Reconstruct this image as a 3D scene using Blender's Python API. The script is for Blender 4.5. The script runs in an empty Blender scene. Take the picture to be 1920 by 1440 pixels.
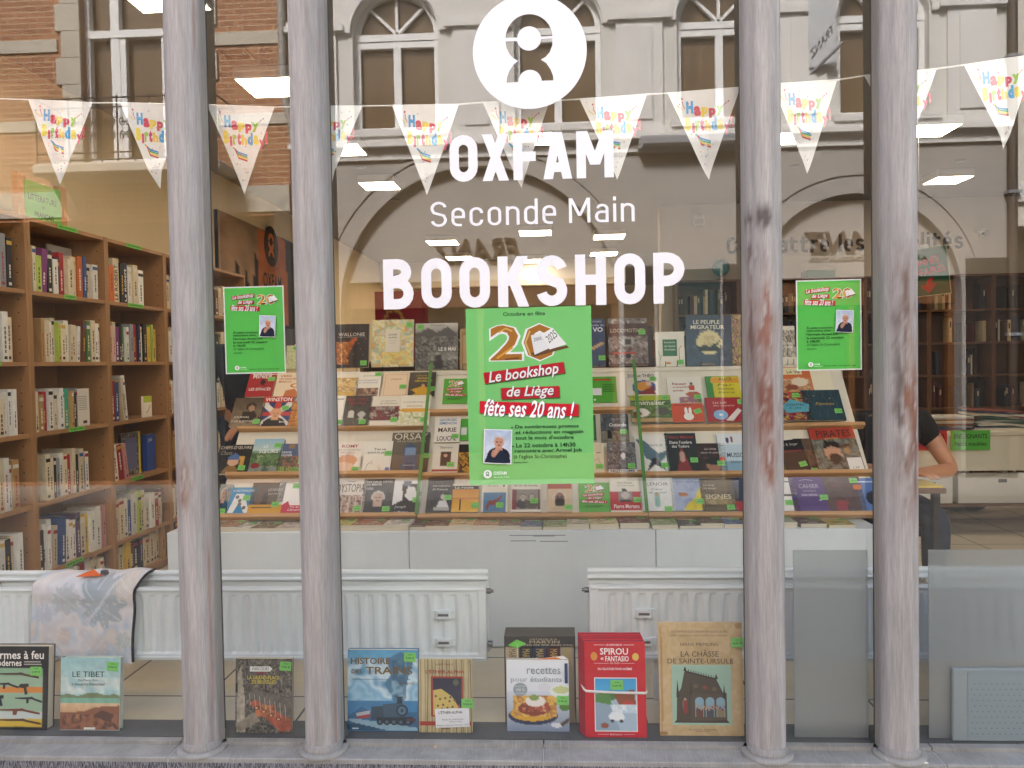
# A second-hand bookshop window seen from the street, with the houses opposite mirrored in the glass.
import bpy, math, random
import numpy as np
from mathutils import Matrix, Vector
from mathutils.geometry import tessellate_polygon

sc = bpy.context.scene
COL = sc.collection
rad = math.radians

# ------------------------------------------------------------------ camera
CAM = np.array([0.0, -2.70, 1.28]); FPX = 1513.0
YAW, PITCH, ROLL = rad(3.16), rad(-1.579), rad(1.006)
def _rot():
    cy, sy = math.cos(YAW), math.sin(YAW); cp, sp = math.cos(PITCH), math.sin(PITCH); cr, sr = math.cos(ROLL), math.sin(ROLL)
    return (np.array([[cy, -sy, 0], [sy, cy, 0], [0, 0, 1]]) @ np.array([[1, 0, 0], [0, cp, -sp], [0, sp, cp]])
            @ np.array([[cr, 0, sr], [0, 1, 0], [-sr, 0, cr]]))
RC = _rot()
cd = bpy.data.cameras.new('camera'); cam = bpy.data.objects.new('camera', cd); COL.objects.link(cam)
cd.sensor_width = 36.0; cd.lens = 36.0 * FPX / 1920.0; cd.clip_start = 0.05; cd.clip_end = 500
cam.matrix_world = Matrix([[RC[0, 0], RC[0, 2], -RC[0, 1], CAM[0]], [RC[1, 0], RC[1, 2], -RC[1, 1], CAM[1]],
                           [RC[2, 0], RC[2, 2], -RC[2, 1], CAM[2]], [0, 0, 0, 1]])
sc.camera = cam

# ------------------------------------------------------------------ sky, sun, exposure
SUN_EL, SUN_AZ = rad(43), rad(-20)      # high behind the shop: its front is in the shade, the houses opposite are lit
world = bpy.data.worlds.new('World'); sc.world = world; world.use_nodes = True
wn = world.node_tree; bg = wn.nodes['Background']
sky = wn.nodes.new('ShaderNodeTexSky'); sky.sky_type = 'NISHITA'; sky.sun_disc = False
sky.sun_elevation = SUN_EL; sky.sun_rotation = SUN_AZ; sky.air_density = 1.0; sky.dust_density = 4.0
wn.links.new(sky.outputs[0], bg.inputs[0]); bg.inputs[1].default_value = 0.15
sl = bpy.data.lights.new('sun', 'SUN'); sl.energy = 5.0; sl.angle = rad(14); sl.color = (1, 0.97, 0.95)
so = bpy.data.objects.new('sun', sl); COL.objects.link(so)
sd = Vector((math.sin(SUN_AZ) * math.cos(SUN_EL), math.cos(SUN_AZ) * math.cos(SUN_EL), math.sin(SUN_EL)))   # towards the sun
so.rotation_euler = sd.to_track_quat('Z', 'Y').to_euler(); so.location = sd * 30
sc.view_settings.view_transform = 'Standard'; sc.view_settings.look = 'None'
sc.view_settings.exposure = 2.0; sc.view_settings.gamma = 1.0; sc.view_settings.use_curve_mapping = False
sc.render.engine = 'CYCLES'
sc.cycles.max_bounces = 8; sc.cycles.diffuse_bounces = 4; sc.cycles.glossy_bounces = 3; sc.cycles.transparent_max_bounces = 12
sc.cycles.caustics_reflective = False; sc.cycles.caustics_refractive = False; sc.cycles.sample_clamp_indirect = 6

# ------------------------------------------------------------------ helpers
def ray(px, py):
    return RC @ np.array([(px - 960) / FPX, 1.0, -(py - 720) / FPX])
def P(px, py, y=None, z=None, x=None):
    """the place on a known wall, floor or shelf plane that the photograph shows at this pixel"""
    d = ray(px, py)
    s = (y - CAM[1]) / d[1] if y is not None else (z - CAM[2]) / d[2] if z is not None else (x - CAM[0]) / d[0]
    return CAM + s * d
def hexc(h):
    if not isinstance(h, str): return tuple(h)
    return tuple(((c / 12.92) if c <= 0.04045 else ((c + 0.055) / 1.055) ** 2.4) for c in (int(h[i:i + 2], 16) / 255 for i in (0, 2, 4)))
def tag(o, label=None, cat=None, group=None, kind=None):
    for k, v in (('label', label), ('category', cat), ('group', group), ('kind', kind)):
        if v: o[k] = v
    return o
def empty(name, loc, label=None, cat=None, group=None):
    o = bpy.data.objects.new(name, None); COL.objects.link(o); o.location = loc; o.empty_display_size = 0.1
    return tag(o, label, cat, group)

class MB:
    """collects faces (with a colour for each corner) and links them as ONE mesh object"""
    def __init__(s): s.v = []; s.f = []; s.c = []; s.m = []; s.sm = []
    def add(s, vs, fs, col=(1, 1, 1), mi=0, M=None, smooth=False, vcol=None):
        b = len(s.v); col = hexc(col)
        s.v += [tuple(M @ Vector(p)) for p in vs] if M is not None else [tuple(p) for p in vs]
        for f in fs:
            s.f.append([b + i for i in f]); s.m.append(mi); s.sm.append(smooth)
            s.c.append([vcol[i] for i in f] if vcol is not None else [col] * len(f))
        return s
    def box(s, x0, x1, y0, y1, z0, z1, col=(1, 1, 1), mi=0, M=None, skip=''):
        vs = [(x, y, z) for z in (z0, z1) for y in (y0, y1) for x in (x0, x1)]
        F = {'b': (0, 2, 3, 1), 't': (4, 5, 7, 6), 'f': (0, 1, 5, 4), 'k': (2, 6, 7, 3), 'l': (0, 4, 6, 2), 'r': (1, 3, 7, 5)}
        return s.add(vs, [F[k] for k in F if k not in skip], col, mi, M)
    def bevbox(s, x0, x1, y0, y1, z0, z1, b=0.004, col=(1, 1, 1), mi=0, M=None):
        vs = []; 
        for z, i in ((z0, b), (z0 + b, 0), (z1 - b, 0), (z1, b)):
            vs += [(x0 + i, y0 + b, z), (x0 + b, y0 + i, z), (x1 - b, y0 + i, z), (x1 - i, y0 + b, z), (x1 - i, y1 - b, z), (x1 - b, y1 - i, z), (x0 + b, y1 - i, z), (x0 + i, y1 - b, z)]
        fs = [tuple(range(7, -1, -1)), tuple(range(24, 32))]
        for k in range(3):
            for i in range(8): j = (i + 1) % 8; fs.append((k * 8 + i, k * 8 + j, k * 8 + 8 + j, k * 8 + 8 + i))
        return s.add(vs, fs, col, mi, M)
    def prism(s, pts, d0, d1, axis='y', col=(1, 1, 1), mi=0, M=None, holes=()):
        """outline pts (a,b) pushed from d0 to d1 along an axis"""
        def w(p, d): return {'y': (p[0], d, p[1]), 'z': (p[0], p[1], d), 'x': (d, p[0], p[1])}[axis]
        loops = [list(pts)] + [list(h) for h in holes]
        flat = [p for l in loops for p in l]; n = len(flat)
        tri = tessellate_polygon([[Vector((p[0], p[1], 0)) for p in l] for l in loops])
        vs = [w(p, d0) for p in flat] + [w(p, d1) for p in flat]
        fs = [tuple(t) for t in tri] + [tuple(n + i for i in reversed(t)) for t in tri]
        o = 0
        for l in loops:
            k = len(l)
            for i in range(k): fs.append((o + i, o + (i + 1) % k, n + o + (i + 1) % k, n + o + i))
            o += k
        return s.add(vs, fs, col, mi, M)
    def tube(s, pts, r, n=8, col=(1, 1, 1), mi=0, M=None, cap=True):
        pts = [Vector(p) for p in pts]; vs = []; fs = []
        for i, p in enumerate(pts):
            t = (pts[min(i + 1, len(pts) - 1)] - pts[max(i - 1, 0)]).normalized()
            a = t.orthogonal().normalized() if i == 0 else (a - t * a.dot(t)).normalized()
            b = t.cross(a); rr = r[i] if isinstance(r, (list, tuple)) else r
            vs += [p + (a * math.cos(k * 2 * math.pi / n) + b * math.sin(k * 2 * math.pi / n)) * rr for k in range(n)]
        for i in range(len(pts) - 1):
            for k in range(n): j = (k + 1) % n; fs.append((i * n + k, i * n + j, i * n + n + j, i * n + n + k))
        s.add(vs, fs, col, mi, M, smooth=True)
        if cap:
            e = (len(pts) - 1) * n
            s.add([vs[k] for k in range(n)] + [vs[e + k] for k in range(n)], [tuple(range(n - 1, -1, -1)), tuple(range(n, 2 * n))], col, mi, M)
        return s
    def lathe(s, prof, c=(0, 0), n=24, col=(1, 1, 1), mi=0, M=None):
        vs = [(c[0] + r * math.cos(k * 2 * math.pi / n), c[1] + r * math.sin(k * 2 * math.pi / n), z) for r, z in prof for k in range(n)]
        fs = [(i * n + k, i * n + (k + 1) % n, i * n + n + (k + 1) % n, i * n + n + k) for i in range(len(prof) - 1) for k in range(n)]
        return s.add(vs, fs, col, mi, M, smooth=True)
    def ball(s, c, r, col=(1, 1, 1), mi=0, n=12, M=None):
        rx, ry, rz = r if isinstance(r, (tuple, list)) else (r, r, r); vs = []; fs = []
        for i in range(n // 2 + 1):
            a = math.pi * i / (n // 2)
            vs += [(c[0] + rx * math.sin(a) * math.cos(k * 2 * math.pi / n), c[1] + ry * math.sin(a) * math.sin(k * 2 * math.pi / n), c[2] + rz * math.cos(a)) for k in range(n)]
        for i in range(n // 2):
            for k in range(n): j = (k + 1) % n; fs.append((i * n + k, i * n + n + k, i * n + n + j, i * n + j))
        return s.add(vs, fs, col, mi, M, smooth=True)
    def build(s, name, mats, parent=None, M=None, label=None, cat=None, group=None, kind=None):
        """world coordinates, unless M (the object's own matrix) is given; children are placed relative to their parent's origin"""
        me = bpy.data.meshes.new(name)
        if parent is not None and M is None:
            r = parent
            while r.parent is not None: r = r.parent
            o0 = tuple(r.location); s.v = [(p[0] - o0[0], p[1] - o0[1], p[2] - o0[2]) for p in s.v]
        me.from_pydata(s.v, [], s.f)
        ca = me.color_attributes.new('Col', 'FLOAT_COLOR', 'CORNER')
        arr = np.ones((len(me.loops), 4), dtype=np.float32); arr[:, :3] = np.array([c for f in s.c for c in f], dtype=np.float32).reshape(-1, 3)
        ca.data.foreach_set('color', arr.ravel())
        for m in (mats if isinstance(mats, (list, tuple)) else [mats]): me.materials.append(m)
        me.polygons.foreach_set('material_index', s.m); me.polygons.foreach_set('use_smooth', s.sm)
        me.update()
        o = bpy.data.objects.new(name, me); COL.objects.link(o)
        if parent is not None: o.parent = parent
        if M is not None: o.matrix_basis = M
        return tag(o, label, cat, group, kind)
def share(name, me, parent, M):
    o = bpy.data.objects.new(name, me); COL.objects.link(o); o.parent = parent; o.matrix_basis = M; return o

# ------------------------------------------------------------------ materials
def mat(name, col=None, rough=0.5, metal=0.0, spec=0.5, vcol=False, noise=None, bump=None, emit=None, sheen=0):
    m = bpy.data.materials.new(name); m.use_nodes = True; nt = m.node_tree; N = nt.nodes; L = nt.links; b = N['Principled BSDF']
    b.inputs['Roughness'].default_value = rough; b.inputs['Metallic'].default_value = metal; b.inputs['Specular IOR Level'].default_value = spec
    src = None
    if vcol:
        a = N.new('ShaderNodeAttribute'); a.attribute_name = 'Col'; src = a.outputs['Color']
    if col is not None and not vcol: b.inputs['Base Color'].default_value = (*hexc(col), 1)
    tc = None
    def coord(scale):
        nonlocal tc
        if tc is None: tc = N.new('ShaderNodeTexCoord')
        mp = N.new('ShaderNodeMapping'); mp.inputs['Scale'].default_value = scale; L.new(tc.outputs['Object'], mp.inputs[0]); return mp.outputs[0]
    if noise:                                   # (scale xyz, darker factor, lighter factor, detail)
        sca, lo, hi, det = noise
        n = N.new('ShaderNodeTexNoise'); n.inputs['Scale'].default_value = 1; n.inputs['Detail'].default_value = det; n.inputs['Roughness'].default_value = 0.65
        L.new(coord(sca), n.inputs['Vector'])
        r = N.new('ShaderNodeMapRange'); r.inputs[1].default_value = 0.3; r.inputs[2].default_value = 0.7; r.inputs[3].default_value = lo; r.inputs[4].default_value = hi
        L.new(n.outputs['Fac'], r.inputs[0])
        mx = N.new('ShaderNodeMix'); mx.data_type = 'RGBA'; mx.blend_type = 'MULTIPLY'; mx.inputs[0].default_value = 1
        if src is not None: L.new(src, mx.inputs[6])
        else: mx.inputs[6].default_value = (*hexc(col), 1)
        L.new(r.outputs[0], mx.inputs[7]); src = mx.outputs[2]
    if src is not None: L.new(src, b.inputs['Base Color'])
    if bump:                                    # (scale xyz, strength, distance)
        n = N.new('ShaderNodeTexNoise'); n.inputs['Scale'].default_value = 1; n.inputs['Detail'].default_value = 6; L.new(coord(bump[0]), n.inputs['Vector'])
        bp = N.new('ShaderNodeBump'); bp.inputs['Strength'].default_value = bump[1]; bp.inputs['Distance'].default_value = bump[2]
        L.new(n.outputs['Fac'], bp.inputs['Height']); L.new(bp.outputs[0], b.inputs['Normal'])
    if emit:
        b.inputs['Emission Color'].default_value = (*hexc(emit[0]), 1); b.inputs['Emission Strength'].default_value = emit[1]
    return m
M_PRINT = mat('printed_cover', vcol=True, rough=0.38, spec=0.4)
M_PAPER = mat('printed_paper', vcol=True, rough=0.75, spec=0.2)
M_SPINE = mat('book_spine', vcol=True, rough=0.5, spec=0.35, noise=((14, 14, 40), 0.82, 1.08, 4))
M_PAGES = mat('page_block', 'ddd4bc', rough=0.9, noise=((8, 8, 900), 0.75, 1.05, 2))
M_STICK = mat('green_sticker', vcol=True, rough=0.6)
M_VINYL = mat('white_vinyl', 'f3f4fa', rough=0.45, spec=0.3)
M_OAK = mat('beech_veneer', 'a67a4e', rough=0.45, noise=((5, 5, 1.6), 0.78, 1.12, 7), bump=((30, 30, 6), 0.06, 0.002))
M_DARKWOOD = mat('dark_veneer', '6e4c36', rough=0.5, noise=((5, 5, 1.6), 0.75, 1.1, 6))
M_PINE = mat('pine_ledge', 'c89a66', rough=0.55, noise=((1.5, 30, 30), 0.78, 1.1, 6))
M_BOARD = mat('cream_board', 'e6dfcc', rough=0.6, noise=((3, 3, 3), 0.94, 1.03, 5))
M_WHITEP = mat('white_plinth_paint', 'dde4e6', rough=0.5, noise=((2.5, 2.5, 1.2), 0.9, 1.03, 7))
M_RAD = mat('radiator_enamel', 'e2e9ea', rough=0.35, noise=((4, 4, 6), 0.93, 1.02, 6))
M_METAL = mat('grey_metal', '77777a', rough=0.4, metal=0.8)
M_BLACK = mat('black_plastic', '1a1b1e', rough=0.5)
M_WPLAST = mat('white_plastic', 'd9d8d2', rough=0.4)
M_WALL = mat('cream_wall_paint', 'ddcaa4', rough=0.85, noise=((1.5, 1.5, 1.5), 0.94, 1.04, 6))
M_GWALL = mat('pale_wall_paint', 'd2c9ba', rough=0.85, noise=((1.5, 1.5, 1.5), 0.94, 1.04, 6))
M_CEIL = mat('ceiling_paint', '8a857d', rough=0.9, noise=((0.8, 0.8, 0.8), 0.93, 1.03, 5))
M_LAMP = mat('lamp_diffuser', 'ffffff', emit=('ffe8ca', 8.0))
M_GREY_PL = mat('grey_frame', '8e9094', rough=0.5)
M_NAVY = mat('navy_cloth', '1c2434', rough=0.9, noise=((9, 9, 9), 0.75, 1.15, 6))
M_BLACKC = mat('black_cotton', '101013', rough=0.95, noise=((9, 9, 9), 0.8, 1.3, 6))
M_SKIN = mat('skin', 'c08a6a', rough=0.55, noise=((20, 20, 20), 0.93, 1.05, 5))
M_HAIR = mat('dark_hair', '2a1c14', rough=0.7, noise=((60, 60, 20), 0.6, 1.3, 5))
M_JEAN = mat('denim', '27303f', rough=0.95, noise=((25, 25, 25), 0.8, 1.2, 6))

def glass_mat():
    m = bpy.data.materials.new('shop_glass'); m.use_nodes = True; nt = m.node_tree; N = nt.nodes; L = nt.links; N.clear()
    out = N.new('ShaderNodeOutputMaterial'); mix = N.new('ShaderNodeMixShader'); tr = N.new('ShaderNodeBsdfTransparent'); gl = N.new('ShaderNodeBsdfGlossy')
    tr.inputs[0].default_value = (0.97, 0.985, 0.98, 1); gl.inputs['Roughness'].default_value = 0.0; gl.inputs[0].default_value = (1, 1, 1, 1)
    ge = N.new('ShaderNodeNewGeometry'); dt = N.new('ShaderNodeVectorMath'); dt.operation = 'DOT_PRODUCT'; L.new(ge.outputs['Incoming'], dt.inputs[0]); L.new(ge.outputs['Normal'], dt.inputs[1])
    ab = N.new('ShaderNodeMath'); ab.operation = 'ABSOLUTE'; L.new(dt.outputs['Value'], ab.inputs[0]); iv = N.new('ShaderNodeMath'); iv.operation = 'SUBTRACT'; iv.inputs[0].default_value = 1; L.new(ab.outputs[0], iv.inputs[1])
    fr = N.new('ShaderNodeMath'); fr.operation = 'POWER'; L.new(iv.outputs[0], fr.inputs[0]); fr.inputs[1].default_value = 5      # Schlick, the same from both sides of the sheet
    mu = N.new('ShaderNodeMath'); mu.operation = 'MULTIPLY_ADD'; mu.inputs[1].default_value = .8; mu.inputs[2].default_value = GLASS_K; mu.use_clamp = True
    L.new(fr.outputs[0], mu.inputs[0]); L.new(mu.outputs[0], mix.inputs[0]); L.new(tr.outputs[0], mix.inputs[1]); L.new(gl.outputs[0], mix.inputs[2]); L.new(mix.outputs[0], out.inputs[0])
    return m
GLASS_K = 0.095                                  # coated pane: mirrors more than bare glass
M_GLASS = glass_mat()

# ------------------------------------------------------------------ printing: text, stroke lettering, covers
_fc = bpy.data.curves.new('lettering_source', 'FONT'); _fo = bpy.data.objects.new('lettering_source', _fc); _tc = {}
def text_geo(s, bold=False, ital=False, ext=0.0):
    k = (s, bold, ital, ext)
    if k not in _tc:
        _fc.body = s; _fc.size = 1; _fc.resolution_u = 2; _fc.offset = (0.016 if bold else 0.0) + ext; _fc.shear = 0.28 if ital else 0
        me = _fo.to_mesh(); n = len(me.vertices); co = np.zeros(n * 3, dtype=np.float32); me.vertices.foreach_get('co', co); co = co.reshape(-1, 3)[:, :2]
        fs = [tuple(p.vertices) for p in me.polygons]; _fo.to_mesh_clear()
        lo, hi = (co.min(0), co.max(0)) if n else (np.zeros(2), np.ones(2))
        _tc[k] = ((co - lo) / np.maximum(hi - lo, 1e-6), fs, (hi - lo))
    return _tc[k]
def put_text(mb, s, x0, y0, x1, y1, w, col, M, bold=False, ital=False, rot=0, ext=0.0, mi=0):
    """text stretched to the box x0..x1, y0..y1 (y up) on the local plane at height w"""
    co, fs, _ = text_geo(s, bold, ital, ext); cx, cy = (x0 + x1) / 2, (y0 + y1) / 2; c, sn = math.cos(rad(rot)), math.sin(rad(rot))
    vs = []
    for a, b in co:
        u, v = x0 + a * (x1 - x0) - cx, y0 + b * (y1 - y0) - cy
        vs.append((cx + u * c - v * sn, cy + u * sn + v * c, w))
    mb.add(vs, fs, col, mi, M)

def rrect(x0, y0, x1, y1, r, n=5):
    pts = []; r = min(r, (x1 - x0) * .499, (y1 - y0) * .499)
    for cx, cy, a in ((x1 - r, y1 - r, 0), (x0 + r, y1 - r, 90), (x0 + r, y0 + r, 180), (x1 - r, y0 + r, 270)):
        pts += [(cx + r * math.cos(rad(a + 90 * i / n)), cy + r * math.sin(rad(a + 90 * i / n))) for i in range(n + 1)]
    return pts
def arc(cx, cy, rx, ry, a0, a1, n=8):
    return [(cx + rx * math.cos(rad(a0 + (a1 - a0) * i / n)), cy + ry * math.sin(rad(a0 + (a1 - a0) * i / n))) for i in range(n + 1)]
def ribbon(pts, hw, closed=False):
    """quads of a flat stroke along pts"""
    n = len(pts); L = []; R_ = []
    for i in range(n):
        p = Vector(pts[i]); a = Vector(pts[i - 1]) if (i or closed) else None; b = Vector(pts[(i + 1) % n]) if (i < n - 1 or closed) else None
        d1 = (p - a).normalized() if a is not None and (p - a).length > 1e-7 else None
        d2 = (b - p).normalized() if b is not None and (b - p).length > 1e-7 else None
        d1 = d1 or d2; d2 = d2 or d1
        n1 = Vector((-d1.y, d1.x)); n2 = Vector((-d2.y, d2.x)); m = (n1 + n2); m = m.normalized() if m.length > 1e-6 else n1
        k = hw / max(0.4, m.dot(n1)); L.append(p + m * k); R_.append(p - m * k)
    vs = [tuple(q) for q in L + R_]; fs = [(i, i + 1, n + i + 1, n + i) for i in range(n - 1)]
    if closed: fs.append((n - 1, 0, n, 2 * n - 1))
    return vs, fs
def glyph(ch, s):
    """strokes of the shop's rounded sans: list of ('s', pts, closed) or ('p', pts), and the advance; cap height 1"""
    h = s / 2; X = 0.74; r = 0.26
    def dg(x0, y0, x1, y1):
        hw = h * math.hypot(x1 - x0, y1 - y0) / abs(y1 - y0); return ('p', [(x0 - hw, y0), (x0 + hw, y0), (x1 + hw, y1), (x1 - hw, y1)])
    S = lambda p, c=False: ('s', p, c)
    w = 0.47 + 0.72 * s; lw = 0.40 + 0.5 * s; q9 = min(.19, (lw - s) / 2); q7 = min(.17, (lw - s) / 2)
    if ch == 'O': return [S(rrect(h, h, w - h, 1 - h, r), True)], w
    if ch == 'C': return [S([(w - h, .66), (w - h, 1 - h - r)] + arc(w - h - r, 1 - h - r, r, r, 0, 90) + arc(h + r, 1 - h - r, r, r, 90, 180) + arc(h + r, h + r, r, r, 180, 270) + arc(w - h - r, h + r, r, r, 270, 360) + [(w - h, .34)])], w
    if ch == 'X': return [dg(s * .62, 0, w - s * .62, 1), dg(w - s * .62, 0, s * .62, 1)], w
    if ch == 'F': return [S([(h, 0), (h, 1)]), S([(0, 1 - h), (w * .88, 1 - h)]), S([(0, .5), (w * .8, .5)])], w * .9
    if ch == 'A': return [dg(s * .58, 0, w / 2 + .02, 1), dg(w - s * .58 + .04, 0, w / 2 + .02, 1), S([(w * .2, .25), (w * .86, .25)])], w + .04
    if ch == 'M':
        w2 = w + .13 + s * .3; return [S([(h, 0), (h, 1)]), S([(w2 - h, 0), (w2 - h, 1)]), dg(w2 / 2, .28, h * 1.3, 1), dg(w2 / 2, .28, w2 - h * 1.3, 1)], w2
    if ch == 'B': return [S([(h, 0), (h, 1)]), S([(h * .5, 1 - h)] + arc(w - h - .21, .76 - h * .2, .17, .24 - h * .8, 90, -90) + [(h * .5, .52)]), S([(h * .6, .52)] + arc(w - h - .2, .26 + h * .5, .2, .26 - h * .5, 90, -90) + [(h * .6, h)])], w
    if ch == 'K': return [S([(h, 0), (h, 1)]), dg(s * .9, .42, w - s * .55, 1), dg(w - s * .5, 0, s * 1.35, .62)], w
    if ch == 'H': return [S([(h, 0), (h, 1)]), S([(w - h, 0), (w - h, 1)]), S([(h, .5), (w - h, .5)])], w
    if ch == 'P': return [S([(h, 0), (h, 1)]), S([(h * .5, 1 - h)] + arc(w - h - .25, .68 - h * .1, .25, .32 - h * .9, 90, -90) + [(h * .5, .36 + h)])], w
    if ch == 'S':
        a = (w - s) / 2; cx = w / 2; q = (1 - 2 * h) / 4
        return [S(arc(cx, 1 - h - q, a, q, 12, 90) + arc(cx, 1 - h - q, a, q, 90, 190) + [(cx - a * .75, .56), (cx + a * .75, .44)] + arc(cx, h + q, a, q, 10, -90) + arc(cx, h + q, a, q, -90, -168))], w
    if ch in 'oecdbqa':
        a = [S(rrect(h, h, lw - h, X - h, .19), True)]
        if ch == 'o': return a, lw
        if ch == 'd': return a + [S([(lw - h, 0), (lw - h, 1.02)])], lw
        if ch == 'b': return a + [S([(h, 0), (h, 1.02)])], lw
        if ch == 'q': return a + [S([(lw - h, -.26), (lw - h, X)])], lw
        if ch == 'e': return [S([(h, .37), (lw - h, .37), (lw - h, X - h - q9)] + arc(lw - h - q9, X - h - q9, q9, q9, 0, 90) + arc(h + q9, X - h - q9, q9, q9, 90, 180) + arc(h + q9, h + q9, q9, q9, 180, 270) + [(lw - h - .06, h)])], lw
        if ch == 'c': return [S([(lw - h, .5), (lw - h, X - h - q7)] + arc(lw - h - q7, X - h - q7, q7, q7, 0, 90) + arc(h + q9, X - h - q9, q9, q9, 90, 180) + arc(h + q9, h + q9, q9, q9, 180, 270) + arc(lw - h - q7, h + q7, q7, q7, 270, 360) + [(lw - h, .24)])], lw
        if ch == 'a': return [S([(h + .02, X - h - .06)] + arc(h + .19, X - h - .15, .16, .15, 150, 90) + arc(lw - h - .16, X - h - .16, .16, .16, 90, 0) + [(lw - h, 0)]), S([(lw - h, .42), (h + .14, .42)] + arc(h + .14, .21 + h * .5, .14, .21 - h * .5, 90, 270) + [(lw - h, h)])], lw
    if ch == 'n': return [S([(h, 0), (h, X)]), S([(h, X - h - .12)] + arc(h + q7, X - h - q7, q7, q7, 150, 90) + arc(lw - h - q7, X - h - q7, q7, q7, 90, 0) + [(lw - h, 0)])], lw
    if ch == 'm': 
        a, _ = glyph('n', s); d = lw - s; return a + [S([(d + h, X - h - .12)] + arc(d + h + q7, X - h - q7, q7, q7, 150, 90) + arc(d + lw - h - q7, X - h - q7, q7, q7, 90, 0) + [(d + lw - h, 0)])], lw + d
    if ch == 'r': return [S([(h, 0), (h, X)]), S([(h, X - h - .14)] + arc(h + .2, X - h - q7, q7, q7, 140, 90) + [(lw * .82, X - h)])], lw * .82
    if ch == 'u': return [S([(h, X), (h, h + q7)] + arc(h + q7, h + q7, q7, q7, 180, 270) + [(lw - h, h)]), S([(lw - h, 0), (lw - h, X)])], lw
    if ch == 'i': return [S([(h, 0), (h, X)]), S([(h, .86), (h, 1.02)])], s
    if ch == 'l': return [S([(h, 0), (h, 1.02)])], s
    if ch == 't': return [S([(h + .06, .95), (h + .06, h + .12)] + arc(h + .18, h + .12, .12, .12, 180, 270) + [(.36 + h, h)]), S([(0, X - h), (.36 + h, X - h)])], .36 + h
    if ch == 's':
        a = (lw - s) / 2; cx = lw / 2; q = (X - 2 * h) / 4
        return [S(arc(cx, X - h - q, a, q, 15, 90) + arc(cx, X - h - q, a, q, 90, 190) + [(cx - a * .7, X * .56), (cx + a * .7, X * .44)] + arc(cx, h + q, a, q, 10, -90) + arc(cx, h + q, a, q, -90, -165))], lw
    if ch == 'é':
        a, w_ = glyph('e', s); return a + [S([(lw * .42, .82), (lw * .7, 1.03)])], w_
    return [], 0.27
def stroke_text(mb, s, M, height, width, stroke, col=(1, 1, 1), gap=0.1, mi=0):
    """lettering built from strokes, its cap height and overall width given"""
    x = 0; parts = []
    for ch in s:
        g, a = glyph(ch, stroke); parts.append((x, g)); x += a + gap
    k = width / (x - gap)
    for x0, g in parts:
        for j, it in enumerate(g):
            vs, fs = ribbon(it[1], stroke / 2, it[2]) if it[0] == 's' else (it[1], [tuple(range(len(it[1])))])
            mb.add([((x0 + p[0]) * k, p[1] * height, 0.00012 * j) for p in vs], fs, col, mi, M)

def vnoise(nx, ny, fx, fy, seed, octv=3):
    rs = np.random.RandomState(seed); out = np.zeros((ny, nx)); amp = 1; tot = 0
    for o in range(octv):
        gx, gy = max(2, int(fx * 2 ** o) + 2), max(2, int(fy * 2 ** o) + 2); g = rs.rand(gy, gx)
        X = np.linspace(0, gx - 1.001, nx); Y = np.linspace(0, gy - 1.001, ny); xi = X.astype(int); yi = Y.astype(int); fx_ = X - xi; fy_ = (Y - yi)[:, None]
        fx_ = fx_ * fx_ * (3 - 2 * fx_); fy_ = fy_ * fy_ * (3 - 2 * fy_)
        a = g[np.ix_(yi, xi)] * (1 - fx_) + g[np.ix_(yi, xi + 1)] * fx_; b = g[np.ix_(yi + 1, xi)] * (1 - fx_) + g[np.ix_(yi + 1, xi + 1)] * fx_
        out += amp * (a * (1 - fy_) + b * fy_); tot += amp; amp *= .55
    out = out / tot; return np.clip((out - .5) * 1.9 + .5, 0, 1)
def inpoly(U, V, pts):
    m = np.zeros(U.shape, bool); n = len(pts)
    for i in range(n):
        (x0, y0), (x1, y1) = pts[i], pts[(i + 1) % n]
        if y0 == y1: continue
        m ^= ((y0 > V) != (y1 > V)) & (U < (x1 - x0) * (V - y0) / (y1 - y0) + x0)
    return m
_seed = [11]
def raster(bgc, ops, nx, ny):
    """paints a small picture; coordinates run 0..1 with y downwards"""
    A = np.empty((ny, nx, 3)); A[:] = hexc(bgc); U, V = np.meshgrid(np.linspace(0, 1, nx), np.linspace(0, 1, ny))
    for op in ops:
        k = op[0]
        if k == 'g':
            y0, y1 = (op[3], op[4]) if len(op) > 3 else (0, 1); t = np.clip((V - y0) / (y1 - y0), 0, 1)[..., None]; m = (V >= y0) & (V <= y1)
            A[m] = (np.array(hexc(op[1])) * (1 - t) + np.array(hexc(op[2])) * t)[m]
        elif k == 'n':
            x0, y0, x1, y1, pal, fr = op[1:7]; _seed[0] += 1; T = vnoise(nx, ny, fr, fr * ny / nx, _seed[0]); pal = np.array([hexc(c) for c in pal]); q = T * (len(pal) - 1)
            i = np.clip(q.astype(int), 0, len(pal) - 2); f = (q - i)[..., None]; C = pal[i] * (1 - f) + pal[i + 1] * f; m = (U >= x0) & (U <= x1) & (V >= y0) & (V <= y1); A[m] = C[m]
        elif k == 'e':
            m = ((U - op[1]) / op[3]) ** 2 + ((V - op[2]) / op[4]) ** 2 <= 1; A[m] = hexc(op[5])
        elif k == 'r': m = (U >= op[1]) & (U <= op[3]) & (V >= op[2]) & (V <= op[4]); A[m] = hexc(op[5])
        elif k == 'p': A[inpoly(U, V, op[1])] = hexc(op[2])
        elif k == 'v':                              # mottling inside a colour already laid down
            _seed[0] += 1; T = vnoise(nx, ny, op[1], op[1] * ny / nx, _seed[0])[..., None]; A *= (1 - op[2]) + 2 * op[2] * T
    return A
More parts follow.
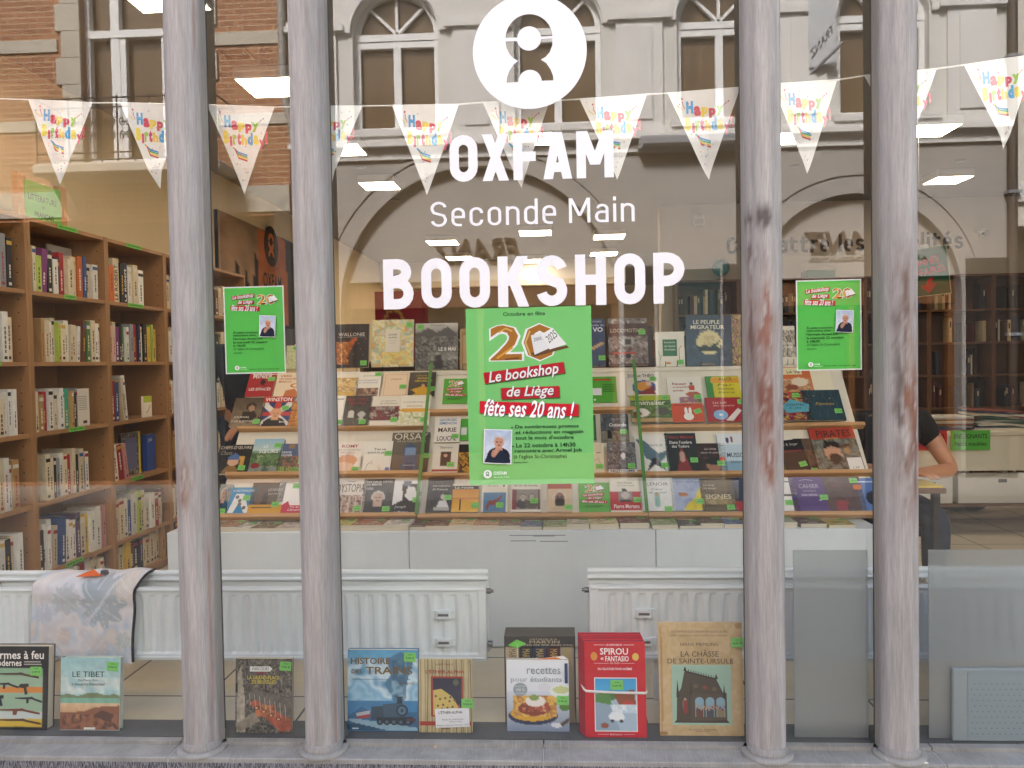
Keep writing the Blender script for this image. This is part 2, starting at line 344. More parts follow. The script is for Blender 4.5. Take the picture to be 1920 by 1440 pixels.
def man(cx, cy, s, skin='c99a7c', hair='c9c6c2', coat='1d2230', ar=0.72):
    """a plain head and shoulders"""
    return [('e', cx, cy + 1.25 * s, 1.15 * s / ar * .8, .85 * s, coat), ('p', [(cx - .25 * s / ar, cy + .3 * s), (cx + .25 * s / ar, cy + .3 * s), (cx + .32 * s / ar, cy + .7 * s), (cx - .3 * s / ar, cy + .7 * s)], skin),
            ('e', cx, cy - .12 * s, .47 * s / ar, .5 * s, hair), ('e', cx, cy, .38 * s / ar, .48 * s, skin), ('e', cx - .15 * s / ar, cy - .06 * s, .08 * s / ar, .05 * s, '4a342a'), ('e', cx + .16 * s / ar, cy - .06 * s, .08 * s / ar, .05 * s, '4a342a'),
            ('e', cx, cy + .25 * s, .15 * s / ar, .05 * s, '8a5046'), ('e', cx + .02, cy + .1 * s, .05 * s / ar, .07 * s, 'b58468')]
def draw(mb, M, W, H, bgc, ops, res=(24, 32), w0=0.0, mi=0):
    """prints a cover or poster: raster ops (lower case) under crisp shapes and lettering (upper case)"""
    ro = [o for o in ops if o[0] in 'gnerpv']
    if ro:
        nx, ny = res; A = raster(bgc, ro, nx, ny).reshape(-1, 3); vc = [tuple(c) for c in A]
        vs = [(W * i / (nx - 1), H * (1 - j / (ny - 1)), w0) for j in range(ny) for i in range(nx)]
        mb.add(vs, [(j * nx + i, j * nx + nx + i, j * nx + nx + i + 1, j * nx + i + 1) for j in range(ny - 1) for i in range(nx - 1)], mi=mi, M=M, vcol=vc)
    else: mb.add([(0, 0, w0), (W, 0, w0), (W, H, w0), (0, H, w0)], [(0, 1, 2, 3)], bgc, mi, M)
    w = w0
    for o in ops:
        k = o[0]; w += 0.00016
        if k == 'R':
            x0, y0, x1, y1, c = o[1:6]; r = rad(o[6]) if len(o) > 6 else 0; cx, cy = (x0 + x1) / 2 * W, (1 - (y0 + y1) / 2) * H; a, b = (x1 - x0) / 2 * W, (y1 - y0) / 2 * H
            mb.add([(cx + u * math.cos(r) - v * math.sin(r), cy + u * math.sin(r) + v * math.cos(r), w) for u, v in ((-a, -b), (a, -b), (a, b), (-a, b))], [(0, 1, 2, 3)], c, mi, M)
        elif k == 'E': mb.add([(o[1] * W + o[3] * W * math.cos(i * .3142), (1 - o[2]) * H + o[4] * H * math.sin(i * .3142), w) for i in range(20)], [tuple(range(20))], o[5], mi, M)
        elif k == 'P':
            pts = [Vector((p[0] * W, (1 - p[1]) * H, w)) for p in o[1]]; mb.add(pts, [tuple(t) for t in tessellate_polygon([pts])], o[2], mi, M)
        elif k == 'L':                              # a line through points, its thickness as a share of the width
            vs, fs = ribbon([(p[0] * W, (1 - p[1]) * H) for p in o[1]], o[3] * W / 2); mb.add([(p[0], p[1], w) for p in vs], fs, o[2], mi, M)
        elif k == 'T':
            s, x0, y0, x1, y1, c = o[1:7]; fl = o[7] if len(o) > 7 else ''; rt = o[8] if len(o) > 8 else 0; ex = o[9] if len(o) > 9 else 0.0
            put_text(mb, s, x0 * W, (1 - y1) * H, x1 * W, (1 - y0) * H, w, c, M, 'b' in fl, 'i' in fl, rt, ex, mi)
            w += 0.00006

# the round emblem of the shop: a figure in a ring, as two openings in a disc (unit: disc radius 1)
def emblem_holes():
    q = lambda x, y: ((x - 1060) / 318.0, -(y - 291) / 318.0)
    c = lambda cx, cy, r, a0, a1, n=14: [q(cx + r * math.cos(rad(a0 + (a1 - a0) * i / n)), cy - r * math.sin(rad(a0 + (a1 - a0) * i / n))) for i in range(n + 1)]
    up = c(1058, 216, 131, 2, 178, 24) + c(1058, 218, 66, 174, 6, 14)
    lo = [q(1125, 224), q(1189, 224)] + [q(1187, 262), q(1172, 300), q(1148, 325), q(1122, 338)] + [q(1152, 358), q(1176, 395), q(1189, 432), q(1190, 455)] + [q(1126, 455)] + c(1059, 458, 66, 3, 177, 14) + [q(992, 458), q(929, 458), q(931, 432), q(945, 395), q(968, 362), q(995, 341), q(966, 323), q(945, 298), q(930, 262), q(927, 231), q(991, 231)] + c(1058, 218, 68, 192, 350, 14)
    return up, lo
def emblem(mb, M, cx, cy, r, disc, w=0.0, fig=None, mi=0):
    up, lo = emblem_holes()
    if fig is None:
        loops = [[(math.cos(i * 2 * math.pi / 64), math.sin(i * 2 * math.pi / 64)) for i in range(64)], up, lo]; flat = [p for l in loops for p in l]
        mb.add([(cx + p[0] * r, cy + p[1] * r, w) for p in flat], [tuple(t) for t in tessellate_polygon([[Vector((p[0], p[1], 0)) for p in l] for l in loops])], disc, mi, M)
    else:
        mb.add([(cx + r * math.cos(i * .2618), cy + r * math.sin(i * .2618), w) for i in range(24)], [tuple(range(24))], disc, mi, M)
        for h in (up, lo):
            mb.add([(cx + p[0] * r, cy + p[1] * r, w + .0002) for p in h], [tuple(t) for t in tessellate_polygon([[Vector((p[0], p[1], 0)) for p in h]])], fig, mi, M)

def frame(o, u, v, n):
    """object matrix from origin and axes"""
    o, u, v, n = (tuple(map(float, q)) for q in (o, u, v, n))
    return Matrix([[u[0], v[0], n[0], o[0]], [u[1], v[1], n[1], o[1]], [u[2], v[2], n[2], o[2]], [0, 0, 0, 1]])
def tilt_axes(phi, rz=0):
    """axes of something facing the street, leaning back by phi from upright"""
    c, s = math.cos(rad(phi)), math.sin(rad(phi)); a, b = math.cos(rad(rz)), math.sin(rad(rz))
    return np.array([a, b, 0]), np.array([-b * s, a * s, c]), np.array([b * c, -a * c, s])

PRICES = {}
def price_mesh(p='5,00 €'):
    if p not in PRICES:
        mb = MB(); mb.box(0, .036, 0, .027, 0, .0003, '78c85e')
        put_text(mb, p, .006, .008, .031, .0145, .0005, '123a12', None, True); mb.add([(.012, .02, .0005), (.026, .02, .0005), (.026, .022, .0005), (.012, .022, .0005)], [(0, 1, 2, 3)], '3c8a34')
        o = mb.build('price_sticker', M_STICK); PRICES[p] = o.data; bpy.data.objects.remove(o)
    return PRICES[p]
def book(name, label, cat, group, M, W, H, T, bgc, ops, res=(24, 32), spine=None, hard=False, price=None, rot=0, inset=0.0006, pages_mat=None):
    """a closed book; front cover on the local plane z=0, spine at x=0, thickness backwards"""
    mb = MB(); b = 0.0022 if hard else 0.0008; ins = 0.003 if hard else inset; sp = spine or bgc
    draw(mb, None, W, H, bgc, ops, res)
    mb.box(0, W, 0, H, -b, 0, bgc, skip='t'); mb.box(0, W, 0, H, -T, -T + b, bgc); mb.box(0, b, 0, H, -T + b, -b, sp, skip='bt')
    if rot: M = M @ Matrix.Rotation(rad(rot), 4, 'Z')
    o = mb.build(name, M_PRINT, M=M, label=label, cat=cat, group=group)
    pg = MB(); pg.box(b, W - ins, ins, H - ins, -T + b, -b, skip='bt' if False else ''); pg.build('pages', pages_mat or M_PAGES, parent=o, M=Matrix())
    if price:
        x, y = price[:2]; a = price[2] if len(price) > 2 else 0; p = ('5,00 €', '3,00 €', '4,00 €', '2,50 €')[len(label) % 4]
        share('price_sticker', price_mesh(p), o, Matrix.Translation((x * W - .018, (1 - y) * H - .013, .0012 + .00016 * len(ops))) @ Matrix.Rotation(rad(a), 4, 'Z'))
    return o

# ================================================================== STREET AND THE SHOP'S SHELL
STREET = -0.32; CEIL = 2.90; BACK = 15.0
M_ASPH = mat('cobbled_road', '9b968c', rough=0.85, noise=((7, 7, 7), 0.7, 1.2, 6), bump=((30, 30, 30), 0.4, 0.01))
M_PAVE = mat('pavement_slabs', 'aba59b', rough=0.85, noise=((4, 4, 4), 0.8, 1.1, 6))
M_STUCCO = mat('shop_render', 'c9c3b6', rough=0.9)
def structure(name, mb, m): return mb.build(name, m, kind='structure')
structure('road', MB().box(-30, 30, -6.6, -1.4, STREET - .3, STREET - .1), M_ASPH)
structure('pavement', MB().box(-30, 30, -1.4, -.17, STREET - .3, STREET).box(-30, 30, -8.6, -6.6, STREET - .3, STREET), M_PAVE)

def tile_mat():
    m = mat('floor_tiles', 'd8ccb2', rough=0.28, noise=((2.5, 2.5, 2.5), 0.85, 1.08, 6)); nt = m.node_tree; N = nt.nodes; L = nt.links; b = N['Principled BSDF']
    src = b.inputs['Base Color'].links[0].from_socket; tc = N.new('ShaderNodeTexCoord'); mp = N.new('ShaderNodeMapping'); br = N.new('ShaderNodeTexBrick')
    mp.inputs['Location'].default_value = (.12, .075, 0); br.offset = 0; br.inputs['Scale'].default_value = 1; br.inputs['Brick Width'].default_value = .42; br.inputs['Row Height'].default_value = .42; br.inputs['Mortar Size'].default_value = .0045; br.inputs['Mortar Smooth'].default_value = 0
    L.new(tc.outputs['Object'], mp.inputs[0]); L.new(mp.outputs[0], br.inputs['Vector']); mx = N.new('ShaderNodeMix'); mx.data_type = 'RGBA'
    L.new(br.outputs['Fac'], mx.inputs[0]); L.new(src, mx.inputs[6]); mx.inputs[7].default_value = (.05, .045, .04, 1); L.new(mx.outputs[2], b.inputs['Base Color']); return m
WX0, WX1 = -2.82, 5.9
structure('floor', MB().box(WX0 - .2, WX1 + .2, .13, BACK + .2, -.3, -.004), tile_mat())
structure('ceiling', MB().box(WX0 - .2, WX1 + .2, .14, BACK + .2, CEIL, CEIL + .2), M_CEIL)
structure('wall_left', MB().box(WX0 - .2, WX0, .14, BACK, -.1, CEIL), M_WALL)
structure('wall_right', MB().box(WX1, WX1 + .2, .14, BACK, -.1, CEIL), M_GWALL)
structure('wall_back', MB().box(WX0 - .2, WX1 + .2, BACK, BACK + .2, -.1, CEIL), M_GWALL)
structure('wall_middle', MB().box(1.12, WX1, 5.95, 6.15, 0, CEIL), M_GWALL)          # carries the slogan
structure('ceiling_beam', MB().box(WX0, 1.12, 10.2, 10.4, 2.5, CEIL - .002), M_GWALL)
structure('wall_front', MB().box(-16, 16, .0, .14, 2.78, 7.6).box(-16, -3.35, .0, .14, STREET, 2.78).box(3.75, 16, .0, .14, STREET, 2.78).box(-3.35, 3.75, -.02, .1, STREET, -.25), M_STUCCO)
structure('roof', MB().box(-16, 16, .14, 16, 7.4, 7.6), M_STUCCO)

# ---- stone sill
def stone_mat(name, c, dark, sc_):
    m = mat(name, c, rough=0.8, noise=(sc_, dark, 1.2, 9), bump=((220, 220, 220), 0.5, 0.002)); return m
def chiselled():
    m = stone_mat('bluestone', '9a9994', .74, (9, 9, 9)); nt = m.node_tree; N = nt.nodes; L = nt.links; b = N['Principled BSDF']
    src = b.inputs['Base Color'].links[0].from_socket; tc = N.new('ShaderNodeTexCoord'); mp = N.new('ShaderNodeMapping'); n = N.new('ShaderNodeTexNoise')
    mp.inputs['Rotation'].default_value = (0, 0, rad(-48)); mp.inputs['Scale'].default_value = (260, 14, 14); n.inputs['Scale'].default_value = 1; n.inputs['Detail'].default_value = 3
    L.new(tc.outputs['Object'], mp.inputs[0]); L.new(mp.outputs[0], n.inputs['Vector']); r = N.new('ShaderNodeMapRange'); r.inputs[1].default_value = .55; r.inputs[2].default_value = .75; r.inputs[3].default_value = 0.0; r.inputs[4].default_value = .5
    L.new(n.outputs['Fac'], r.inputs[0]); mx = N.new('ShaderNodeMix'); mx.data_type = 'RGBA'; L.new(r.outputs[0], mx.inputs[0]); L.new(src, mx.inputs[6]); mx.inputs[7].default_value = (.5, .51, .55, 1); L.new(mx.outputs[2], b.inputs['Base Color']); return m
def tooled():
    m = bpy.data.materials.new('tooled_bluestone'); m.use_nodes = True; nt = m.node_tree; N = nt.nodes; L = nt.links; b = N['Principled BSDF']; b.inputs['Roughness'].default_value = .9
    tc = N.new('ShaderNodeTexCoord'); mp = N.new('ShaderNodeMapping'); n = N.new('ShaderNodeTexNoise'); mp.inputs['Rotation'].default_value = (0, rad(35), 0); mp.inputs['Scale'].default_value = (420, 60, 60); n.inputs['Scale'].default_value = 1; n.inputs['Detail'].default_value = 4
    L.new(tc.outputs['Object'], mp.inputs[0]); L.new(mp.outputs[0], n.inputs['Vector']); r = N.new('ShaderNodeValToRGB'); r.color_ramp.elements[0].position = .38; r.color_ramp.elements[0].color = (.035, .036, .042, 1); r.color_ramp.elements[1].position = .62; r.color_ramp.elements[1].color = (.34, .34, .37, 1)
    L.new(n.outputs['Fac'], r.inputs[0]); L.new(r.outputs[0], b.inputs['Base Color']); bp = N.new('ShaderNodeBump'); bp.inputs['Strength'].default_value = 1; bp.inputs['Distance'].default_value = .006; L.new(n.outputs['Fac'], bp.inputs['Height']); L.new(bp.outputs[0], b.inputs['Normal']); return m
M_STONE = chiselled(); M_TOOL = tooled(); M_JOINT = mat('lime_joint', 'b4b3b2', rough=0.95); M_DSTONE = mat('dark_inner_stone', '5d5f60', rough=0.6, noise=((6, 6, 6), .7, 1.15, 7))
COLX = [-1.221, -0.803, 0.669, 1.090]; CY = -0.055; CR = 0.0585
def sill():
    fy = P(700, 1424, z=-.014)[1]; root = empty('stone_sill', (0, fy / 2, -.3), 'grey bluestone window sill with chisel marks running under the four columns', 'window sill')
    js = [-4.2, P(322, 1410, z=-.01)[0], P(1019, 1410, z=-.01)[0], P(1752, 1410, z=-.01)[0], 4.4]
    for i in range(4):
        x0, x1 = js[i] + .0025, js[i + 1] - .0025; mb = MB()
        mb.bevbox(x0, x1, fy, -.03, -.28, -.014, .003)
        mb.box(x0 - .0005, x1 + .0005, -.03, .0, -.28, -.003, skip='b')
        mb.box(x0, x1, fy - .0022, fy, -.28, -.03, mi=1, skip='k')
        mb.build('sill_block', [M_STONE, M_TOOL], root)
    jm = MB()
    for x in js[1:4]: jm.box(x - .0025, x + .0025, fy + .001, -.001, -.27, -.0155 + .0005)
    jm.build('mortar_joint', M_JOINT, root)
    st = MB()
    for x in COLX: st.lathe([(.082, -.0139), (.082, -.006), (.078, -.003), (.055, -.003)], (x, CY), 40)
    st.build('column_plinth', M_STONE, root)
    MB().box(-3.3, 3.7, .0, .13, -.28, -.001).build('inner_ledge', M_DSTONE, root)
sill()

# ---- the four round columns, weathered paint on timber
M_SEAL = mat('grey_seal', '4c4c4e', rough=.7)
def col_mat():
    m = mat('weathered_grey_paint', vcol=True, rough=0.7, noise=((190, 190, 12), .76, 1.15, 9), bump=((230, 230, 14), .5, .002)); return m
M_COLM = col_mat()
STAIN = [[(.9, -20, .10, .9, .35, '8a6a58')], [], [(1.72, -35, .035, 1.0, .75, '54494a'), (1.60, -45, .05, .7, .4, '6a5a58'), (1.38, -30, .12, 1, .45, '8a5c4a'), (1.12, -10, .11, .9, .5, '7a4a38'), (.95, 5, .08, .6, .45, '80503c'), (1.3, -50, .2, .4, .35, '6a5650')],
         [(1.45, 0, .16, .8, .4, '6a5048'), (1.2, -15, .22, .5, .4, '5f5652'), (1.15, 25, .22, .5, .5, '86583f'), (1.0, 30, .2, .4, .4, '7c5646'), (.9, 10, .12, .8, .3, '7a6258')]]
COL_LABEL = ['weathered grey column left of the first narrow pane, reddish streak on its flank', 'evenly grey weathered column between the left green notice and the big lettering',
             'grey column right of the big lettering with a dark worn band and rusty patches', 'grey column right of the small green notice, brown wear halfway up']
def column(i, x):
    root = empty('column', (x, CY, -.003), COL_LABEL[i], 'column', 'round grey columns of the shop front'); nz, na = 150, 40; z0, z1 = .022, 2.80
    rs = np.random.RandomState(40 + i); base = np.array(hexc('aba8a5')); th = np.linspace(0, 2 * math.pi, na, endpoint=False); Z = np.linspace(z0, z1, nz)
    st = vnoise(na, nz, 22, 5, 60 + i, 4); s2 = vnoise(na, nz, 8, 9, 90 + i, 4); blot = vnoise(na, nz, 30, 60, 160 + i, 3)
    C = base[None, None] * (.80 + .36 * st + .14 * (s2 - .5))[..., None]
    C = C * (1 - .10 * (vnoise(na, nz, 10, 3, 130 + i)[..., None])) * np.array([1, .985, 1.0]) + np.array(hexc('d8d7d2')) * .04
    for z, a, sz, sx, k, c in STAIN[i]:
        w = np.exp(-((Z[:, None] - z) / sz) ** 2) * np.exp(-(np.angle(np.exp(1j * (th[None] - rad(270 + a)))) / (sx * .8)) ** 2)
        w = np.clip(w * k * 2.0 * (.15 + 1.7 * st * blot * 1.6), 0, .92)[..., None]; C = C * (1 - w) + np.array(hexc(c)) * w
    edge = np.exp(-(np.angle(np.exp(1j * (th - rad(330)))) / .08) ** 2)[None] * np.clip(1.6 * s2 - .5, 0, 1); edge = np.clip(edge, 0, .6)[..., None] * (1 if i < 2 else .4); C = C * (1 - edge) + np.array(hexc('9a6a4e')) * edge
    mb = MB(); vs = [(x + CR * math.cos(t), CY + CR * math.sin(t), z) for z in Z for t in th]; vc = [tuple(c) for c in C.reshape(-1, 3)]
    mb.add(vs, [(k * na + j, k * na + (j + 1) % na, (k + 1) * na + (j + 1) % na, (k + 1) * na + j) for k in range(nz - 1) for j in range(na)], vcol=vc, smooth=True); mb.build('shaft', M_COLM, root)
    MB().lathe([(.0635, -.003), (.064, .004), (.0625, .009), (.0605, .012), (.060, .023), (.05, .023)], (x, CY), 40, '9a9895').build('base_ring', M_COLM, root)
    MB().box(x - .036, x + .036, .003, .05, -.001, 2.78).build('mullion', M_GREY_PL, root)
    MB().box(x - .0575, x + .0575, CY + .004, -.0045, -.003, 2.78, 'a5a29c').build('back_post', M_COLM, root)
    g = MB()
    for s in (-1, 1): g.box(x + s * .0585 - .0015, x + s * .0585 + .0015, -.0044, -.0005, .03, 2.78)
    g.build('seal', M_SEAL, root)
for i, x in enumerate(COLX): column(i, x)

# ---- the panes
PX_ = [-3.35] + COLX + [3.75]
PLAB = ['pane of shop glass at the far left, in front of the tall beech bookcases', 'narrow pane of shop glass with a small green notice, left of the lettering', 'wide central pane of shop glass carrying the white lettering', 'narrow pane of shop glass with a small green notice, right of the lettering', 'pane of shop glass at the far right with a wide frosted board behind']
for i in range(5): MB().add([(PX_[i], 0, -.003), (PX_[i + 1], 0, -.003), (PX_[i + 1], 0, 2.78), (PX_[i], 0, 2.78)], [(0, 1, 2, 3)]).build('window_pane', M_GLASS, label=PLAB[i], cat='window pane')

# ---- white lettering on the middle pane
FRONT = lambda p: frame((p[0], -.002, p[2]), (1, 0, 0), (0, 0, 1), (0, -1, 0))
def letter_line(s, pl, pr, pt, stroke, label, gap):
    a, b, t = P(*pl, y=0), P(*pr, y=0), P(*pt, y=0); mb = MB(); stroke_text(mb, s, Matrix(), t[2] - a[2], b[0] - a[0], stroke, gap=gap)
    return mb.build('window_lettering', M_VINYL, M=FRONT((a[0], 0, (a[2] + b[2]) / 2)), label=label, cat='lettering', group='white lettering on the shop window')
letter_line('OXFAM', (844, 342.5), (1151, 332), (844, 255), .205, 'bold white letters of the top word, under the round white emblem', .085)
letter_line('Seconde', (808, 426), (1043, 419.5), (808, 379), .1, 'thin white word Seconde between the two bold lines', .15)
letter_line('Main', (1067, 418.5), (1190, 415), (1067, 372), .1, 'thin white word Main between the two bold lines', .15)
letter_line('BOOKSHOP', (720, 581), (1284, 568), (720, 487), .205, 'large bold white letters reading BOOKSHOP across the glass', .16)
ec = P(993, 97, y=0); emb = MB(); emblem(emb, Matrix(), 0, 0, .1885, 'ffffff'); emb.build('round_emblem', M_VINYL, M=FRONT(ec), label='round white emblem with a cut out figure on the glass above the lettering', cat='emblem')

# ---- green notices stuck inside the glass
GREEN = '5fd05a'
def gold20(x0, y0, x1, y1, s=1):
    w = x1 - x0; h = y1 - y0; X = lambda a: x0 + a * w; Y = lambda a: y0 + a * h
    o = [('T', '20', X(0), Y(0), X(.86), Y(1), 'ffffff', 'b', 0, .035), ('T', '20', X(.02), Y(.03), X(.84), Y(.97), 'b5772c', 'b')]
    o += [('L', [(X(.13), Y(.22)), (X(.22), Y(.12)), (X(.3), Y(.2))], 'e4b662', .012 * s), ('L', [(X(.1), Y(.9)), (X(.3), Y(.62))], 'e9a93e', .016 * s), ('L', [(X(.52), Y(.85)), (X(.46), Y(.5)), (X(.52), Y(.2))], 'e4bb70', .014 * s), ('L', [(X(.2), Y(.93)), (X(.38), Y(.9))], '7a4a18', .012 * s)]
    o += [('P', [(X(.52), Y(.78)), (X(.57), Y(.88)), (X(.80), Y(.76)), (X(1.0), Y(.66)), (X(.97), Y(.6))], '6e4a30'), ('P', [(X(.53), Y(.32)), (X(.66), Y(.25)), (X(.76), Y(.66)), (X(.57), Y(.83))], 'f4f5f7'), ('P', [(X(.66), Y(.3)), (X(.8), Y(.13)), (X(.97), Y(.57)), (X(.76), Y(.7))], 'fbfbfc')]
    if s < 2: o += [('T', '2005,', X(.56), Y(.37), X(.67), Y(.47), '3c3c40', 'i', 12), ('T', '2025', X(.71), Y(.26), X(.86), Y(.46), '303034', 'i', 40)]
    return o
def strip(s, x0, y0, x1, y1, rot, tx0, tx1, ty0=None, ty1=None):
    ty0 = y0 + .1 * (y1 - y0) if ty0 is None else ty0; ty1 = y1 - .02 * (y1 - y0) if ty1 is None else ty1
    return [('R', x0 + .006, y0 + .006, x1 + .006, y1 + .006, '3a6a34', rot), ('R', x0, y0, x1, y1, 'c81e30', rot), ('T', s, tx0 + .004, ty0 + .003, tx1 + .004, ty1 + .003, '4a2a60', 'bi', rot), ('T', s, tx0, ty0, tx1, ty1, 'ffffff', 'bi', rot)]
BIG = [('T', 'Octobre en fête', .30, .024, .635, .047, '14331a', 'b')] + gold20(.178, .09, .82, .305) + \
    strip('Le bookshop', .135, .337, .78, .40, 6.5, .17, .735, .335, .418) + strip('de Liège', .27, .449, .735, .513, 1, .315, .69, .44, .518) + strip('fête ses 20 ans !', .095, .537, .885, .605, -3, .13, .85, .522, .622) + \
    [('T', s, x0, y0, x1, y1, '14331a', f) for s, x0, y0, x1, y1, f in (('•', .345, .672, .358, .681, 'b'), ('De nombreuses promos', .378, .662, .883, .688, 'b'), ('et réductions en magasin', .378, .694, .918, .72, 'b'), ("tout le mois d'octobre", .378, .724, .842, .746, 'b'),
     ('•', .35, .778, .363, .787, 'b'), ('Le 22 octobre à 14h30', .382, .766, .855, .79, 'b'), ('rencontre avec Armel Job', .37, .798, .905, .824, 'b'), ("(à l'église St-Christophe)", .36, .83, .783, .858, ''), ('Entrée libre', .362, .868, .47, .879, ''))] + \
    [('E', .148, .938, .034, .024, 'f2f5f2'), ('T', 'OXFAM', .195, .923, .3, .943, 'f2fff2', 'b'), ('T', 'Seconde Main', .196, .95, .322, .96, 'e4ffe2', '')]
SMALL = strip('Le bookshop', .135, .095, .515, .138, 6, .15, .50, .088, .148) + strip('de Liège', .225, .163, .505, .205, 1.5, .24, .48, .155, .208) + strip('fête ses 20 ans !', .115, .223, .595, .275, -3, .13, .565, .212, .282) + gold20(.555, .092, .915, .215, 2) + \
    [('T', s, x0, y0, x1, y1, '12361a', f) for s, x0, y0, x1, y1, f in (('À cette occasion,', .15, .508, .563, .542, 'b'), ('rencontre avec', .15, .55, .525, .57, 'b'), ("l'écrivain Armel Job", .15, .584, .632, .618, 'b'), ('le mercredi 22 octobre', .15, .626, .715, .652, 'b'), ('à 14h30', .15, .663, .35, .69, 'b'), ("(à l'église St-Christophe)", .155, .70, .655, .732, ''), ('Entrée libre', .158, .752, .295, .766, 'b'))] + \
    [('E', .205, .932, .036, .0255, 'f2f5f2'), ('T', 'OXFAM', .252, .921, .345, .938, 'e4ffe2', 'b'), ('T', 'Seconde Main', .252, .946, .37, .957, 'e4ffe2', ''), ('T', 'Bookshop Oxfam - Rue St-Gilles, 29 - Liège', .41, .943, .895, .957, '12361a', 'b')]
def notice(cpx, W, H, ops, border, photo, label, rz, emb_at, big=False):
    q = [P(*c, y=.004) for c in cpx]; c = sum(q) / 4; U, V = np.array([math.cos(rz), 0, math.sin(rz)]), np.array([-math.sin(rz), 0, math.cos(rz)])
    M = frame(c - U * W / 2 - V * H / 2, U, V, (0, -1, 0)); mb = MB()
    ops = ([('R', border, border * W / H, 1 - border, 1 - border * W / H, GREEN)] if border else []) + ops
    mb.add([(0, 0, -.0004), (0, H, -.0004), (W, H, -.0004), (W, 0, -.0004)], [(0, 1, 2, 3)], 'f0f0ea')
    draw(mb, None, W, H, 'f3f4f1' if border else '84da80', ops); w = .00022 * len(ops) + .0006
    emblem(mb, Matrix(), emb_at[0] * W, (1 - emb_at[1]) * H, emb_at[2] * W, 'f2f5f2', w, '4b8a4c')
    o = mb.build('notice', M_PAPER, M=M, label=label, cat='poster')
    x, y, w_, h_, r = photo; pm = MB(); draw(pm, None, w_ * W, h_ * H, 'f4f4f6', [])
    draw(pm, Matrix.Translation((.006 * W, .006 * W, .0002)), w_ * W - .012 * W, h_ * H - .012 * W, 'b9c6d8', [('g', 'aebfd6', 'd3dae4')] + man(.54, .38, .34, 'bf8e78', 'c4bdb8') + [('p', [(.0, 1), (.1, .8), (.32, .62), (.45, .75), (.5, .68), (.62, .6), (.95, .75), (1, 1)], '232a3c'), ('p', [(.26, .76), (.3, .62), (.5, .56), (.6, .6), (.52, .68), (.42, .8), (.34, .85)], 'b98872'), ('v', 6, .12)], (40, 52))
    pm.build('portrait_photo', M_PAPER, parent=o, M=Matrix.Translation((x * W, (1 - y) * H - h_ * H, w + .0006)) @ Matrix.Rotation(rad(r), 4, 'Z'))
    tp = MB()
    for a, b in ((-.01, .97), (.95, .97)) if not big else ((-.012, .975), (.965, .975)): tp.add([(a * W, b * H, w + .001), (a * W + .02, b * H, w + .001), (a * W + .02, b * H + .012, w + .001), (a * W, b * H + .012, w + .001)], [(0, 1, 2, 3)], 'dfe8dc')
    return o
notice([(874.4, 579.8), (1105.4, 573.4), (1114, 906.6), (882.4, 908.2)], .42, .594, BIG, 0, (.115, .68, .225, .195, -3), 'large light green notice with a golden 20, below the lettering', rad(.3), (.148, .938, .034), True)
notice([(416.1, 537.7), (533.5, 535.1), (537.7, 699.2), (422.5, 702.3)], .21, .297, SMALL, .02, (.585, .335, .265, .245, -3), 'small white bordered green notice on the narrow pane left of the lettering', rad(.3), (.205, .932, .036))
notice([(1489.3, 525.5), (1617.3, 521.1), (1618.6, 694.4), (1492, 696.3)], .21, .297, SMALL, .02, (.585, .335, .265, .245, -3), 'small white bordered green notice on the narrow pane right of the lettering', rad(.2), (.205, .932, .036))

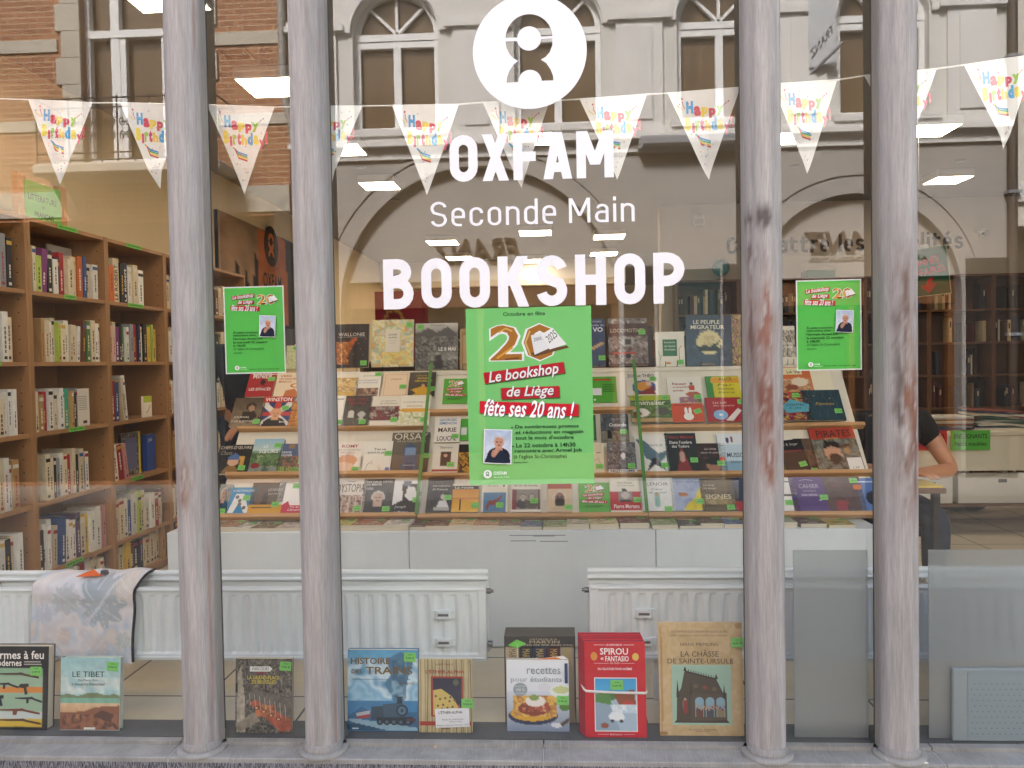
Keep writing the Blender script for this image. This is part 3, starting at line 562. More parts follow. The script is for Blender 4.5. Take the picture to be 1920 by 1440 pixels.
# ---- birthday bunting hung inside the glass
M_FILM = mat('bunting_film', vcol=True, rough=0.35, spec=0.4)
M_FILM.node_tree.nodes['Principled BSDF'].inputs['Subsurface Weight'].default_value = 0.0
def bunting():
    BY = .07; root = empty('bunting', tuple(P(960, 190, y=BY)), 'string of white birthday pennants sagging behind the glass', 'bunting')
    line = [(-60, 184), (53, 187), (173, 193), (226, 193), (388, 197), (515, 201), (560, 200), (680, 199), (735, 198), (860, 196), (905, 192), (1030, 189), (1087, 186), (1213, 177), (1252, 175), (1388, 164), (1447, 158), (1570, 150), (1620, 142), (1757, 129), (1808, 122), (1940, 102), (1990, 95)]
    MB().tube([P(x, y, y=BY) for x, y in line], .0028, 6, 'f2efe4').build('cord', M_FILM, root)
    fl = [((53, 187), (173, 193), (111, 344), .72), ((226, 193), (346, 197), (292, 355), .78), ((388, 197), (515, 201), (459, 362), .70), ((560, 200), (680, 199), (617, 343), .86), ((735, 198), (860, 196), (801, 366), .95), ((905, 192), (1030, 189), (977, 353), .95), ((1087, 186), (1213, 177), (1158, 337), .93), ((1252, 175), (1388, 164), (1327, 338), .9), ((1447, 158), (1570, 150), (1515, 325), .9), ((1620, 142), (1757, 129), (1700, 282), .9), ((1808, 122), (1940, 102), (1887, 279), .84)]
    for n, (a, b, t, fold) in enumerate(fl):
        a, b, t = (P(*q, y=BY - .004) for q in (a, b, t)); rs = np.random.RandomState(n); N_ = 14; mb = MB()
        def S(u, v, d=0):                           # u across, v down: the sheet ripples a little and its tip curls
            q = a * (1 - u) * (1 - v) + b * u * (1 - v) + t * v
            y = .006 * math.sin(3 * v + n * 1.7) * (u - .4) + (.02 * max(0, v - fold) / .3 if fold < .9 else 0) + .004 * math.sin(9 * u + n) * v * (1 - v) - d
            sk = max(0, v - fold) * (.05 if n % 2 else -.03); return (q[0] + sk, q[1] + y, q[2])
        vs = [S(u / N_, v / N_) for v in range(N_ + 1) for u in range(N_ + 1)]
        vc = [tuple(np.array(hexc('f1eee6')) * (1 - .05 * rs.rand())) for _ in vs]
        mb.add(vs, [(v * (N_ + 1) + u, v * (N_ + 1) + u + 1, (v + 1) * (N_ + 1) + u + 1, (v + 1) * (N_ + 1) + u) for v in range(N_) for u in range(N_)], vcol=vc, smooth=True)
        def put(pts2, fs, c, d): mb.add([S(((x - .5) / max(.05, 1 - y)) + .5, y, d) for x, y in pts2], fs, c)
        def word(letters, x, y, wd, h, cols):
            for i, ch in enumerate(letters):
                co, fs, dim = text_geo(ch, True, False, .05); low = ch in 'py'; hh = h * (1.0 if ch in 'HBtd!' else .8); ww = wd * {'i': .5, 't': .7, '!': .5, 'r': .75}.get(ch, 1); dy = .06 * h * (1 if i % 2 else -1) + (.25 * h if low else 0) + (0 if ch not in 'HBtd!' else -.1 * h)
                put([(x + p[0] * ww, y + dy - p[1] * hh) for p in co], fs, cols[i % len(cols)], .0009); x += ww + .006
        word('Happy', .245, .27, .097, .14, ['2f9fd6', 'cf2f56', 'f2cf3c', 'cf2f56', '9cc93a']); word('Birthday!', .225, .455, .082, .145, ['f3d94a', 'd23c6a', '9cc93a', 'd2476e', 'f3c94a', '2f9fd6', 'f3d94a', 'cf3864', 'cf2f56'])
        for k, c in enumerate(('2f8fd0', '3fae7c', 'f3d04a', 'c92f46')):
            pts = [(.36 + .028 * k * .3, .48 + .004 * k), (.44, .535 + .022 * k), (.565, .565 + .022 * k)]; vs2, f2 = ribbon(pts, .009); put(vs2, f2, c, .0007)
        for sx, sy, r, c in ((.19, .075, .02, 'd2566a'), (.83, .14, .016, 'b86a9a')):
            put([(sx + r * (1 if k % 2 else .45) * math.cos(k * .6283 + .3) , sy + r * (1 if k % 2 else .45) * math.sin(k * .6283 + .3)) for k in range(10)], [tuple(range(10))], c, .0008)
        for p in ([(.195, .1), (.2, .14), (.225, .19)], [(.81, .15), (.78, .165), (.755, .19)], [(.12, .14), (.16, .17), (.2, .2)]):
            vs2, f2 = ribbon(p, .0045); put(vs2, f2, 'd2566a' if p[0][0] != .12 else 'e2cf4a', .0008)
        for k in range(26):
            v = rs.uniform(.04, .86); u = .5 + (rs.rand() - .5) * (.9 - v); r = rs.uniform(.004, .009); put([(u + r * math.cos(i * 1.05), v + r * math.sin(i * 1.05)) for i in range(6)], [tuple(range(6))], ['c92f46', '2f8fd0', 'e9b93a', '8a4aa0'][k % 4], .0008)
        mb.build('pennant', M_FILM, root)
bunting()

# ================================================================== THE HOUSES OPPOSITE (seen as the mirror image in the glass)
FY = -8.0
def Q(px, py):
    q = P(px, py, y=-FY); return float(q[0]), float(q[2])
M_FAC = mat('pale_facade_paint', 'dad8d2', rough=0.9, noise=((1.2, 1.2, .7), .86, 1.05, 7))
M_FAC2 = mat('pale_trim_paint', 'e0deda', rough=0.9, noise=((2, 2, 2), .9, 1.04, 6))
M_WFRAME = mat('white_window_paint', 'e6e6e4', rough=0.5)
M_DPANE = mat('dark_pane_with_blind', '6b5944', rough=0.15, noise=((6, 6, .6), .75, 1.15, 5))
M_SHOPDARK = mat('dark_shop_glass', '2b2622', rough=0.12)
M_IRON = mat('wrought_iron', '2a2725', rough=0.6)
M_STRIPSTONE = mat('pale_dressed_stone', 'bfb7a8', rough=0.9, noise=((3, 3, 3), .85, 1.05, 6))
M_BROWNL = mat('brown_sign_letters', '3a2413', rough=0.6)
M_GF = mat('ground_floor_shade_grey', 'a6a19b', rough=0.9, noise=((1.2, 1.2, .7), .86, 1.05, 7))  # darker than the upper wall: shade on the ground floor put into the colour
M_CLAD = mat('added_dark_cladding', '2e2b28', rough=.5)  # dark facing added over the piers to cut the veil they mirror
M_PIPE = mat('zinc_pipe', '8e8a84', rough=0.5)
def brick_mat():
    m = bpy.data.materials.new('orange_brick'); m.use_nodes = True; nt = m.node_tree; N = nt.nodes; L = nt.links; b = N['Principled BSDF']; b.inputs['Roughness'].default_value = .9
    tc = N.new('ShaderNodeTexCoord'); mp = N.new('ShaderNodeMapping'); mp.inputs['Rotation'].default_value = (rad(90), 0, 0); br = N.new('ShaderNodeTexBrick'); br.inputs['Scale'].default_value = 1
    for k, v in (('Brick Width', .21), ('Row Height', .075), ('Mortar Size', .006), ('Bias', -.1)): br.inputs[k].default_value = v
    br.inputs['Color1'].default_value = (*hexc('a3714f'), 1); br.inputs['Color2'].default_value = (*hexc('8c5c42'), 1); br.inputs['Mortar'].default_value = (*hexc('bda184'), 1)
    L.new(tc.outputs['Object'], mp.inputs[0]); L.new(mp.outputs[0], br.inputs['Vector']); L.new(br.outputs['Color'], b.inputs['Base Color']); return m
M_BRICK = brick_mat()
def half_arch(cx, cz, r, n=20, a0=0, a1=180): return [(cx + r * math.cos(rad(a0 + (a1 - a0) * i / n)), cz + r * math.sin(rad(a0 + (a1 - a0) * i / n))) for i in range(n + 1)]
def ring(mb, cx, cz, r0, r1, y0, y1, leg=None, mi=0):
    o = half_arch(cx, cz, r1, 28); i = list(reversed(half_arch(cx, cz, r0, 28)))
    if leg is not None: o = [(cx + r1, leg)] + o + [(cx - r1, leg)]; i = [(cx - r0, leg)] + i + [(cx + r0, leg)]
    mb.prism(o + i, y0, y1, 'y', mi=mi)

xl, xr = Q(545, 200)[0], Q(1888, 200)[0]
root = empty('white_house', ((xl + xr) / 2, FY, STREET), 'pale painted house opposite with arched windows, mirrored across the middle panes', 'house')
WXC = [Q(742, 150)[0], Q(1046, 150)[0], Q(1353, 150)[0], Q(1657, 150)[0]]; WB, WS, WR = 4.36, 5.66, .57
A1, A2 = (Q(893, 320)[0], 2.02, 1.85), (Q(1605, 360)[0], 2.06, 1.31)
holes = [[(x - WR, WB), (x + WR, WB)] + half_arch(x, WS, WR) for x in WXC]
for cx, cz, r in (A1, A2): holes.append([(cx - r, STREET + .01), (cx + r, STREET + .01)] + half_arch(cx, cz, r, 28))
MB().prism([(xl, 3.98), (xr, 3.98), (xr, 8.2), (xl, 8.2)], FY - .4, FY, 'y', holes=holes[:4]).build('wall', M_FAC, root)
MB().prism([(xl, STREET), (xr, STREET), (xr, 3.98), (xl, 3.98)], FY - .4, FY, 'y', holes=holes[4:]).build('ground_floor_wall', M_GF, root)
MB().box(xl, xr, FY - .45, FY - .41, STREET, 8.2).build('wall_backing', M_DPANE, root)
tr = MB(); tr.box(xl, xr, FY, FY + .16, 4.13, 4.2).box(xl, xr, FY, FY + .10, 4.2, 4.27).box(xl, xr, FY, FY + .05, 3.98, 4.13).box(xl, xr, FY, FY + .03, 7.1, 7.4).box(xl, xr, FY, FY + .3, 7.9, 8.2)
for x in WXC: tr.box(x - WR - .1, x + WR + .1, FY, FY + .14, WB - .09, WB - .005)
tr.build('string_course', M_FAC2, root)
for k in range(5):
    pil = MB()
    c = (WXC[0] - 1.08 if k == 0 else WXC[3] + 1.08 if k == 4 else (WXC[k - 1] + WXC[k]) / 2)
    pil.box(c - .3, c + .3, FY, FY + .05, 4.27, 5.68).box(c - .41, c + .41, FY, FY + .1, 5.68, 5.76).box(c - .36, c + .36, FY, FY + .07, 5.76, 5.82).box(c - .16, c + .16, FY + .05, FY + .075, 4.4, 5.6)
    pil.build('pilaster', M_FAC2, root)
for x in WXC: ar = MB(); ring(ar, x, WS, WR + .02, WR + .17, FY, FY + .05); ar.build('archivolt', M_FAC2, root)
ar = MB()
for cx, cz, r in (A1, A2): ring(ar, cx, cz, r + .24, r + .29, FY, FY + .02, 1.2)
ring(ar, A1[0], A1[1], A1[2] + .001, A1[2] + .06, FY, FY + .03, .3); ring(ar, A2[0], A2[1], A2[2] + .001, A2[2] + .05, FY, FY + .03, .3)
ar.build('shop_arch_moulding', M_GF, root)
def house_window(x):
    mb = MB(); y0, y1 = FY - .22, FY - .14; f = .07
    ring(mb, x, WS + .02, WR - f, WR - .002, y0, y1)
    mb.box(x - WR, x + WR, y0, y1 + .01, WS - .06, WS + .03)
    for a in (-WR + .002, -.05, WR - f): mb.box(x + a, x + a + (.1 if a == -.05 else f), y0, y1, WB + .001, WS - .06)
    mb.box(x - WR, x + WR, y0 + .003, y1 - .003, WB, WB + .09).box(x - WR, x + WR, y0 + .003, y1 - .003, WS - .15, WS - .07)
    for a in (45, 90, 135):
        c, s = math.cos(rad(a)), math.sin(rad(a)); mb.prism([(x + .02 * s, WS + .03 - .02 * c), (x + (WR - .04) * c + .018 * s, WS + .02 + (WR - .04) * s - .018 * c), (x + (WR - .04) * c - .018 * s, WS + .02 + (WR - .04) * s + .018 * c), (x - .02 * s, WS + .03 + .02 * c)], y0 + .01, y1 - .01)
    w = mb.build('window', M_WFRAME, root)
    MB().prism([(x - WR, WB), (x + WR, WB)] + half_arch(x, WS, WR, 16), y0 - .03, y0 - .01).build('pane', M_DPANE, w)
for x in WXC: house_window(x)
for (cx, cz, r), zt in ((A1, 2.38), (A2, 2.3)):
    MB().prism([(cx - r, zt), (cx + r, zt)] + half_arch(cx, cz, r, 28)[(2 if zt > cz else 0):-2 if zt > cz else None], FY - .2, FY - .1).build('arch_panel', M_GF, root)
    sf = MB(); sf.box(cx - r, cx + r, FY - .3, FY - .16, zt - .35, zt - .002)
    for a in (-r, -.04, r - .08): sf.box(cx + a, cx + a + .08, FY - .28, FY - .18, STREET + .35, zt - .35)
    sf.box(cx - r, cx + r, FY - .3, FY - .12, STREET, STREET + .35); s_ = sf.build('shop_front', mat('stained_oak_front', '6a4526', rough=.5), root)
    MB().box(cx - r, cx + r, FY - .36, FY - .31, STREET + .3, zt - .3).build('pane', M_SHOPDARK, s_)
for xa, xb in ((xl + .02, A1[0] - A1[2] - .07), (A1[0] + A1[2] + .07, A1[0] + 2.3), (A2[0] - A2[2] - .4, A2[0] - A2[2] - .06), (A2[0] + A2[2] + .06, xr)): MB().box(xa, xb, FY, FY + .036, STREET, 2.5).build('added_dark_base', M_CLAD, root)
dw = MB(); d0, d1 = A1[0] + 2.35, A2[0] - 1.75
dw.box(d0, d1, FY, FY + .02, STREET, 2.45); dw.build('door', mat('dark_green_door', '3c4a48', rough=.4), root)
aw = empty('awning_box', tuple((Q(1232, 275)[0], FY + .1, Q(1232, 275)[1])), 'long pale folded awning casing under the cornice of the house opposite', 'awning')
x0, z1 = Q(1195, 262); x1, z0 = Q(1450, 290)
MB().bevbox(x0, x1, FY + .002, FY + .22, z1 - .19, z1, .03).build('casing', M_GREY_PL, aw); MB().box(x0 + .05, x1 - .05, FY + .2, FY + .235, z1 - .16, z1 - .11).build('front_rail', M_IRON, aw)

def sign(words, px0, px1, pyb, pyt, label, m, dep=.05, fl=(True, True), yo=-.1, name='sign_lettering'):
    """raised letters facing the street (mirror-reversed in the glass)"""
    (xa, zb), (xb, zt) = Q(px0, pyb), Q(px1, pyt); co, fs, _ = text_geo(words, *fl); mb = MB()
    pts = [(xb - p[0] * (xb - xa), zb + p[1] * (zt - zb)) for p in co]
    mb.add([(a, FY + yo + dep, b) for a, b in pts], fs); mb.add([(a, FY + yo + .003, b) for a, b in pts], fs)
    e = {}
    for f in fs:
        for i in range(len(f)): k = (f[i], f[(i + 1) % len(f)]); e[k] = 1
    n = len(pts)
    side = [(a, b) for a, b in e if (b, a) not in e]
    mb.add([(a, FY + yo + dep, b) for a, b in pts] + [(a, FY + yo + .003, b) for a, b in pts], [(a, b, n + b, n + a) for a, b in side])
    return mb.build(name, m, label=label, cat='sign lettering')
sign('FRANZ', 805, 975, 492, 444, 'dark brown brush letters on the wall under the big arch opposite', M_BROWNL)
sign('FRANZ', 1512, 1690, 472, 430, 'brown brush letters under the smaller arch opposite, above the chocolatier line', M_BROWNL)
sign('ARTISAN - CHOCOLATIER', 1522, 1745, 489, 476, 'thin brown line of lettering for a chocolate maker under the smaller arch', mat('grey_letters', '8a7f70', rough=.7), .02, (False, False))
bn = empty('hanging_banner', (Q(1536, 60)[0], FY + .1, Q(1536, 130)[1]), 'tall pale banner with slanted dark lettering and a pole, on the house opposite', 'banner')
(bx0, bz0), (bx1, bz1) = Q(1512, 132), Q(1562, -60)
MB().box(bx0, bx1, FY + .10, FY + .108, bz0, bz1).build('cloth', mat('banner_cloth', 'bfc3c6', rough=.9), bn)
tb = MB(); (ta, tz0), (tb1, tz1) = Q(1514, 112), Q(1556, 50)
co, fs, _ = text_geo('FRANZ', True, True); tw = tb1 - ta
tb.add([(tb1 - p[0] * tw, FY + .1095, tz1 - .13 - p[0] * .34 + p[1] * .13) for p in co], fs); tb.build('lettering', M_IRON, bn)
q0, q1 = Q(1508, 150), Q(1566, 96); MB().tube([(q0[0], FY + .02, q0[1]), (q1[0], FY + .3, q1[1])], .022, 8).build('pole', M_GREY_PL, bn)
dpx = Q(1893, 200)[0]
dp = empty('drainpipe', (dpx, FY + .06, STREET), 'brown drainpipe at the right end of the pale house opposite', 'drainpipe')
MB().tube([(dpx, FY + .07, STREET), (dpx, FY + .07, 8.1)], .06, 10).build('pipe', mat('brown_pipe', '4a4038', rough=.6), dp)
for z in (1.5, 3.3, 5.0, 7): MB().box(dpx - .08, dpx + .08, FY + .0, FY + .14, z, z + .04).build('clip', M_GREY_PL, dp)
nb = empty('cream_house', (8, FY, STREET), 'cream rendered house opposite, beyond the brown drainpipe', 'house')
MB().prism([(xr + .02, STREET), (15, STREET), (15, 8.2), (xr + .02, 8.2)], FY - .4, FY, 'y', holes=[[(7, 4.2), (8, 4.2), (8, 6.2), (7, 6.2)], [(xr + .12, STREET + .02), (13, STREET + .02), (13, 2.9), (xr + .12, 2.9)]]).build('wall', mat('cream_render', 'd8d4c8', rough=.9, noise=((2, 2, 2), .9, 1.04, 6)), nb)
MB().box(xr + .05, 13.1, FY - .3, FY - .25, STREET, 3).box(6.9, 9.6, FY - .3, FY - .25, 3.9, 6.5).build('pane', M_SHOPDARK, nb)
MB().box(xr + .05, 15, FY, FY + .06, 3.2, 3.45).build('string_course', M_FAC2, nb); MB().box(xr + .02, xr + .12, FY, FY + .03, STREET, 2.9).build('added_dark_base', M_CLAD, nb)

# brick house on the left
bh = empty('brick_house', (-8, FY, STREET), 'orange brick house opposite with pale stone bands, mirrored at top left', 'house')
bw0, bz = Q(160, 318); bw1 = Q(378, 100)[0]; zt = 7.2
MB().prism([(-15, STREET), (xl - .03, STREET), (xl - .03, 8.6), (-15, 8.6)], FY - .4, FY, 'y', holes=[[(bw0, 4.05), (bw1, 4.05), (bw1, zt), (bw0, zt)], [(-12, STREET + .02), (xl - .25, STREET + .02), (xl - .25, 3.3), (-12, 3.3)], [(-9.4, 4.05), (-8.2, 4.05), (-8.2, zt), (-9.4, zt)]]).build('wall', M_BRICK, bh)
MB().box(-12.1, xl - .2, FY - .36, FY - .3, STREET, 3.4).box(-9.5, -8.1, FY - .36, FY - .3, 4, zt).build('pane', M_SHOPDARK, bh)
ss = MB()
for za, zb_ in ((Q(60, 100)[1], Q(60, 77)[1]), (Q(60, 248)[1], Q(60, 228)[1]), (7.4, 7.7), (3.35, 3.7)):
    ss.box(-15, bw0 - .33, FY, FY + .025, za, zb_).box(bw1 + .02, xl - .04, FY, FY + .025, za, zb_)
for k in range(9):
    z = 4.05 + k * .36; w = .34 if k % 2 else .26
    ss.box(bw0 - w, bw0 - .002, FY, FY + .04, z, z + .352).box(bw1 + .002, bw1 + w - .12, FY, FY + .04, z, z + .352)
ss.box(-15, xl - .04, FY, FY + .2, 8.2, 8.6); MB().box(xl - .26, xl - .035, FY, FY + .02, STREET, 3.34).build('added_dark_base', M_CLAD, bh)
ss.build('stone_band', M_STRIPSTONE, bh)
fr = MB(); ww = bw1 - bw0; trz = Q(250, 64)[1]
for a in (0, .25, .72, 1): x = bw0 + a * ww; fr.box(x - .06 if a else x, x + .06 if a < 1 else x, FY - .2, FY - .1, 4.05, zt)
for z in (trz, zt - .1, 4.05): fr.box(bw0, bw1, FY - .205, FY - .09, z, z + .1)
fr.box(bw0 + .25 * ww + .06, bw0 + .25 * ww + .14, FY - .19, FY - .11, 4.15, trz).box(bw0 + .72 * ww - .14, bw0 + .72 * ww - .06, FY - .19, FY - .11, 4.15, trz)
w = fr.build('window', M_WFRAME, bh); MB().box(bw0, bw1, FY - .26, FY - .22, 4.05, zt).build('pane', M_DPANE, w)
bal = MB(); bal.bevbox(bw0 - .35, bw1 + .45, FY + .001, FY + .62, 3.78, 3.93, .03)
for x in (bw0 - .1, bw1 + .2): bal.prism([(FY + .001, 3.3), (FY + .12, 3.34), (FY + .5, 3.72), (FY + .5, 3.78), (FY + .001, 3.78)], x - .09, x + .09, 'x')
b_ = bal.build('balcony', M_STRIPSTONE, bh)
rl = MB(); yb = FY + .56; z0, z1 = 3.97, Q(250, 208)[1]; X0, X1 = bw0 - .3, bw1 + .4
for z in (z0, z0 + .09, z1 - .12, z1): rl.tube([(X0, yb, z), (X1, yb, z)], .012, 6)
n = 11
for k in range(n + 1):
    x = X0 + (X1 - X0) * k / n; rl.tube([(x, yb, 3.93), (x, yb, z1 + .03)], .011, 6)
    if k < n:
        c = x + (X1 - X0) / n / 2; hw = (X1 - X0) / n * .42
        for s in (-1, 1):
            for zc, up in ((z0 + .3, 1), (z1 - .3, -1)):
                sp = [(c + s * hw * .5 + s * hw * .45 * (1 - t / 14) * math.cos(t * .85) * -1, yb, zc + up * hw * .75 * (1 - t / 14) * math.sin(t * .85)) for t in range(12)]
                rl.tube(sp, .008, 5, cap=False)
for s in (X0, X1): rl.tube([(s, FY, z1), (s, yb, z1)], .012, 6)
rl.build('railing', M_IRON, b_)
px_ = Q(531, 50)[0]
dp = empty('drainpipe', (px_, FY + .06, STREET), 'grey zinc drainpipe between the brick house and the pale house opposite', 'drainpipe')
MB().tube([(px_, FY + .08, 8.1), (px_, FY + .08, 4.9), (px_ + .1, FY + .1, 4.5), (px_ + .14, FY + .1, 4.1), (px_ + .14, FY + .1, STREET)], .05, 10).build('pipe', M_PIPE, dp)

# ================================================================== INSIDE THE SHOP
# ---- ceiling lamps: square lit panels
LAMPS = [((300, -6), 'nearest the first column'), ((510, 166), 'between the two left columns'), ((640, 283), 'beside a pennant right of the second column'), ((712, 350), 'left of the word OXFAM'), ((1008, 262), 'behind the letter F of the top word'), ((1004, 438), 'just under the middle of the thin lettering'), ((1142, 445), 'under the right end of the thin lettering'), ((830, 456), 'under the left end of the thin lettering'),
         ((862, 485), 'above the first letter O of BOOKSHOP'), ((1132, 477), 'above the letter H of BOOKSHOP'), ((1002, 490), 'above the letter K of BOOKSHOP'), ((1462, 262), 'beside the pennant right of the third column'), ((1742, 247), 'under the pennant tip right of the fourth column'), ((1777, 339), 'alone on the ceiling at the upper right'), ((897, 521), 'inside the second letter O of BOOKSHOP'), ((1008, 521), 'behind the letter K of BOOKSHOP')]
for (px, py), where in LAMPS:
    q = P(px, py, z=CEIL - .07); r = empty('ceiling_light', (q[0], q[1], CEIL), f'lit square ceiling panel seen {where}', 'ceiling light', 'square lit panels on the shop ceiling')
    s = .16 if q[1] < 6 else .2
    MB().bevbox(q[0] - s, q[0] + s, q[1] - s, q[1] + s, CEIL - .065, CEIL - .001, .004).build('housing', M_WPLAST, r)
    MB().box(q[0] - s + .012, q[0] + s - .012, q[1] - s + .012, q[1] + s - .012, CEIL - .068, CEIL - .0655).build('diffuser', M_LAMP, r)
gv = P(443, 101, z=CEIL - .004); g_ = empty('ceiling_grille', (gv[0], gv[1], CEIL), 'small dark square grille on the ceiling between the left columns', 'grille')
MB().box(gv[0] - .07, gv[0] + .07, gv[1] - .07, gv[1] + .07, CEIL - .012, CEIL - .001).build('frame', M_METAL, g_)
mb = MB()
for k in range(6): mb.box(gv[0] - .06, gv[0] + .06, gv[1] - .06 + k * .02, gv[1] - .05 + k * .02, CEIL - .017, CEIL - .012)
mb.build('slat', M_BLACK, g_)
for (px, py), wh in (((675, 312), 'left of the word OXFAM'), ((742, 374), 'left of the thin lettering'), ((1490, 310), 'right of the third column'), ((1800, 300), 'at the upper right')):
    q = P(px, py, z=CEIL); MB().lathe([(.0, CEIL - .012), (.035, CEIL - .012), (.05, CEIL - .004), (.05, CEIL - .0005)], (q[0], q[1]), 20).build('ceiling_spot', M_METAL, label=f'small round unlit ceiling spot {wh}', cat='ceiling spot', group='small round spots on the ceiling')

# ---- beech bookcases along the left wall
SX = -2.52; SHZ = [.06, .285, .63, .975, 1.32, 1.665, 2.0]; EDGE = [.37 + .68 * k for k in range(6)]
BAYN = ['cut by the photo edge', 'under the green sign', 'right of the green sign', 'half hidden by first column', 'behind the first column']
BAYL = ['tall beech bookcase of mostly white paperbacks, cut by the left photo edge', 'tall beech bookcase with a green section sign standing on top', 'tall beech bookcase right of the green sign, with a big dictionary on its top shelf', 'tall beech bookcase mostly hidden by the leftmost column', 'tall beech bookcase between the leftmost column and the small green notice']
CASES = []
for k in range(5):
    y0, y1 = EDGE[k], EDGE[k + 1]; r = empty('bookcase', (WX0 + .15, (y0 + y1) / 2, 0), BAYL[k], 'bookcase', 'beech bookcases along the left wall'); CASES.append(r)
    for a in (y0 + .001, y1 - .021):
        sp = MB().box(WX0 + .008, SX, a, a + .02, 0, 2.02)
        if a > y0 + .1:
            for z in np.arange(.4, 1.95, .064): sp.box(SX - .043, SX - .037, a - .0008, a - .0002, z, z + .006, mi=1)
        sp.build('side_panel', [M_OAK, M_BLACK], r)
    MB().box(WX0 + .003, WX0 + .008, y0 + .002, y1 - .002, .0, 2.02).build('back_panel', M_OAK, r)
    MB().box(WX0 + .008, SX - .002, y0 + .021, y1 - .021, 2.0, 2.019).build('top_board', M_OAK, r)
    for z in SHZ[:-1]: MB().box(WX0 + .008, SX - .004, y0 + .0215, y1 - .0215, z - .02, z).build('shelf', M_OAK, r)
    MB().box(SX - .03, SX - .02, y0 + .022, y1 - .022, 0, .04).build('plinth_board', M_OAK, r)
def shelf_label(k, z, ya, wd=.12, txt=None):
    mb = MB(); y0 = EDGE[k] + ya; Mx = frame((SX + .0005, y0, z - .019), (0, 1, 0), (0, 0, 1), (1, 0, 0))
    mb.add([(0, 0, 0), (wd, 0, 0), (wd, .022, 0), (0, .022, 0)], [(0, 1, 2, 3)], '6ec24a'); 
    if txt: put_text(mb, txt, .012, .007, wd - .012, .016, .0004, '153018', None, True)
    o = mb.build('shelf_label', M_STICK, CASES[k], M=Matrix.Translation(-Vector(CASES[k].location)) @ Mx)
for a in ((1, 2.019, .24, .17, 'PRIX LITTERAIRES'), (1, 1.665, .28, .1, 'POESIE'), (1, .975, .28, .14, 'THEATRE'), (1, .285, .22, .15, 'ESSAIS'), (2, 2.019, .22, .17, 'DICTIONNAIRES'), (2, 1.665, .22, .17, 'LANGUES'), (2, .63, .2, .14, 'HISTOIRE'), (0, 1.32, .35, .12, 'ROMANS')): shelf_label(*a)
# sign on two posts
a, b = P(38, 420, x=SX - .1), P(112, 440, x=SX - .1); sr = empty('section_sign', (SX - .1, (a[1] + b[1]) / 2, 2.02), 'green card sign for French literature between two wooden posts on a bookcase', 'sign')
for q, px in ((a, 44), (b, 120)):
    y = P(px, 420, x=SX - .1)[1]; MB().box(SX - .13, SX - .1, y - .035, y + .03, 2.0195, 2.0195 + .235).build('post', M_PINE, sr)
ya, yb = P(50, 400, x=SX - .09)[1], P(116, 400, x=SX - .09)[1]; mb = MB(); w = yb - ya
Ms = Matrix.Translation(-Vector(sr.location)) @ frame((SX - .095, ya, 2.02), (0, 1, 0), (0, 0, 1), (1, 0, 0)); draw(mb, None, w, .21, '6cb457', [('T', 'LITTERATURE', .08, .30, .88, .45, '20301c', 'b'), ('T', 'en', .45, .53, .53, .6, '20301c'), ('T', 'FRANÇAIS', .24, .70, .78, .86, '20301c', 'b')]); mb.box(0, w, 0, .21, -.004, -.0005, '6cb457'); mb.build('card', M_PAPER, sr, M=Ms)

ORD = ['first', 'second', 'third', 'fourth', 'fifth', 'sixth', 'seventh', 'eighth', 'ninth', 'tenth', 'eleventh', 'twelfth', 'thirteenth', 'fourteenth', 'fifteenth', 'sixteenth', 'seventeenth', 'eighteenth']
CN = {'w': ('white', 'e9e6de'), 'c': ('cream', 'dccdae'), 'b': ('blue', '2f5288'), 'k': ('black', '1e1f22'), 'r': ('red', 'a32530'), 'y': ('yellow', 'd8b53c'), 'g': ('green', '4f7a48'), 'p': ('purple', '7b3274'), 'o': ('orange', 'cf6a2a'), 'n': ('brown', '6e4128'), 't': ('tan', 'b8925e'), 's': ('grey', '8f9096'), 'd': ('dark blue', '23304f'), 'm': ('mauve', '64506e'), 'l': ('lime', 'b2c455'), 'q': ('turquoise', '3fb596'), 'i': ('pink', 'd79a9a')}
SHN = {5: 'top shelf', 4: 'second shelf', 3: 'third shelf', 2: 'fourth shelf', 1: 'fifth shelf', 0: 'lowest shelf'}
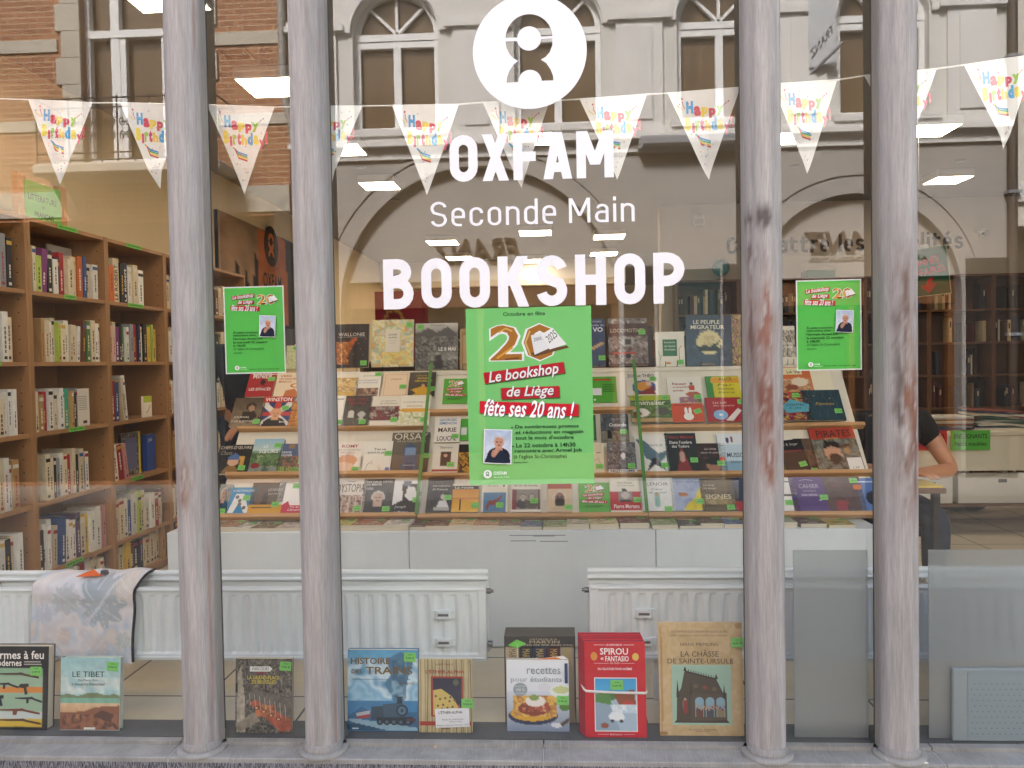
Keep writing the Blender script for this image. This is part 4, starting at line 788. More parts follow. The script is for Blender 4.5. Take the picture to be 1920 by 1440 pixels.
def spine_book(M, t, h, d, code, label, rs, title=None, group='books on the beech bookcases'):
    """local: x along the shelf, y upwards, z out of the shelf (spine at z=0)"""
    nm, hx = CN[code]; c = np.array(hexc(hx)) * rs.uniform(.82, 1.1); mb = MB()
    mb.box(0, .001, 0, h, -d, 0, c).box(t - .001, t, 0, h, -d, 0, c).box(.001, t - .001, 0, h, -.0015, 0, c, skip='lr'); mb.box(.001, t - .001, .001, h - .002, -d + .002, -.0015, 'd6c9a8')
    dark = sum(c) < .75; ink = np.array(hexc('e8e2d0' if dark else '3a3330')) if rs.rand() < .75 else np.array(hexc('a33a30' if not dark else 'd8b04a')); e = .0003
    if title: put_text(mb, title, 0, 0, h * .8, t * .62, e, ink, Matrix(((0, -1, 0, t * .82), (1, 0, 0, h * .06), (0, 0, 1, 0), (0, 0, 0, 1))), True)
    else:
        z = h * rs.uniform(.1, .3); tw = t * .26; z1 = z + h * rs.uniform(.25, .5); n = 0
        while z < z1 and n < 14:                      # a line of tiny spine lettering, too small to read
            L = rs.uniform(.006, .02); 
            mb.add([(t / 2 - tw / 2, z, e), (t / 2 + tw / 2, z, e), (t / 2 + tw / 2, z + L, e), (t / 2 - tw / 2, z + L, e)], [(0, 1, 2, 3)], ink * .9 + c * .1); z += L + rs.uniform(.002, .006); n += 1
        if rs.rand() < .45:
            zz = h * rs.uniform(.78, .88); c2 = hexc(rs.choice(['1d1d20', 'a32530', '2f5288', 'c9a24a', 'd8d2c2'])); mb.add([(.001, zz, e * .7), (t - .001, zz, e * .7), (t - .001, zz + .018, e * .7), (.001, zz + .018, e * .7)], [(0, 1, 2, 3)], c2)
        if rs.rand() < .4: mb.add([(t * .25, .012, e), (t * .75, .012, e), (t * .75, .026, e), (t * .25, .026, e)], [(0, 1, 2, 3)], ink)
    return mb.build('book', M_SPINE, M=M, label=label, cat='book', group=group)
def fill_shelf(k, sh, y0, codes, seed, lean=None, hr=(.17, .235), used=None, names=None, tail=None, tr=(.018, .036), fill=.9):
    rs = np.random.RandomState(seed); y = EDGE[k] + .021 + y0; z = SHZ[sh] + .0005; ts = rs.uniform(*tr, size=len(codes)); ts *= ((.638 * fill - y0) - .0013 * len(codes)) / ts.sum(); ts = np.minimum(ts, .06)
    for i, ch in enumerate(codes):
        t = float(ts[i]); h = min(rs.uniform(*hr), .30); d = min(.2, h * .68); x = SX - .012 - rs.uniform(0, .025)
        if y + t > EDGE[k + 1] - .024: break
        nm = CN[ch][0]; sz = 'tall' if h > .222 else 'small' if h < .185 else 'thin' if t < .022 else 'thick' if t > .032 else 'plain'
        lab = f'{sz} {nm} book, {ORD[min(i, 17)]} from left, {SHN[sh]}, bookcase {BAYN[k]}'
        ttl = (names or {}).get(i); M = frame((x, y, z), (0, 1, 0), (0, 0, 1), (1, 0, 0))
        a = (lean or {}).get(i, 0)
        if ttl == 'LE ROBERT': lab = 'thick cream dictionary with large black spine lettering, top shelf, right of green sign'; h = .255
        if a: M = M @ Matrix.Translation((t if a < 0 else 0, 0, 0)) @ Matrix.Rotation(rad(-a), 4, 'Z') @ Matrix.Translation((-t if a < 0 else 0, 0, 0)); y += h * math.sin(rad(abs(a))) * (1.0 if not (lean or {}).get(i + 1) else 0.0) + (.004 if a else 0)
        spine_book(M, t, h, d, ch, lab, rs, ttl); y += t / max(.8, math.cos(rad(a))) + rs.uniform(.0006, .002)
# per bay and shelf: the run of spine colours as photographed
fill_shelf(0, 5, .30, 'wwwwsk', 1, hr=(.215, .25)); fill_shelf(0, 4, .33, 'wwckwc', 2, hr=(.2, .24)); fill_shelf(0, 3, .30, 'wwwkcwww', 3); fill_shelf(0, 2, .30, 'bdrcwwt', 4, hr=(.2, .25)); fill_shelf(0, 1, .28, 'wwwcwkcw', 5); fill_shelf(0, 0, .3, 'wcwkwc', 6, hr=(.15, .18))
fill_shelf(1, 5, .0, 'gclpkwdrccobcw', 11, lean={3: 5}, hr=(.175, .225)); fill_shelf(1, 4, .10, 'tcwclcwccwngcwc', 12, lean={7: 4, 9: 4, 10: 4}, hr=(.19, .24)); fill_shelf(1, 3, .0, 'cctrwccwcqtksw', 13, hr=(.18, .215), tr=(.014, .028), fill=0.66); fill_shelf(1, 2, .02, 'gcckswcrckcsw', 14, lean={0: -9}, hr=(.18, .235), fill=0.68); fill_shelf(1, 1, .0, 'kwwwcbwwwmcywwii', 15, lean={4: 3, 5: 3}, hr=(.2, .245), tr=(.018, .036), fill=0.95); fill_shelf(1, 0, .0, 'wpkscbwwcrwccck', 16, hr=(.17, .21), fill=0.95)
fill_shelf(2, 5, .0, 'bockdwcw', 21, hr=(.2, .25), names={2: 'LE ROBERT', 4: 'Le Robert', 0: 'Atlas'}, tr=(.03, .048), fill=0.66); fill_shelf(2, 4, .01, 'yicpkgwswrdwkydly', 22, hr=(.2, .235), tr=(.016, .033)); fill_shelf(2, 3, .0, 'crbtcw', 23, lean={3: -5, 4: -6, 5: -7}, hr=(.22, .27), fill=0.34); fill_shelf(2, 2, .0, 'cwri', 24, lean={0: -6, 1: -6, 2: -8, 3: -9}, hr=(.2, .22), fill=0.3); fill_shelf(2, 1, .02, 'ccwbwlcwwrcn', 25, hr=(.2, .25), tr=(.026, .044), fill=0.95); fill_shelf(2, 0, .02, 'lcynkdccccct', 26, lean={0: -2}, hr=(.17, .21), fill=0.92)
for sh, s in ((5, 'ct'), (4, 'cw'), (3, 'tcw'), (2, 'ct'), (1, 'cw'), (0, 'kr')): fill_shelf(3, sh, .02, s + 'ccw'[:2], 30 + sh, hr=(.19, .23), fill=0.3)
for sh, s in ((5, 'nccotw'), (4, 'ktcctw'), (3, 'wctrck'), (2, 'ckwtc')): fill_shelf(4, sh, .1, s, 40 + sh, hr=(.19, .235))
# a few books standing face out or lying across the rows
def face_book(k, sh, ya, w, h, t, bgc, ops, label, rz=0, z=0, depth=.05):
    M = frame((SX - depth, EDGE[k] + ya, SHZ[sh] + .001 + z), (math.sin(rad(rz)) * -1 if rz else 0, math.cos(rad(rz)), 0), (0, 0, 1), (math.cos(rad(rz)), math.sin(rad(rz)), 0))
    book('book', label, 'book', 'books on the beech bookcases', M, w, h, t, bgc, ops)
face_book(1, 5, .42, .21, .285, .012, 'ddd8d2', [], 'tall blank white book facing out behind the row, top shelf under the green sign', depth=.17)
face_book(1, 3, .40, .12, .2, .02, 'ddd6c8', [('R', .5, .86, .8, .94, '3a3a3a')] + [('R', .15, .2 + .05 * k, .8, .215 + .05 * k, '8d8578') for k in range(8)], 'white book turned back cover outwards, third shelf under the green sign', depth=.03)
face_book(2, 3, .42, .10, .13, .015, 'f0e7d4', [('R', 0, 0, 1, .3, 'b9c83a'), ('L', [(.3, .8), (.5, .72), (.85, .45)], 'b02838', .05)], 'small white and lime book facing out, third shelf, bookcase right of sign', depth=.03)
face_book(2, 2, .22, .22, .26, .02, '22242a', [('n', 0, 0, 1, 1, ['14161a', '6a6a6a', '1a1a1c', 'b0aea0', '202024'], 14), ('R', .18, .12, .8, .86, '62678e'), ('R', .9, 0, 1, 1, 'd8c83a')], 'square album with a slate blue panel in a patchwork border, facing out', depth=.07)
face_book(2, 2, .50, .11, .23, .03, '2450a0', [('T', 'Job', .15, .1, .6, .22, 'e8eaf2', 'i')], 'bright blue book beside the patchwork album', depth=.06)

# ---- photograph canvas on the left wall
ca, cb = P(407, 392, x=WX0 + .03), P(590, 470, x=WX0 + .03); cw = cb[1] - ca[1]; chh = 1.25
cr = empty('wall_canvas', (WX0, (ca[1] + cb[1]) / 2, 1.3), 'large dusk photograph on canvas with an orange bib, hung on the left wall', 'wall picture'); mb = MB()
fb = float(P(508, 462, x=WX0 + .03)[1] - ca[1]) / cw
draw(mb, None, cw, chh, '8a6c54', [('g', '8a7058', 'a8866a', 0, .5), ('g', 'a8866a', '4a3828', .5, 1), ('n', 0, .50, fb - .1, 1, ['100e0c', '1c1814', '2e261c', '141210'], 6), ('p', [(.03, .6), (.08, .4), (.1, .5), (.14, .28), (.18, .42), (.22, .36), (.27, .6)], '181412'), ('p', [(.27, .62), (.3, .2), (.34, .3), (.37, .12), (.40, .36), (.42, .64)], '1c1612'), ('p', [(fb + .1, 0), (1, 0), (1, 1), (fb + .1, 1)], '1c1816'), ('p', [(fb - .14, .02), (fb + .16, .02), (fb + .17, .70), (fb + .08, .75), (fb - .12, .72)], 'b0602c'), ('p', [(fb - .1, .75), (fb + .12, .75), (fb + .1, 1), (fb - .08, 1)], '2a3038'), ('v', 9, .25)], (60, 48))
ey_ = float(P(508, 462, x=WX0 + .03)[1] - ca[1]); ez_ = float(P(508, 462, x=WX0 + .03)[2] - ca[2] + chh); emblem(mb, Matrix(), ey_, ez_, .2, '2a1a10', .0012, 'c8702e'); put_text(mb, 'OXFAM', ey_ - .24, ez_ - .42, ey_ + .27, ez_ - .27, .0014, '2a1a10', None, True)
mb.box(0, cw, 0, chh, -.03, -.0005, '24201e'); mb.build('canvas', M_PAPER, cr, M=Matrix.Translation(-Vector(cr.location)) @ frame((WX0 + .032, ca[1], ca[2] - chh), (0, 1, 0), (0, 0, 1), (1, 0, 0)))

# ---- white plinth across the window
PY0, PY1, PZT = .88, 1.95, float(P(1000, 995, y=.88)[2]); pxl, pxr = float(P(312, 1000, y=PY0)[0]), float(P(1653, 1000, y=PY0)[0])
pr_ = empty('white_plinth', ((pxl + pxr) / 2, PY0, 0), 'long low white painted plinth behind the radiators, carrying the book racks', 'plinth'); js = [pxl, float(P(767, 1030, y=PY0)[0]), float(P(1230, 1030, y=PY0)[0]), pxr]
for i in range(3): MB().bevbox(js[i] + .0012, js[i + 1] - .0012, PY0, PY1, 0, PZT, .003).build('panel_block', M_WHITEP, pr_)
mb = MB()
for y_, x0, x1 in ((1005, 955, 1060), (1015, 957, 1005), (1016, 1012, 1065), (1006, 1000, 1040)):
    a, b = P(x0, y_, y=PY0), P(x1, y_ + 1, y=PY0); mb.box(a[0], b[0], PY0 - .0006, PY0 - .0001, a[2], a[2] + .004)
mb.build('scuff_mark', mat('scuff', '8f9496', rough=.8), pr_)
jn = MB().box(js[1] - .0012, js[1] + .0012, PY0 + .004, PY0 + .01, .01, PZT - .004).box(js[2] - .0012, js[2] + .0012, PY0 + .004, PY0 + .01, .01, PZT - .004); jn.build('joint', M_BLACK, pr_)

# ---- sloping book racks
PHI = 38.0; LC = np.array([0, 1.06, float(P(1000, 966, y=1.06)[2])]); SN = np.array([0, -math.cos(rad(PHI)), math.sin(rad(PHI))]); SV = np.array([0, math.sin(rad(PHI)), math.cos(rad(PHI))])
def onslope(px, py, off=0.0, phi=None, base=None):
    n = SN if phi is None else np.array([0, -math.cos(rad(phi)), math.sin(rad(phi))]); b = LC if base is None else base
    d = ray(px, py); s = (np.dot(n, b + n * off - CAM)) / np.dot(n, d); return CAM + s * d
def slope_v(q): return float(np.dot(q - LC, SV))
TOPV = slope_v(onslope(1000, 692)); TOPP = LC + SV * TOPV
SEC = [('left', P(405, 963, y=1.06)[0], onslope(784, 968)[0]), ('middle', onslope(784, 968)[0], onslope(1213, 965)[0]), ('right', onslope(1213, 965)[0], onslope(1652, 960)[0])]
LEDGE = {'left': [967, 889, 802], 'middle': [967, 889, 771], 'right': [965, 888, 800]}
RLAB = {'left': 'sloping cream book rack with pine ledges, left third of the window display', 'middle': 'sloping cream book rack between the two green edge strips', 'right': 'sloping cream book rack right of the green strips'}
SVv = Matrix(((1, 0, 0, 0), (0, SV[1], SN[1], 0), (0, SV[2], SN[2], 0), (0, 0, 0, 1)))
for nm, x0, x1 in SEC:
    r = empty('book_rack', ((x0 + x1) / 2, LC[1], PZT), RLAB[nm], 'book rack', 'sloping book racks on the plinth'); Mo = Matrix.Translation(Vector(LC) - Vector(r.location)) @ SVv; x0 += .002; x1 -= .002
    mb = MB(); mb.box(x0, x1, -.012, TOPV, -.03, -.004); mb.build('sloped_board', M_BOARD, r, M=Mo)
    MB().box(x0, x1, float(TOPP[1]) - .02, float(TOPP[1]) + .30, float(TOPP[2]) - .022, float(TOPP[2]) - .002).build('top_shelf', M_BOARD, r)
    for py in LEDGE[nm]:
        v = slope_v(onslope((x0 > 0) * 400 + 1000 - (nm == 'left') * 400, py)); lb = MB(); lb.bevbox(x0, x1 + (.03 if nm == 'right' else 0), v - .022, v - .001, -.003, .036, .003); lb.build('ledge', M_PINE, r, M=Mo)
    sb = MB()
    for xa in (x0, x1 - .018): sb.prism([(LC[1] + .03, PZT), (float(TOPP[1]) + .28, PZT), (float(TOPP[1]) + .28, float(TOPP[2]) - .03), (float(TOPP[1]) + .0, float(TOPP[2]) - .06)], xa, xa + .018, 'x')
    sb.build('side_panel', M_BOARD, r)
    for xs in ((x1,) if nm == 'left' else (x1,) if nm == 'middle' else ()):
        MB().box(xs - .009, xs + .007, -.01, TOPV + .02, .037, .041).build('green_strip', mat('green_edge_strip', '4f8a3c', rough=.5), r, M=Mo)

def rack_book(xl, xr, yb, yt, bgc, ops, label, price=None, off=.0, rot=0, T=.016, group='books set out on the sloping racks', spine=None, top=False, hard=False):
    if top:
        base = TOPP + np.array([0, .05 + off, 0]); kw = dict(phi=top, base=base); U, V, N_ = tilt_axes(top)
        a, b = onslope(xl, yb, 0, **kw), onslope(xr, yb, 0, **kw); t = onslope((xl + xr) / 2, yt, 0, **kw)
        a = np.array([a[0], base[1], base[2]]); a = P(xl, yb, y=base[1]); a[2] = max(a[2], TOPP[2]); h = float(np.dot(t - a, V)); w = b[0] - a[0]
    else:
        U, V, N_ = np.array([1., 0, 0]), SV, SN; a, b = onslope(xl, yb, T + off), onslope(xr, yb, T + off); t = onslope((xl + xr) / 2 , yt, T + off); h = float(np.dot(t - a, SV)); w = b[0] - a[0]
    return book('book', label, 'book', group, frame(a, U, V, N_), w, h, T, bgc, ops, (26, 34), price=price, rot=rot, spine=spine, hard=hard)

# ================================================================== THE BOOKS ON DISPLAY
B = rack_book
def TT(s, x0, y0, x1, y1, c, f='b', r=0): return ('T', s, x0, y0, x1, y1, c, f, r)
def N(pal, fr=6, x0=0, y0=0, x1=1, y1=1): return ('n', x0, y0, x1, y1, pal.split(), fr)
def FL(a=0): return [('R', .0, 0, 1, 1, '5aae3e')] + gold20(.2, .06, .85, .34, 2) + strip('Le bookshop', .12, .38, .82, .47, 5, .15, .78) + strip('de Liège', .26, .5, .76, .58, 1, .29, .73) + strip('fête ses 20 ans !', .08, .62, .9, .71, -3, .1, .87) + [('R', .2, .8, .8, .815, '2c5a20'), ('R', .2, .84, .7, .855, '2c5a20')]
def FL2(): return [('R', 0, 0, 1, 1, '55a83c'), ('R', .05, .45, .4, .72, 'e8e8e8'), ('e', .22, .58, .1, .1, 'b98872')] + [('R', .45, .3 + .07 * k, .92, .325 + .07 * k, '2c5a20') for k in range(5)] + [('R', .1, .1, .8, .16, 'c81e30'), ('E', .12, .9, .05, .035, 'f2f5f2')]
G = '9aa09a'
# --- top shelf, standing on small wire stands
TS = []
def T_(*a, **k): o = B(*a, top=k.pop('top', 11), **k); TS.append(o); return o
T_(534, 562, 690, 617, '17181a', [TT('Le', .62, .4, .95, .46, 'e8e8e8')], 'black book just right of the small left notice, on the top shelf', off=.06)
T_(536, 562, 692, 648, 'c4bf86', [N('cfd0a0 a8b070 d8d0a8 8a9a60 c8b890', 12), ('R', .5, .05, .95, .18, '5aae3e')], 'pale green map guide peeping out behind the second column, top shelf')
T_(625, 691, 690, 608, '1a1210', [N('141012 1a1210 241410 18120f', 5), ('p', [(0, .95), (.1, .62), (.4, .42), (.62, .3), (.66, .34), (.5, .55), (.3, .9)], 'a84e1c'), N('2a1610 c8702a 7a3614 e8a040 5a2a12', 16, .02, .42, .42, .92), ('v', 9, .35), TT('WALLONIE', .12, .2, .88, .28, 'd8cfc8', ''), ('R', .1, .3, .9, .305, 'c8bdb4')] + [('E', .35 + .07 * k, .8 - (k * 37 % 50) / 100, .012, .009, 'd8883a') for k in range(9)], 'dark book with orange sparks bursting across its cover, top shelf', (.86, .9))
T_(696, 775, 688, 600, 'b9cdc8', [N('b9cdc8 d8c068 e8e0b8 9ab8a0 d89a40 c8d8d8', 7), ('r', .34, .22, .66, .68, 'd9d2be'), N('c8b050 e8d080 b0bc88 d8a050', 9, .25, .68, .9, .95), ('R', .33, .21, .67, .69, 'dcd6c4'), TT('LE LIVRE', .4, .3, .6, .34, '5a544a'), TT('DES FÊTES', .4, .36, .6, .4, '5a544a'), ('R', .4, .45, .6, .455, '8a8478'), ('R', .42, .5, .58, .505, '8a8478')], 'pale blue book with a wreath of yellow flowers round a title card, top shelf', (.9, .12))
T_(778, 858, 694, 606, '3a3a38', [('g', 'c4c2bc', '8e8c86', 0, .2), N('2c2c2a 6e6e6a 1e1e1c 8a8a84 3a3a38', 12, 0, .2, 1, 1), ('p', [(.05, .22), (.3, .1), (.5, .2), (.75, .08), (1, .24), (1, .3), (0, .3)], '4a4a48'), N('8c8c84 5e5e58 a6a69e', 9, .3, .62, 1, .8), ('e', .55, .74, .08, .07, '181818'), ('p', [(.45, .98), (.47, .8), (.64, .8), (.66, .98)], '141414'), TT('LE 8 MAI', .55, .52, .95, .60, 'e4e0d8'), TT('Photographies', .35, .03, .7, .07, '3a3a3a', '')], 'black and white photo book of fields behind stone heaps, top shelf', (.12, .08), spine='141414')
T_(862, 884, 694, 616, 'a88a58', [('R', .2, .1, .9, .9, '9a7a4a'), ('R', .3, .16, .85, .84, 'b69a68')], 'tan framed book half behind the large green notice, top shelf', off=.02)
T_(1094, 1136, 687, 598, '2b3f68', [N('2b3f68 26385c 34486e', 4), ('p', [(.3, .62), (.8, .5), (1, .52), (.7, .6), (.45, .66)], 'c8a878'), TT('ETHNO', .45, .04, .85, .08, 'c8d0e0', ''), TT('VO', .45, .18, .9, .28, 'e8ecf4'), TT('mille du', .4, .11, .95, .16, 'b8c4d8', '')], 'blue book with large white letters beside the large green notice, top shelf', (.84, .83))
T_(1196, 1227, 692, 612, '2a2224', [N('2a2224 3a2c2a 1c181a', 6)], 'dark brown book standing behind the locomotive album, top shelf', off=.045)
T_(1142, 1216, 686, 597, '3a2422', [N('4a2c2a 3a2422 52302c', 5), N('c8c8c0 5a4a48 8a8684 302424', 9, 0, 0, 1, .12), N('3a2a28 8a8480 5a3a34 b8b2aa 2a1c1a 6a3428', 8, .0, .38, 1, .95), ('e', .5, .5, .16, .1, 'a8a6a2'), ('e', .5, .5, .1, .06, '3a3434'), ('R', .12, .72, .7, .76, 'b03a2a'), ('E', .5, .8, .07, .05, '1c1616'), ('E', .2, .8, .05, .04, '1c1616'), TT('LOCOMOTIVES', .06, .22, .92, .30, 'd8cfae', '')], 'brown album of steam engines with a long title, top shelf', (.86, .3))
T_(1231, 1285, 690, 622, 'e4e0d2', [('R', .24, .22, .74, .7, '1f6a40')] + [TT(s, .3, y, .68, y + .06, 'dfe8d8', '') for s, y in (('Encyclopédie', .28), ('de Santé', .38), ('familiale', .48))] + [('L', [(.12, 1), (.14, .7), (.08, .55)], '7a9a78', .015), ('L', [(.14, .8), (.22, .65)], '7a9a78', .015), ('L', [(.82, .9), (.8, .5), (.9, .4)], 'b0504a', .02), ('E', .42, .9, .1, .035, 'c8925a')], 'cream health encyclopedia with a green title block, top shelf', (.84, .88))
T_(1288, 1374, 686, 590, '24344e', [('g', '1e2c46', '2c4058', 0, .6), N('2c4058 3a4e62 22324a 50606e', 6, 0, .6, 1, 1), ('e', .5, .54, .27, .24, 'd8cc98'), N('d8cc98 b8a878 e4dab0', 6, .38, .42, .62, .62), ('p', [(.2, .62), (.42, .6), (.85, .66), (.6, .72), (.3, .72)], '10161e'), ('p', [(.35, .7), (.75, .5), (.62, .68)], '141c28'), TT('LE PEUPLE', .16, .1, .74, .18, 'd8d4c0'), TT('MIGRATEUR', .1, .2, .84, .28, 'd8d4c0'), TT('LES CONTES', .3, .3, .64, .33, 'b8b4a8', ''), ('R', .3, .955, .6, .985, '8a6a4a')], 'large dark blue book with birds crossing a full moon, top shelf', spine='1a2a44', hard=True, T=.02, rot=-1)
T_(1371, 1396, 690, 590, '7a8a50', [N('7a8a50 c87a8a 4a5a30 d0c060 a06060 354a2c', 8)], 'narrow glimpse of a green and pink garden book beside the third column', off=.03)
T_(1467, 1494, 684, 611, 'd8d2c0', [N('d8d2c0 5a5248 c8c0ae 3a342c 8a8070', 4, 0, .1, 1, .8), TT('OISEAU', .1, .42, .9, .48, 'e8e4d8'), TT('QUE', .2, .52, .8, .58, 'e8e4d8')], 'cream book with a brown photo beside the right hand green notice, top shelf')
M_WIRE = mat('wire_stand', '3a3a3c', rough=.4, metal=.6)
for o in TS[2:]:
    p = o.matrix_basis.translation; nw = MB(); xs = [v.co.x for v in o.data.vertices]; w = max(xs)
    for q in (.3, .7): nw.tube([(p[0] + w * q, p[1] + .03, TOPP[2] + .003), (p[0] + w * q, p[1] - .022, TOPP[2] + .003), (p[0] + w * q, p[1] - .024, TOPP[2] + .03)], .0018, 6)
    nw.tube([(p[0] + w * .3, p[1] + .03, TOPP[2] + .003), (p[0] + w * .7, p[1] + .03, TOPP[2] + .003)], .0018, 6)
    nw.build('wire_stand', M_WIRE, label='wire stand under the ' + ' '.join(o['label'].split(',')[0].split()[:11]), cat='book stand', group='wire stands on the top shelf')
# --- left rack
U2 = .022
B(458, 509, 744, 698, 'a3242a', [TT('MINIER', .14, .06, .86, .26, 'e8ddd8'), N('8a1a20 b02a30 6a1218', 5, .2, .3, .9, .6), ('e', .55, .42, .1, .12, '2a1010'), TT('LES EFFACÉS', .1, .62, .9, .76, 'e8ddd8')], 'red thriller with white capitals, upper row of the left rack', (.85, .3), T=.012)
B(511, 566, 744, 699, 'e2cfae', [TT('VERS', .1, .1, .5, .18, 'b0402c'), TT('UN NOUVEAU', .1, .22, .8, .3, 'b0402c'), TT('MAROC', .1, .34, .55, .42, 'b0402c'), ('E', .68, .55, .16, .09, 'c87a3a'), ('E', .68, .55, .08, .05, 'e8d8b8'), ('P', [(.35, 1), (.4, .75), (.7, .68), (.92, 1)], 'c06a2c')], 'cream book with orange title and guitar, upper row of the left rack', (.9, .3), T=.012)
B(428, 487, 799, 746, '6a5848', [('g', '4a3c30', '8c7860'), ('e', .58, .32, .17, .16, '3a2a20'), ('e', .6, .38, .1, .11, 'a8846a'), ('p', [(.3, .8), (.35, .5), (.7, .48), (.95, .85), (.9, .62), (.6, .9)], '2e241c'), ('v', 7, .2), TT('JOURNAL', .1, .66, .6, .75, 'e4dccc', ''), TT("D'UN SURVIVANT", .05, .8, .8, .88, 'e4dccc', '')], 'brown book with a bowed figure in sepia, left end of the rack', (.86, .86), off=U2)
B(483, 540, 799, 744, 'b02a26', [('r', 0, .2, 1, 1, '2c3a6c'), ('p', [(0, .2), (.15, .2), (1, .9), (1, 1), (.85, 1), (0, .32)], 'e0d8d0'), ('p', [(1, .2), (.85, .2), (0, .9), (0, 1), (.15, 1), (1, .32)], 'e0d8d0'), ('r', .42, .2, .6, 1, 'c0342e'), ('r', 0, .52, 1, .64, 'c0342e')] + man(.5, .58, .3, 'd8a078', 'd89a70', '1a1a20') + [('R', 0, 0, 1, .2, 'b82c28'), TT('WINSTON', .06, .04, .94, .17, 'f0e8e0'), TT('Boris', .68, .84, .9, .9, 'f0e8e0')], 'book with a cartoon statesman on a union flag, left rack', (.8, .42, 8), off=U2)
B(538, 570, 799, 752, 'b86a1e', [N('c87a22 8a4a12 e09a3a 6a380e', 6)], 'amber coloured book half behind the second column, left rack', (.8, .3), off=U2)
B(612, 668, 744, 697, 'd0a850', [N('c89a40 e8d090 a87828 f0e4c0', 7, 0, .3, 1, .8), ('R', 0, 0, 1, .25, 'e8dfcc')], 'cream book with a golden foil picture, upper row right of second column', T=.012)
B(663, 710, 744, 698, 'e8e2d4', [TT('GÉORGIE', .25, .12, .75, .17, '4a4a4a', ''), TT('Le monastère', .12, .3, .88, .36, '3a5a9a', 'i'), TT("et l'orthodoxie", .12, .4, .88, .46, '3a5a9a', 'i'), N('8a5a44 4a3028 c09a80 302420', 6, .05, .66, .95, .98)], 'cream book with blue title above a portrait strip, upper row', (.86, .1), T=.012)
B(714, 764, 744, 699, 'e8d0b0', [('L', [(.08, .08), (.92, .08), (.92, .94), (.08, .94), (.08, .08)], 'b8704a', .01), TT("L'AMOUR", .3, .24, .7, .31, '9a3c2a', '')], 'plain peach paperback with a thin red border, upper row', (.78, .6), T=.012)
B(763, 814, 744, 697, '4a4238', [('g', '5a5248', '38322a'), ('e', .55, .55, .06, .06, 'c8a080'), ('p', [(.1, .72), (.5, .6), (.6, .6), (1, .74), (.8, .85), (.95, 1), (.1, 1), (.3, .84)], 'd0a028'), TT("L'histoire des", .25, .12, .85, .19, 'c8b060', 'i'), TT('GRANDES', .3, .23, .8, .31, 'd8b440'), TT('AMOUREUSES', .22, .34, .88, .42, 'd8b440')], 'dark book with a dancer in a yellow dress, upper row beside green strip', (.88, .7), T=.012)
B(600, 640, 798, 742, 'ece8de', [('R', .6, .1, .9, .14, '8a8a8a')], 'white paperback half behind the second column, left rack', (.85, .9), off=U2)
B(637, 692, 798, 742, '22201f', [N('22201f 2e2c2a 1a1818', 4)] + man(.32, .6, .22, 'c8c4be', '141414', '3a3a3a') + man(.68, .66, .2, 'b8b4ae', 'a8a4a0', '4a4846') + [TT('BEAUTIFUL', .12, .1, .88, .19, '8e2a3c'), TT('PEOPLE', .2, .23, .78, .32, '8e2a3c')], 'black book with two grey faces under red capitals, left rack', (.75, .9), off=U2)
B(689, 746, 798, 743, 'e4dccb', [N('5a2024 8a3034 2a2428 b8a49a 6a5a58', 9, .0, .36, 1, .84), TT('La disparition', .35, .14, .85, .2, '5a5a52', 'i'), TT('de Stéphanie', .3, .23, .9, .29, '5a5a52', 'i')], 'cream book with a dark red street photo, left rack', (.84, .82), off=U2)
B(744, 803, 798, 741, 'ece6d2', [('e', .5, .5, .6, .06, 'e0a83a'), N('e8e0c8 c8c890 f0ead8 a8b070', 6, .02, .56, .98, .97), ('L', [(.1, .8), (.4, .66), (.8, .9)], '8a9a4a', .012), TT('COSMÉTIQUE', .1, .2, .9, .27, '8a8a84', ''), TT('DRAGONS', .25, .34, .75, .4, 'c08a40', '')], 'cream book with a yellow band and pale leaves, left rack by the green strip', (.84, .82), off=U2)
B(399, 463, 888, 834, '23211f', [N('23211f 1a1816 2e2a26', 4), ('e', .5, .56, .17, .2, 'd0a888'), ('p', [(.3, .46), (.52, .28), (.72, .45), (.66, .52), (.35, .52)], '4a6a9a'), ('p', [(.66, .4), (.8, .42), (.86, .9), (.74, .9)], 'c89a4a'), ('p', [(.2, 1), (.35, .74), (.62, .76), (.75, 1)], '8a6a3a'), TT("CHEFS-D'ŒUVRE", .04, .05, .96, .16, 'd8d0c0', ''), TT('Chats', .08, .22, .42, .36, '9a9488', 'i')], 'black art book with a figure in a blue scarf, left end of middle row', (.8, .82))
B(463, 520, 888, 823, '7a9a8a', [('g', '8ab4cc', 'b8ccc4', 0, .35), N('4a6a40 6a8a58 2e4a2c 8aa470', 7, 0, .4, 1, .8), N('6a7a70 8a9488 4a5a50', 5, 0, .8, 1, 1), TT('LE', .35, .18, .5, .26, 'f0f0ea', ''), TT('SŒURS', .22, .32, .86, .42, 'f0f0ea', ''), ('E', .2, .78, .14, .08, '8a2430')], 'green landscape novel with a round red badge, middle row of left rack', (.82, .2))
B(516, 566, 888, 832, '3a3630', [('r', 0, 0, 1, .48, '3a5278'), N('3a4a38 5a4a40 a8684a 2a3024', 7, 0, .4, 1, 1), ('r', .3, .02, .55, .18, '8a6a4a'), TT('DIANE', .08, .26, .45, .33, 'd8d8d8'), TT('OLIVIER', .08, .36, .5, .43, 'd8d8d8'), TT('LES VOISINS', .06, .78, .98, .93, '7ac04a')], 'dark blue and brown novel with a bright green title, beside the second column', (.9, .62))
B(614, 677, 888, 828, 'ece3d6', [('e', .52, .6, .3, .18, 'd89a70'), ('e', .4, .85, .4, .2, 'e8c0a0'), TT('ROMY', .3, .1, .8, .2, 'a83c3c'), TT('et les lumières', .22, .24, .88, .29, '8a6a5a', 'i'), TT('MICHELE', .3, .33, .7, .38, 'a8746a', '')], 'cream novel with a peach profile drawing, middle row right of second column', (.8, .88))
